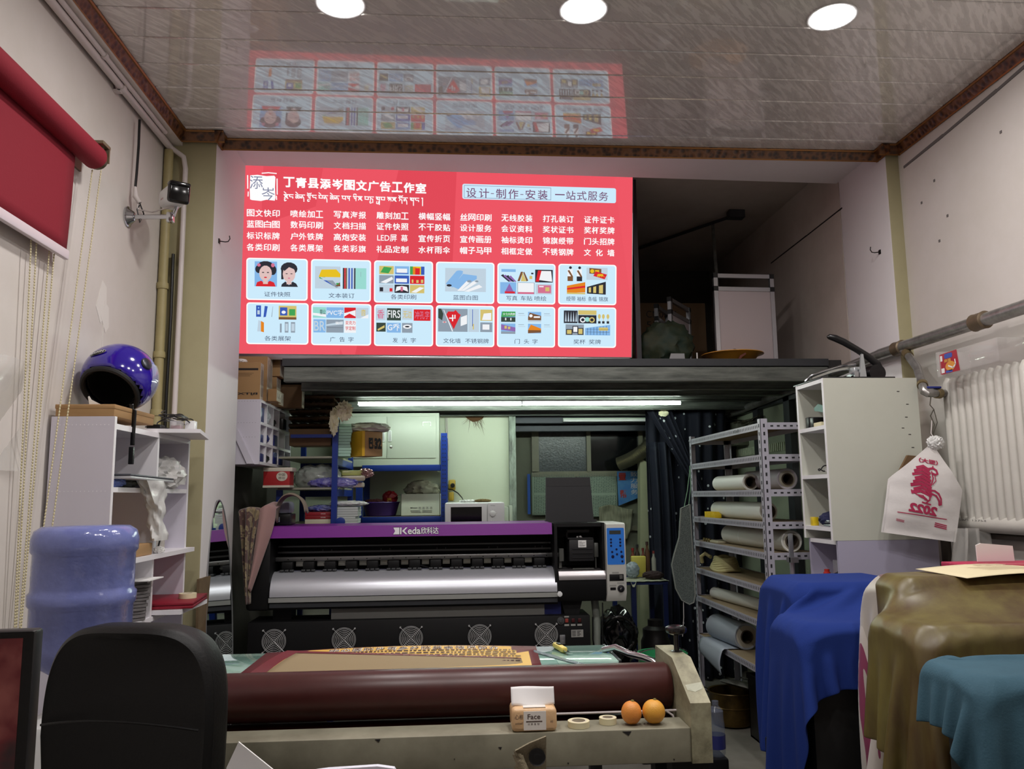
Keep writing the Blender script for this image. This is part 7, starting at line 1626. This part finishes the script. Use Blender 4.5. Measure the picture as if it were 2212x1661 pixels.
mb = MB(); mb.rev([(0, .024), (.02, .025), (.04, .024)], (2.262, 3.86, 2.09), (2.23, 3.72, 1.99), 18); mb.rev([(0, .024), (.02, .025)], (2.166, 3.582, 1.884), (2.185, 3.62, 1.915), 18); mb.rev([(0, .023), (.03, .025), (.035, .021)], (2.215, 3.563, 1.847), (2.28, 3.60, 1.852), 18); build('fitting', mb, mat('brass_fitting', (146, 130, 96), .4, .7), rp)
mb = MB(); mb.box((2.165, 3.545, 1.868), (2.235, 3.565, 1.878), bev=.004); build('valve_handle', mb, mat('valve_blue', (40, 50, 130), .4), rp)
mb = MB(); mb.tube([(2.175, 3.54, 1.826), (2.165, 3.535, 1.79), (2.178, 3.53, 1.77), (2.16, 3.53, 1.74), (2.172, 3.525, 1.70), (2.15, 3.52, 1.645)], .0025, 6); mb.tube([(2.178, 3.53, 1.77), (2.19, 3.53, 1.71), (2.16, 3.525, 1.65)], .002, 6); build('twisted_wire', mb, mat('old_wire', (0, 0, 0)), rp)
rd = thing('radiator', 'cream column radiator mounted on the right wall', 'radiator', (2.3, 3.2, 1.24))
RAD = mat('radiator_cream', (206, 203, 195), .4, noise=(7, .2))
y = 3.60; k = 0
while y > 2.55:
    mb = MB(); zt = 1.905
    mb.tube([(2.30, y, 1.27), (2.30, y, zt - .01), (2.305, y, zt), (2.32, y, zt + .002)], [.0235, .0235, .022, .012], 16); mb.box((2.30, y - .006, 1.27), (2.37, y + .006, zt - .03)); build('column', mb, RAD, rd)
    y -= .052; k += 1
mb = MB(); mb.cyl((2.305, 3.66, 1.255), (2.305, 2.5, 1.255), .036, seg=24); text(mb, 'GB/T 13754', 2.88, 3.08, 1.268, 1.276, lambda a, b: (2.2712, 6.45 - a, b), 1)
build('bottom_pipe', mb, [RAD, mat('faint_print', (130, 128, 126), .6)], rd)
mb = MB(); mb.cyl((2.33, 3.62, 1.205), (2.33, 2.5, 1.205), .014, seg=14); build('return_pipe', mb, mat('dark_pipe', (70, 62, 54), .5), rd)
mb = MB(); mb.cyl((2.30, 3.72, .05), (2.30, 3.72, 1.22), .022, seg=16); solo('riser_pipe', mb, mat('dark_pipe', (0, 0, 0)), 'dark riser pipe standing between the white cabinet and the radiator', 'pipe')
# clear food box with a red label on the radiator
fb_ = thing('clear_food_box', 'clear plastic food box with a red label lying on the radiator', 'box', (2.25, 3.3, 1.915))
mb = MB(); mb.box((2.205, 3.10, 1.918), (2.34, 3.49, 2.022), bev=.012); build('box', mb, mat('clear_box2', (226, 222, 220), .08, alpha=.28, spec=.9), fb_)
mb = MB(); mb.box((2.195, 3.485, 1.912), (2.345, 3.515, 2.03), bev=.008); build('lid', mb, mat('clear_box2', (0, 0, 0)), fb_)
mb = MB(); F = lambda a, b: (2.2025, 3.495 - a * 1.3, 1.922 + b * 1.08)
mb.quad(F(0, 0), F(.11, .0), F(.10, .088), F(.0, .085)); lb_ = build('label', mb, mat('label_crimson', (168, 28, 48), .5), fb_)
mb = MB(); G = lambda a, b: (2.2018, 3.495 - a * 1.3, 1.922 + b * 1.08)
rrect(mb, .03, .062, .075, .082, .006, G, 1); rrect(mb, .006, .055, .018, .078, .002, G, 0); rrect(mb, .008, .005, .026, .025, .002, G, 0); rrect(mb, .032, .002, .07, .012, .002, G, 1)
mb.add([G(.06 + .028 * math.cos(2 * PI * k / 16), .028 + .02 * math.sin(2 * PI * k / 16)) for k in range(16)], [tuple(range(16))], 2); stroke(mb, [(.05, .03), (.075, .018), (.09, .03), (.088, .05)], .006, lambda a, b: (2.2012, 3.495 - a * 1.3, 1.922 + b * 1.08), 0)
text(mb, '麻辣', .028, .066, .046, .060, lambda a, b: (2.2012, 3.495 - a * 1.3, 1.922 + b * 1.08), 3)
build('label_print', mb, [PAPER, mat('label_blue', (60, 80, 170), .5), mat('label_gold', (220, 150, 60), .5), mat('label_yellow', (240, 200, 90), .5)], lb_, smooth=0)
# printed carrier bag with a red horse and mirrored year
cb = thing('carrier_bag', 'white carrier bag with a red horse print and mirrored 2022 hanging by the white cabinet', 'bag', (1.95, 3.3, 1.2))
M_ = Matrix.Translation((2.085, 3.50, 1.405)) @ Matrix.Scale(.93, 4) @ Matrix.Rotation(math.radians(12), 4, 'Y') @ Matrix.Rotation(math.radians(-8), 4, 'Z')
def bagp(a, b, off=0.0):
    """front skin of the bag in its own plane, with soft creases"""
    bulge = .03 * max(0, 1 - (a / .17) ** 2) * max(0, min(1, (b + .21) / .1)) * max(0, min(1, (.23 - b) / .2))
    cr = .006 * mnoise.noise(Vector((a * 9, b * 14, 3))) + .008 * mnoise.noise(Vector((a * 4 + b * 6, b * 5, 8)))
    return tuple(M_ @ Vector((a, -.012 - bulge + cr - off, b)))
def bagx(b):       # half width at height b: straight sides, then shoulders running up to the knot
    return .165 if b < .03 else max(.004, .165 * (.225 - b) / .195)
mb = MB()
def skin(u, v):
    b = -.225 + .445 * v; return bagp((2 * u - 1) * bagx(b) + .01 * (b > .03) * (b - .03) * 4, b + .02 * (u - .5) * (1 - v))
mb.grid(skin, 36, 44); mb.grid(lambda u, v: (lambda p: (p[0] + .004, p[1] + .03, p[2]))(skin(u, v)), 20, 24); BAGP = mat('bag_white', (228, 224, 222), .25, spec=.7, bump=(26, .35)); build('bag', mb, BAGP, cb, smooth=70)
mb = MB(); RD = lambda d=.003: (lambda a, b: bagp(a, b, d))
H = RD()
text(mb, '2022', -.075, .055, -.115, -.072, H, bold=.05, mirror=True)
stroke(mb, [(-.12 + .025 * k, -.128 + .001 * k) for k in range(10)], .004, H)
text(mb, '（型大）', -.055, .035, .125, .148, H, bold=.04, mirror=True)
for k in range(8):      # mane
    y0 = .105 - .017 * k; stroke(mb, [(-.006 + .003 * k, y0 - .01), (-.034, y0 + .004), (-.062 - .007 * (k % 3), y0 - .008)], .0125 + .003 * (k % 2), H)
stroke(mb, [(-.01, .10), (.012, .108), (.028, .10), (.034, .085), (.026, .078), (.012, .082)], .009, H); stroke(mb, [(.006, .10), (.012, .118)], .005, H); stroke(mb, [(.006, .09), (.016, .06), (.012, .03), (-.002, .0)], .006, H); stroke(mb, [(-.01, .09), (-.006, .055), (-.02, .02), (-.045, .0)], .006, H)
stroke(mb, [(.022, .075), (.03, .05), (.018, .03)], .004, H)
stroke(mb, [(.0, .0), (.03, .002), (.05, -.008), (.064, -.03), (.068, -.055), (.06, -.06), (.056, -.04), (.04, -.02), (.01, -.012)], .008, H); stroke(mb, [(-.01, -.005), (.01, -.02), (.012, -.045), (0, -.06)], .007, H)
for k in range(4): stroke(mb, [(-.075 + .012 * k, -.012 - .008 * k), (-.05 + .01 * k, -.03 - .004 * k), (-.02 + .008 * k, -.03 - .006 * k), (-.01 + .006 * k, -.05)], .004, H)
stroke(mb, [(-.02, -.062), (.02, -.066)], .007, H)
for k in range(3): stroke(mb, [(-.12, -.16 - .004 * k), (-.085, -.162 - .004 * k)], .002, H); stroke(mb, [(.055, -.145 - .008 * k), (.11, -.148 - .008 * k)], .005, H)
build('horse_print', mb, mat('bag_crimson', (178, 44, 84), .45), cb, smooth=0)
mb = crumple(M_ @ Vector((.02, -.01, .235)), (.035, .025, .03), 121, .5, 3); build('knot', mb, mat('white_bag_film', (0, 0, 0)), cb, smooth=60)
mb = MB(); mb.tube([M_ @ Vector((.015, -.01, .25)), (2.15, 3.52, 1.66), (2.165, 3.53, 1.72)], .002, 6); build('string', mb, WP, cb)
mb = MB(); mb.prism([(1.975, 1.42), (2.065, 1.565), (2.12, 1.56), (2.12, 1.38), (1.98, 1.38)], 'y', 3.575, 3.59); solo('brown_card', mb, mat('dark_cardboard', (0, 0, 0)), 'brown card tucked between the white cabinet and the carrier bag', 'card')
mb = MB()
mb.grid(lambda u, v: (2.17 + .13 * u + (u - .5) * .16 * v, 3.42 + .03 * math.sin(u * 18 + v * 2), 1.24 - .42 * v), 30, 12); solo('hanging_film', mb, mat('clear_film', (0, 0, 0)), 'clear plastic film hanging below the radiator', 'film', smooth=70)

# ------------------------------------------------------------------ tall white cabinet, ladder leg, paper cutter
CABW = mat('cabinet_pale', (198, 200, 188), .5, noise=(5, .2), col2=(182, 182, 166)); CABL = mat('cabinet_lilac', (172, 168, 190), .5)
wc = thing('tall_cabinet', 'tall open pale cabinet turned sideways with its shelves facing the room', 'cabinet', (1.95, 3.78, 0))
X0, X1, Y0, Y1 = 1.70, 2.15, 3.60, 3.90
mb = MB(); mb.box((X0, Y0, 1.185), (X1, Y0 + .016, 1.925)); spn = build('side_panel', mb, CABW, wc)
mb = MB(); mb.box((X0, Y1 - .016, 1.185), (X1, Y1, 1.925)); build('side_panel', mb, CABW, wc)
mb = MB(); mb.box((X1 - .012, Y0 + .016, 1.185), (X1, Y1 - .016, 1.925)); build('back_panel', mb, CABW, wc)
mb = MB(); mb.box((X0, Y0 + .016, .02), (X0 + .003, Y0 + .017, .03)); 
for z in (1.915, 1.70, 1.475, 1.235):
    mb = MB(); mb.box((X0, Y0 + .016, z - .009), (X1 - .012, Y1 - .016, z + .009)); build('shelf', mb, MELE, wc)
mb = MB(); mb.box((X0 - .0015, Y0, 1.185), (X0, Y0 + .016, 1.925)); mb.box((X0 - .0015, Y1 - .016, 1.185), (X0, Y1, 1.925)); build('edge_banding', mb, MELE, wc)
lc = thing('low_cabinet', 'lilac lower cabinet carrying the tall pale cabinet', 'cabinet', (1.95, 3.78, 0))
mb = MB(); mb.box((X0 + .02, Y0, .02), (X1 + .04, Y0 + .016, 1.184)); build('side_panel', mb, CABL, lc)
mb = MB(); mb.box((X0 + .02, Y1 - .016, .02), (X1 + .04, Y1, 1.184)); build('side_panel', mb, CABL, lc)
mb = MB(); mb.box((X1 + .028, Y0 + .016, .02), (X1 + .04, Y1 - .016, 1.184)); build('back_panel', mb, CABL, lc)
for z in (1.175, .99, .6, .2):
    mb = MB(); mb.box((X0 + .02, Y0 + .016, z - .009), (X1 + .028, Y1 - .016, z + .009)); build('shelf', mb, MELE, lc)
mb = MB()
for y, z in ((0, 0),):
    for q in ((2.05, 1.86), (2.09, 1.80), (2.08, 1.74), (2.09, 1.66), (2.06, 1.69), (2.10, 1.60), (2.11, 1.52)): mb.box((q[0], Y0 - .001, q[1]), (q[0] + .012, Y0, q[1] + .003))
build('scuffs', mb, INK, spn, smooth=0)
def crate_items():
    mb = MB(); mb.box((1.72, 3.82, 1.7095), (1.78, 3.86, 1.765), bev=.004); mb.box((1.72, 3.77, 1.7095), (1.80, 3.81, 1.76), bev=.004); solo('black_case', mb, BLACKP, 'black case on the top shelf of the tall pale cabinet', 'case')
    mb = MB(); mb.box((1.715, 3.68, 1.7095), (1.80, 3.76, 1.73), bev=.003); solo('cream_notepad', mb, mat('cream_pad', (222, 216, 178), .7), 'cream notepad on the top shelf of the tall pale cabinet', 'notepad')
    mb = MB(); mb.prism([(3.64, 1.80), (3.70, 1.815), (3.745, 1.80), (3.74, 1.785), (3.70, 1.78), (3.65, 1.77)], 'x', 1.715, 1.72); solo('green_brush', mb, mat('sea_green', (70, 120, 110), .5), 'sea green flat tool hanging in the top bay of the tall cabinet', 'tool')
    mb = wires(3, (1.76, 3.70, 1.485), (.05, .07, .11), 23, .003); solo('black_cable', mb, BLACKP, 'coiled black cable on the second shelf of the tall cabinet', 'cable')
    mb = crumple((1.78, 3.68, 1.505), (.05, .05, .022), 131, .4, 3, 1.4845); solo('white_bag', mb, BAGW, 'white crumpled bag behind the coiled black cable', 'bag')
    mb = crumple((1.76, 3.71, 1.275), (.06, .08, .035), 133, .25, 2, 1.2445); solo('navy_cap', mb, mat('navy_cloth', (28, 32, 70), .85), 'navy cap on the third shelf of the tall cabinet', 'cap')
    mb = MB(); mb.box((1.71, 3.82, 1.2445), (1.74, 3.85, 1.285), bev=.003); solo('yellow_box', mb, mat('bright_yellow', (0, 0, 0)), 'tiny yellow box left of the navy cap', 'box')
    mb = MB(); mb.box((1.705, 3.63, 1.2445), (1.74, 3.70, 1.256), bev=.002); mb.box((1.705, 3.64, 1.26), (1.74, 3.70, 1.275), bev=.003); solo('stapler', mb, ALU, 'grey stapler in front of the navy cap', 'stapler')
    mb = MB()
    for k in range(7): 
        z = 1.27 + .022 * k; mb.box((2.1365, 3.63, z), (2.1378, 3.63 + random.uniform(.1, .2), z + .004))
    for k in range(5): mb.box((2.1365, 3.65 + .04 * k, 1.25), (2.1378, 3.654 + .04 * k, 1.25 + random.uniform(.06, .16)))
    o = build('red_scrawl', mb, mat('red_scrawl', (150, 60, 60), .8), wc, smooth=0)
    mb = MB(); mb.box((1.76, 3.69, .9995), (1.83, 3.75, 1.09), bev=.004); solo('clear_tub', mb, mat('clear_tub', (170, 168, 176), .1, alpha=.5), 'clear square tub in the lilac lower cabinet', 'tub')
    mb = crumple((1.77, 3.66, 1.02), (.05, .05, .025), 135, .3, 2.4, .9995); solo('black_gear', mb, BLACKP, 'black gear lying in the lilac lower cabinet', 'gear')
    mb = MB(); mb.rev([(0, .016), (.03, .016), (.034, .012), (.045, .012)], (1.745, 3.78, .9995), (1.745, 3.78, 2), 16); solo('red_jar', mb, mat('red_jar', (190, 50, 40), .4), 'small red jar in the lilac lower cabinet', 'jar')
crate_items()
la_ = thing('stepladder', 'narrow aluminium stepladder folded between the shelves and the tall cabinet', 'ladder', (1.66, 3.98, 0))
for dx in (0, .035):
    mb = MB(); mb.prism([(3.97 + dx, .0), (3.985 + dx, .0), (3.995 + dx, 1.20), (3.98 + dx, 1.20)], 'x', 1.655 + dx * .6, 1.668 + dx * .6); build('leg', mb, ALU, la_)
mb = MB(); mb.box((1.655, 3.968, 1.06), (1.692, 4.03, 1.085)); mb.box((1.655, 3.968, .6), (1.692, 4.03, .63)); build('hinge', mb, mat('beam_silver', (0, 0, 0)), la_)
pc_ = thing('paper_cutter', 'guillotine paper cutter with a raised black handle on the tall pale cabinet', 'paper cutter', (1.9, 3.75, 1.925))
mb = MB(); mb.box((1.70, 3.62, 1.926), (2.06, 3.93, 1.934), bev=.002); build('base', mb, BLACKP, pc_)
mb = MB()
def blade(u, v): 
    x = 1.73 + .23 * u; z = 1.938 + .055 * math.sin(min(1, u * 1.0) * PI * .5); return (x, 3.80 - .02 * u, z + .020 * v * (1 - .3 * u))
mb.grid(blade, 20, 4); build('blade', mb, mat('blade_steel', (190, 194, 190), .2, .9), pc_, solid=.004)
mb = MB(); P = [(1.705, 3.80, 1.937)] + [(1.73 + .23 * k / 10, 3.79, 1.962 + .057 * math.sin(k / 10 * PI / 2)) for k in range(11)]; mb.tube(P, .006, 8); build('guard', mb, CHROME, pc_)
mb = MB(); mb.prism([(1.80, 1.935), (1.94, 1.985), (1.94, 1.975), (1.80, 1.93)], 'y', 3.72, 3.75); mb.box((1.905, 3.70, 1.935), (1.925, 3.78, 1.97)); build('clamp', mb, ALU, pc_)
mb = MB(); mb.box((1.925, 3.74, 1.935), (1.975, 3.80, 2.0), bev=.006); mb.prism([(1.93, 1.935), (1.945, 2.055), (1.955, 2.055), (1.965, 1.935)], 'y', 3.70, 3.712); build('bracket', mb, mat('clear_bracket', (190, 194, 196), .2, .5), pc_)
mb = MB(); mb.box((1.905, 3.71, 1.935), (1.93, 3.735, 1.955)); build('orange_stop', mb, mat('stop_orange', (190, 90, 50), .5), pc_)
P = [(2.055, 3.72, 1.96), (2.03, 3.72, 2.01), (1.985, 3.725, 2.05), (1.935, 3.73, 2.085), (1.88, 3.735, 2.12), (1.84, 3.74, 2.14), (1.812, 3.742, 2.147), (1.802, 3.743, 2.146)]
mb = MB(); mb.tube(P, [.016, .018, .017, .016, .017, .017, .013, .005], 14); build('handle', mb, BLACKP, pc_)
mb = MB(); mb.rev([(0, .04), (.05, .045), (.055, .035)], (2.02, 3.70, 1.965), (2.02, 3.78, 1.965), 28); mb.v = [(x, y, max(z, 1.935)) for x, y, z in mb.v]; build('hub', mb, BLACKP, pc_)

# ------------------------------------------------------------------ covered machines and cloths on the right
def drape_thing(name, label, P, m_, cat='cloth'):
    return solo(name, cloth_mb(P), m_, label, cat, solid=.0025, smooth=80, sub=1)
def machine(label, boxes, name='covered_machine'):
    t = thing(name, label, 'machine', ((boxes[0][0][0] + boxes[0][1][0]) / 2, (boxes[0][0][1] + boxes[0][1][1]) / 2, 0))
    for k, (lo, hi) in enumerate(boxes):
        i_ = .03; lo = (lo[0] + i_, lo[1] + i_, lo[2]); hi = (hi[0] - i_, hi[1] - i_, hi[2] - .022)
        mb = MB(); mb.box(lo, hi, bev=.02); build('body' if k == 0 else 'front_unit', mb, mat('machine_black', (12, 12, 13), .55), t)
    return t
A = [((1.235, 2.94, 0), (1.68, 3.3, 1.065)), ((1.13, 2.65, 0), (1.66, 2.94, .965))]
machine('black machine under the blue cloth', A)
BLC = mat('royal_cloth', (30, 52, 122), .9, bump=(260, .15), spec=.2)
P = drape((.70, 2.36, 1.12), (-.02, .98, 0), (.98, .12, 0), 60, 60, A, steps=260, seed=3, fric=.9, hold=(A[0][0], A[0][1], .03)); drape_thing('blue_cloth', 'royal blue cloth draped over the black machine by the tall cabinet', P, BLC)
STR = mat('striped_satin', (170, 160, 150), .4, sheen=.3, spec=.5)
nd, lk, b = nodes_of(STR); wv = nd.new('ShaderNodeTexNoise'); wv.inputs['Scale'].default_value = 3.4; mp = nd.new('ShaderNodeMapping'); mp.inputs['Scale'].default_value = (1.6, 1, .35); lk.new(nd['Texture Coordinate'].outputs['Object'], mp.inputs['Vector']); lk.new(mp.outputs['Vector'], wv.inputs['Vector'])
rr = nd.new('ShaderNodeValToRGB'); el = rr.color_ramp.elements; rr.color_ramp.interpolation = 'CONSTANT'; el[0].color = lin((110, 74, 84)); el[1].position = .45; el[1].color = lin((176, 168, 158)); e2 = el.new(.6); e2.color = lin((198, 190, 182)); e3 = el.new(.66); e3.color = lin((130, 50, 84)); e4 = el.new(.685); e4.color = lin((182, 174, 166))
lk.new(wv.outputs['Fac'], rr.inputs['Fac']); lk.new(rr.outputs['Color'], b.inputs['Base Color'])
B_ = [((1.32, 2.36, 0), (2.2, 2.63, 1.13)), ((1.22, 2.10, 0), (2.2, 2.36, 1.03))]
machine('dark machine under the striped satin and gold cloths', B_)
P = drape((.80, 2.20, 1.18), (0.02, .62, 0), (1.40, 0, 0), 40, 70, B_, steps=240, seed=5, fric=.9, hold=(B_[0][0], B_[0][1], .03)); drape_thing('striped_cloth', 'pale satin cloth with mauve stripes draped over the machine behind the gold cloth', P, STR)
GLD = mat('gold_satin', (76, 55, 33), .40, spec=.5, noise=(4, .8), col2=(122, 114, 62), stretch=(1.5, 1.5, .5))
P = drape((.90, 1.86, 1.20), (.02, .66, 0), (1.22, .02, 0), 48, 76, B_, steps=260, seed=8, margin=.02, fric=.9, hold=((1.45, 2.36, 0), (2.2, 2.63, 1.13), .03)); drape_thing('gold_cloth', 'shiny brown gold satin cloth draped over the machine in front of the radiator', P, GLD)
ce = thing('certificate', 'cream certificate sheet lying on the covered machine', 'certificate', (1.6, 2.45, 1.165))
mb = MB(); mb.grid(lambda u, v: (1.49 + .42 * u - .05 * v, 2.32 + .18 * v, 1.160 + .012 * math.sin(PI * u) - .012 * (1 - v)), 14, 8); build('sheet', mb, mat('cert_cream', (226, 214, 176), .6), ce, solid=.001)
mb = MB(); F = lambda a, b: (a + .05, b - .03, 1.177); text(mb, '荣誉证书', 1.56, 1.68, 2.488, 2.512, F)
for k in range(4): mb.add([F(1.52 + .01 * k, 2.47 - .016 * k), F(1.76 - .02 * k, 2.47 - .016 * k), F(1.76 - .02 * k, 2.475 - .016 * k), F(1.52 + .01 * k, 2.475 - .016 * k)], [(0, 1, 2, 3)])
build('lettering', mb, mat('cert_print', (150, 110, 100), .7), ce, smooth=0)
mb = MB(); mb.box((1.60, 2.47, 1.152), (2.02, 2.62, 1.170), rot=rotz(-.05), bev=.002); solo('crimson_folder', mb, mat('crimson', (176, 22, 72), .5), 'crimson folder lying behind the certificate', 'folder')
mb = MB(); mb.prism([(1.685, 1.174), (1.81, 1.174), (1.808, 1.222), (1.70, 1.232), (1.684, 1.226)], 'y', 2.56, 2.564); solo('white_card', mb, PAPER, 'blank white card standing on the crimson folder', 'card')
D_ = [((1.14, 1.76, 0), (1.85, 1.99, .985))]
machine('dark cabinet under the teal cloth', D_)
TEA = mat('teal_cloth', (62, 96, 112), .8, noise=(5, .5), col2=(44, 72, 86), spec=.3, bump=(200, .2))
P = drape((1.00, 1.56, 1.06), (.02, .46, 0), (.80, .0, 0), 40, 56, D_, steps=240, seed=12, fric=.9, hold=(D_[0][0], D_[0][1], .04)); drape_thing('teal_cloth', 'faded teal cloth draped over a cabinet at the right edge of the picture', P, TEA)
mb = MB(); mb.box((1.12, 2.94, .46), (1.19, 3.02, .53), bev=.01); mb.box((1.14, 2.96, 0), (1.17, 3.0, .46)); solo('black_stand_foot', mb, BLACKP, 'black stand foot beside the hem of the blue cloth', 'stand')

# ------------------------------------------------------------------ up on the mezzanine
DZ = 2.188
def board_stand(p, w_, h, rz, label, leg=True):
    t = thing('display_board', label, 'display board', (p[0], p[1], DZ), None, rz)
    f = .026; mb = MB()
    mb.box((-w_ / 2, -.012, .0), (-w_ / 2 + f, .012, h)); build('frame_post', mb, ALU, t, local=True)
    mb = MB(); mb.box((w_ / 2 - f, -.012, .0), (w_ / 2, .012, h)); build('frame_post', mb, ALU, t, local=True)
    for z in (h, h - .085, .03):
        mb = MB(); mb.box((-w_ / 2 + f, -.01, z - f), (w_ / 2 - f, .01, z)); build('frame_rail', mb, ALU, t, local=True)
    mb = MB()
    for x in (-w_ / 2 + f / 2, w_ / 2 - f / 2):
        for z in (h - .013, h - .098): mb.box((x - .015, -.014, z - .014), (x + .015, .014, z + .016))
    build('corner_joints', mb, BLACKP, t, local=True)
    mb = MB(); mb.box((-w_ / 2 + f, -.004, .03), (w_ / 2 - f, .004, h - .111)); build('panel', mb, mat('board_panel', (178, 166, 168), .6), t, local=True)
    return t
board_stand((1.845, 4.93), .40, .60, math.radians(3), 'largest framed display board standing on the mezzanine behind the yellow basin')
board_stand((1.53, 5.3), .40, .50, math.radians(55), 'framed display board turned edge on left of the largest board')
board_stand((1.43, 5.38), .30, .48, math.radians(60), 'smaller framed board turned edge on, farther left on the mezzanine')
mb = MB(); mb.tube([(1.90, 5.63, 3.37), (1.80, 5.30, 2.8), (1.715, 5.02, DZ + .012)], .012, 12); solo('steel_pole', mb, STEEL, 'thin steel pole standing on the mezzanine beside the display board', 'pole')
mb = MB(); mb.cyl((1.50, 6.3, 3.385), (1.97, 5.46, 3.36), .012, seg=12); mb.box((1.95, 5.40, 3.34), (2.06, 5.47, 3.395)); solo('ceiling_rail', mb, DSTEEL, 'dark rail fixed along the mezzanine ceiling', 'rail')
ba = thing('yellow_basin', 'yellow enamel basin on the edge of the mezzanine deck', 'basin', (1.715, 4.8, DZ))
mb = MB(); mb.rev([(0, .10), (.005, .115), (.05, .16), (.056, .188), (.060, .187), (.054, .158), (.012, .11), (.010, .001)], (1.715, 4.83, DZ + .003), (1.715, 4.83, 4), 44); build('bowl', mb, mat('basin_yellow', (206, 146, 52), .35, noise=(8, .3)), ba)
mb = MB(); mb.prism([(1.69, DZ + .005), (1.705, DZ + .03), (1.735, DZ + .045), (1.74, DZ + .036), (1.715, DZ + .02), (1.70, DZ + .003)], 'y', 4.66, 4.672); solo('brown_leaf', mb, mat('leaf_brown', (96, 44, 30), .7), 'dark red brown curled leaf on the deck edge before the yellow basin', 'leaf')
mb = MB(); mb.tube([(1.74 + .03 * math.cos(a), 4.85, DZ + .055 + .045 * math.sin(a)) for a in [PI * k / 14 for k in range(15)]], .0035, 8); solo('bent_wire', mb, DSTEEL, 'bent wire standing in the yellow basin', 'wire')
mb = crumple((1.335, 4.96, DZ + .13), (.17, .14, .16), 151, .28, 2.2, DZ + .002); solo('camouflage_bundle', mb, mat('camouflage', (20, 42, 31), .7, noise=(14, 1), col2=(46, 50, 26), bump=(30, .5)), 'dark green camouflage cloth bundle on the mezzanine beside the sign', 'bundle', smooth=60)
mb = MB(); mb.prism([(1.285, DZ), (1.385, DZ), (1.382, DZ + .05), (1.30, DZ + .05)], 'y', 4.72, 4.724); solo('grey_card', mb, mat('grey_card', (150, 150, 152), .6), 'small grey card standing on the deck edge beside the sign', 'card')
mb = MB(); mb.box((1.455, 4.72, DZ), (1.463, 4.735, DZ + .055)); solo('metal_peg', mb, CHROME, 'small shiny upright peg on the deck edge', 'peg')
bxx = thing('large_carton', 'large dark carton with printed code lines at the back of the mezzanine', 'box', (1.45, 6.4, DZ))
mb = MB(); mb.box((1.16, 6.2, DZ + .001), (2.0, 6.8, DZ + .72), bev=.004); build('carton', mb, mat('mez_carton', (122, 98, 72), .85), bxx)
mb = MB(); F = lambda a, b: (a, 6.1985, b)
for k, s_ in enumerate(('CM031A', '5518A', '6618A', '7618E', '8618')): text(mb, s_, 1.52, 1.78, DZ + .60 - k * .085, DZ + .655 - k * .085, F)
build('lettering', mb, INK, bxx, smooth=0)
mb = MB(); mb.box((2.08, 4.72, DZ), (2.18, 4.80, DZ + .012), bev=.004); solo('black_cap_lid', mb, BLACKP, 'flat black lid on the right end of the deck edge', 'lid')
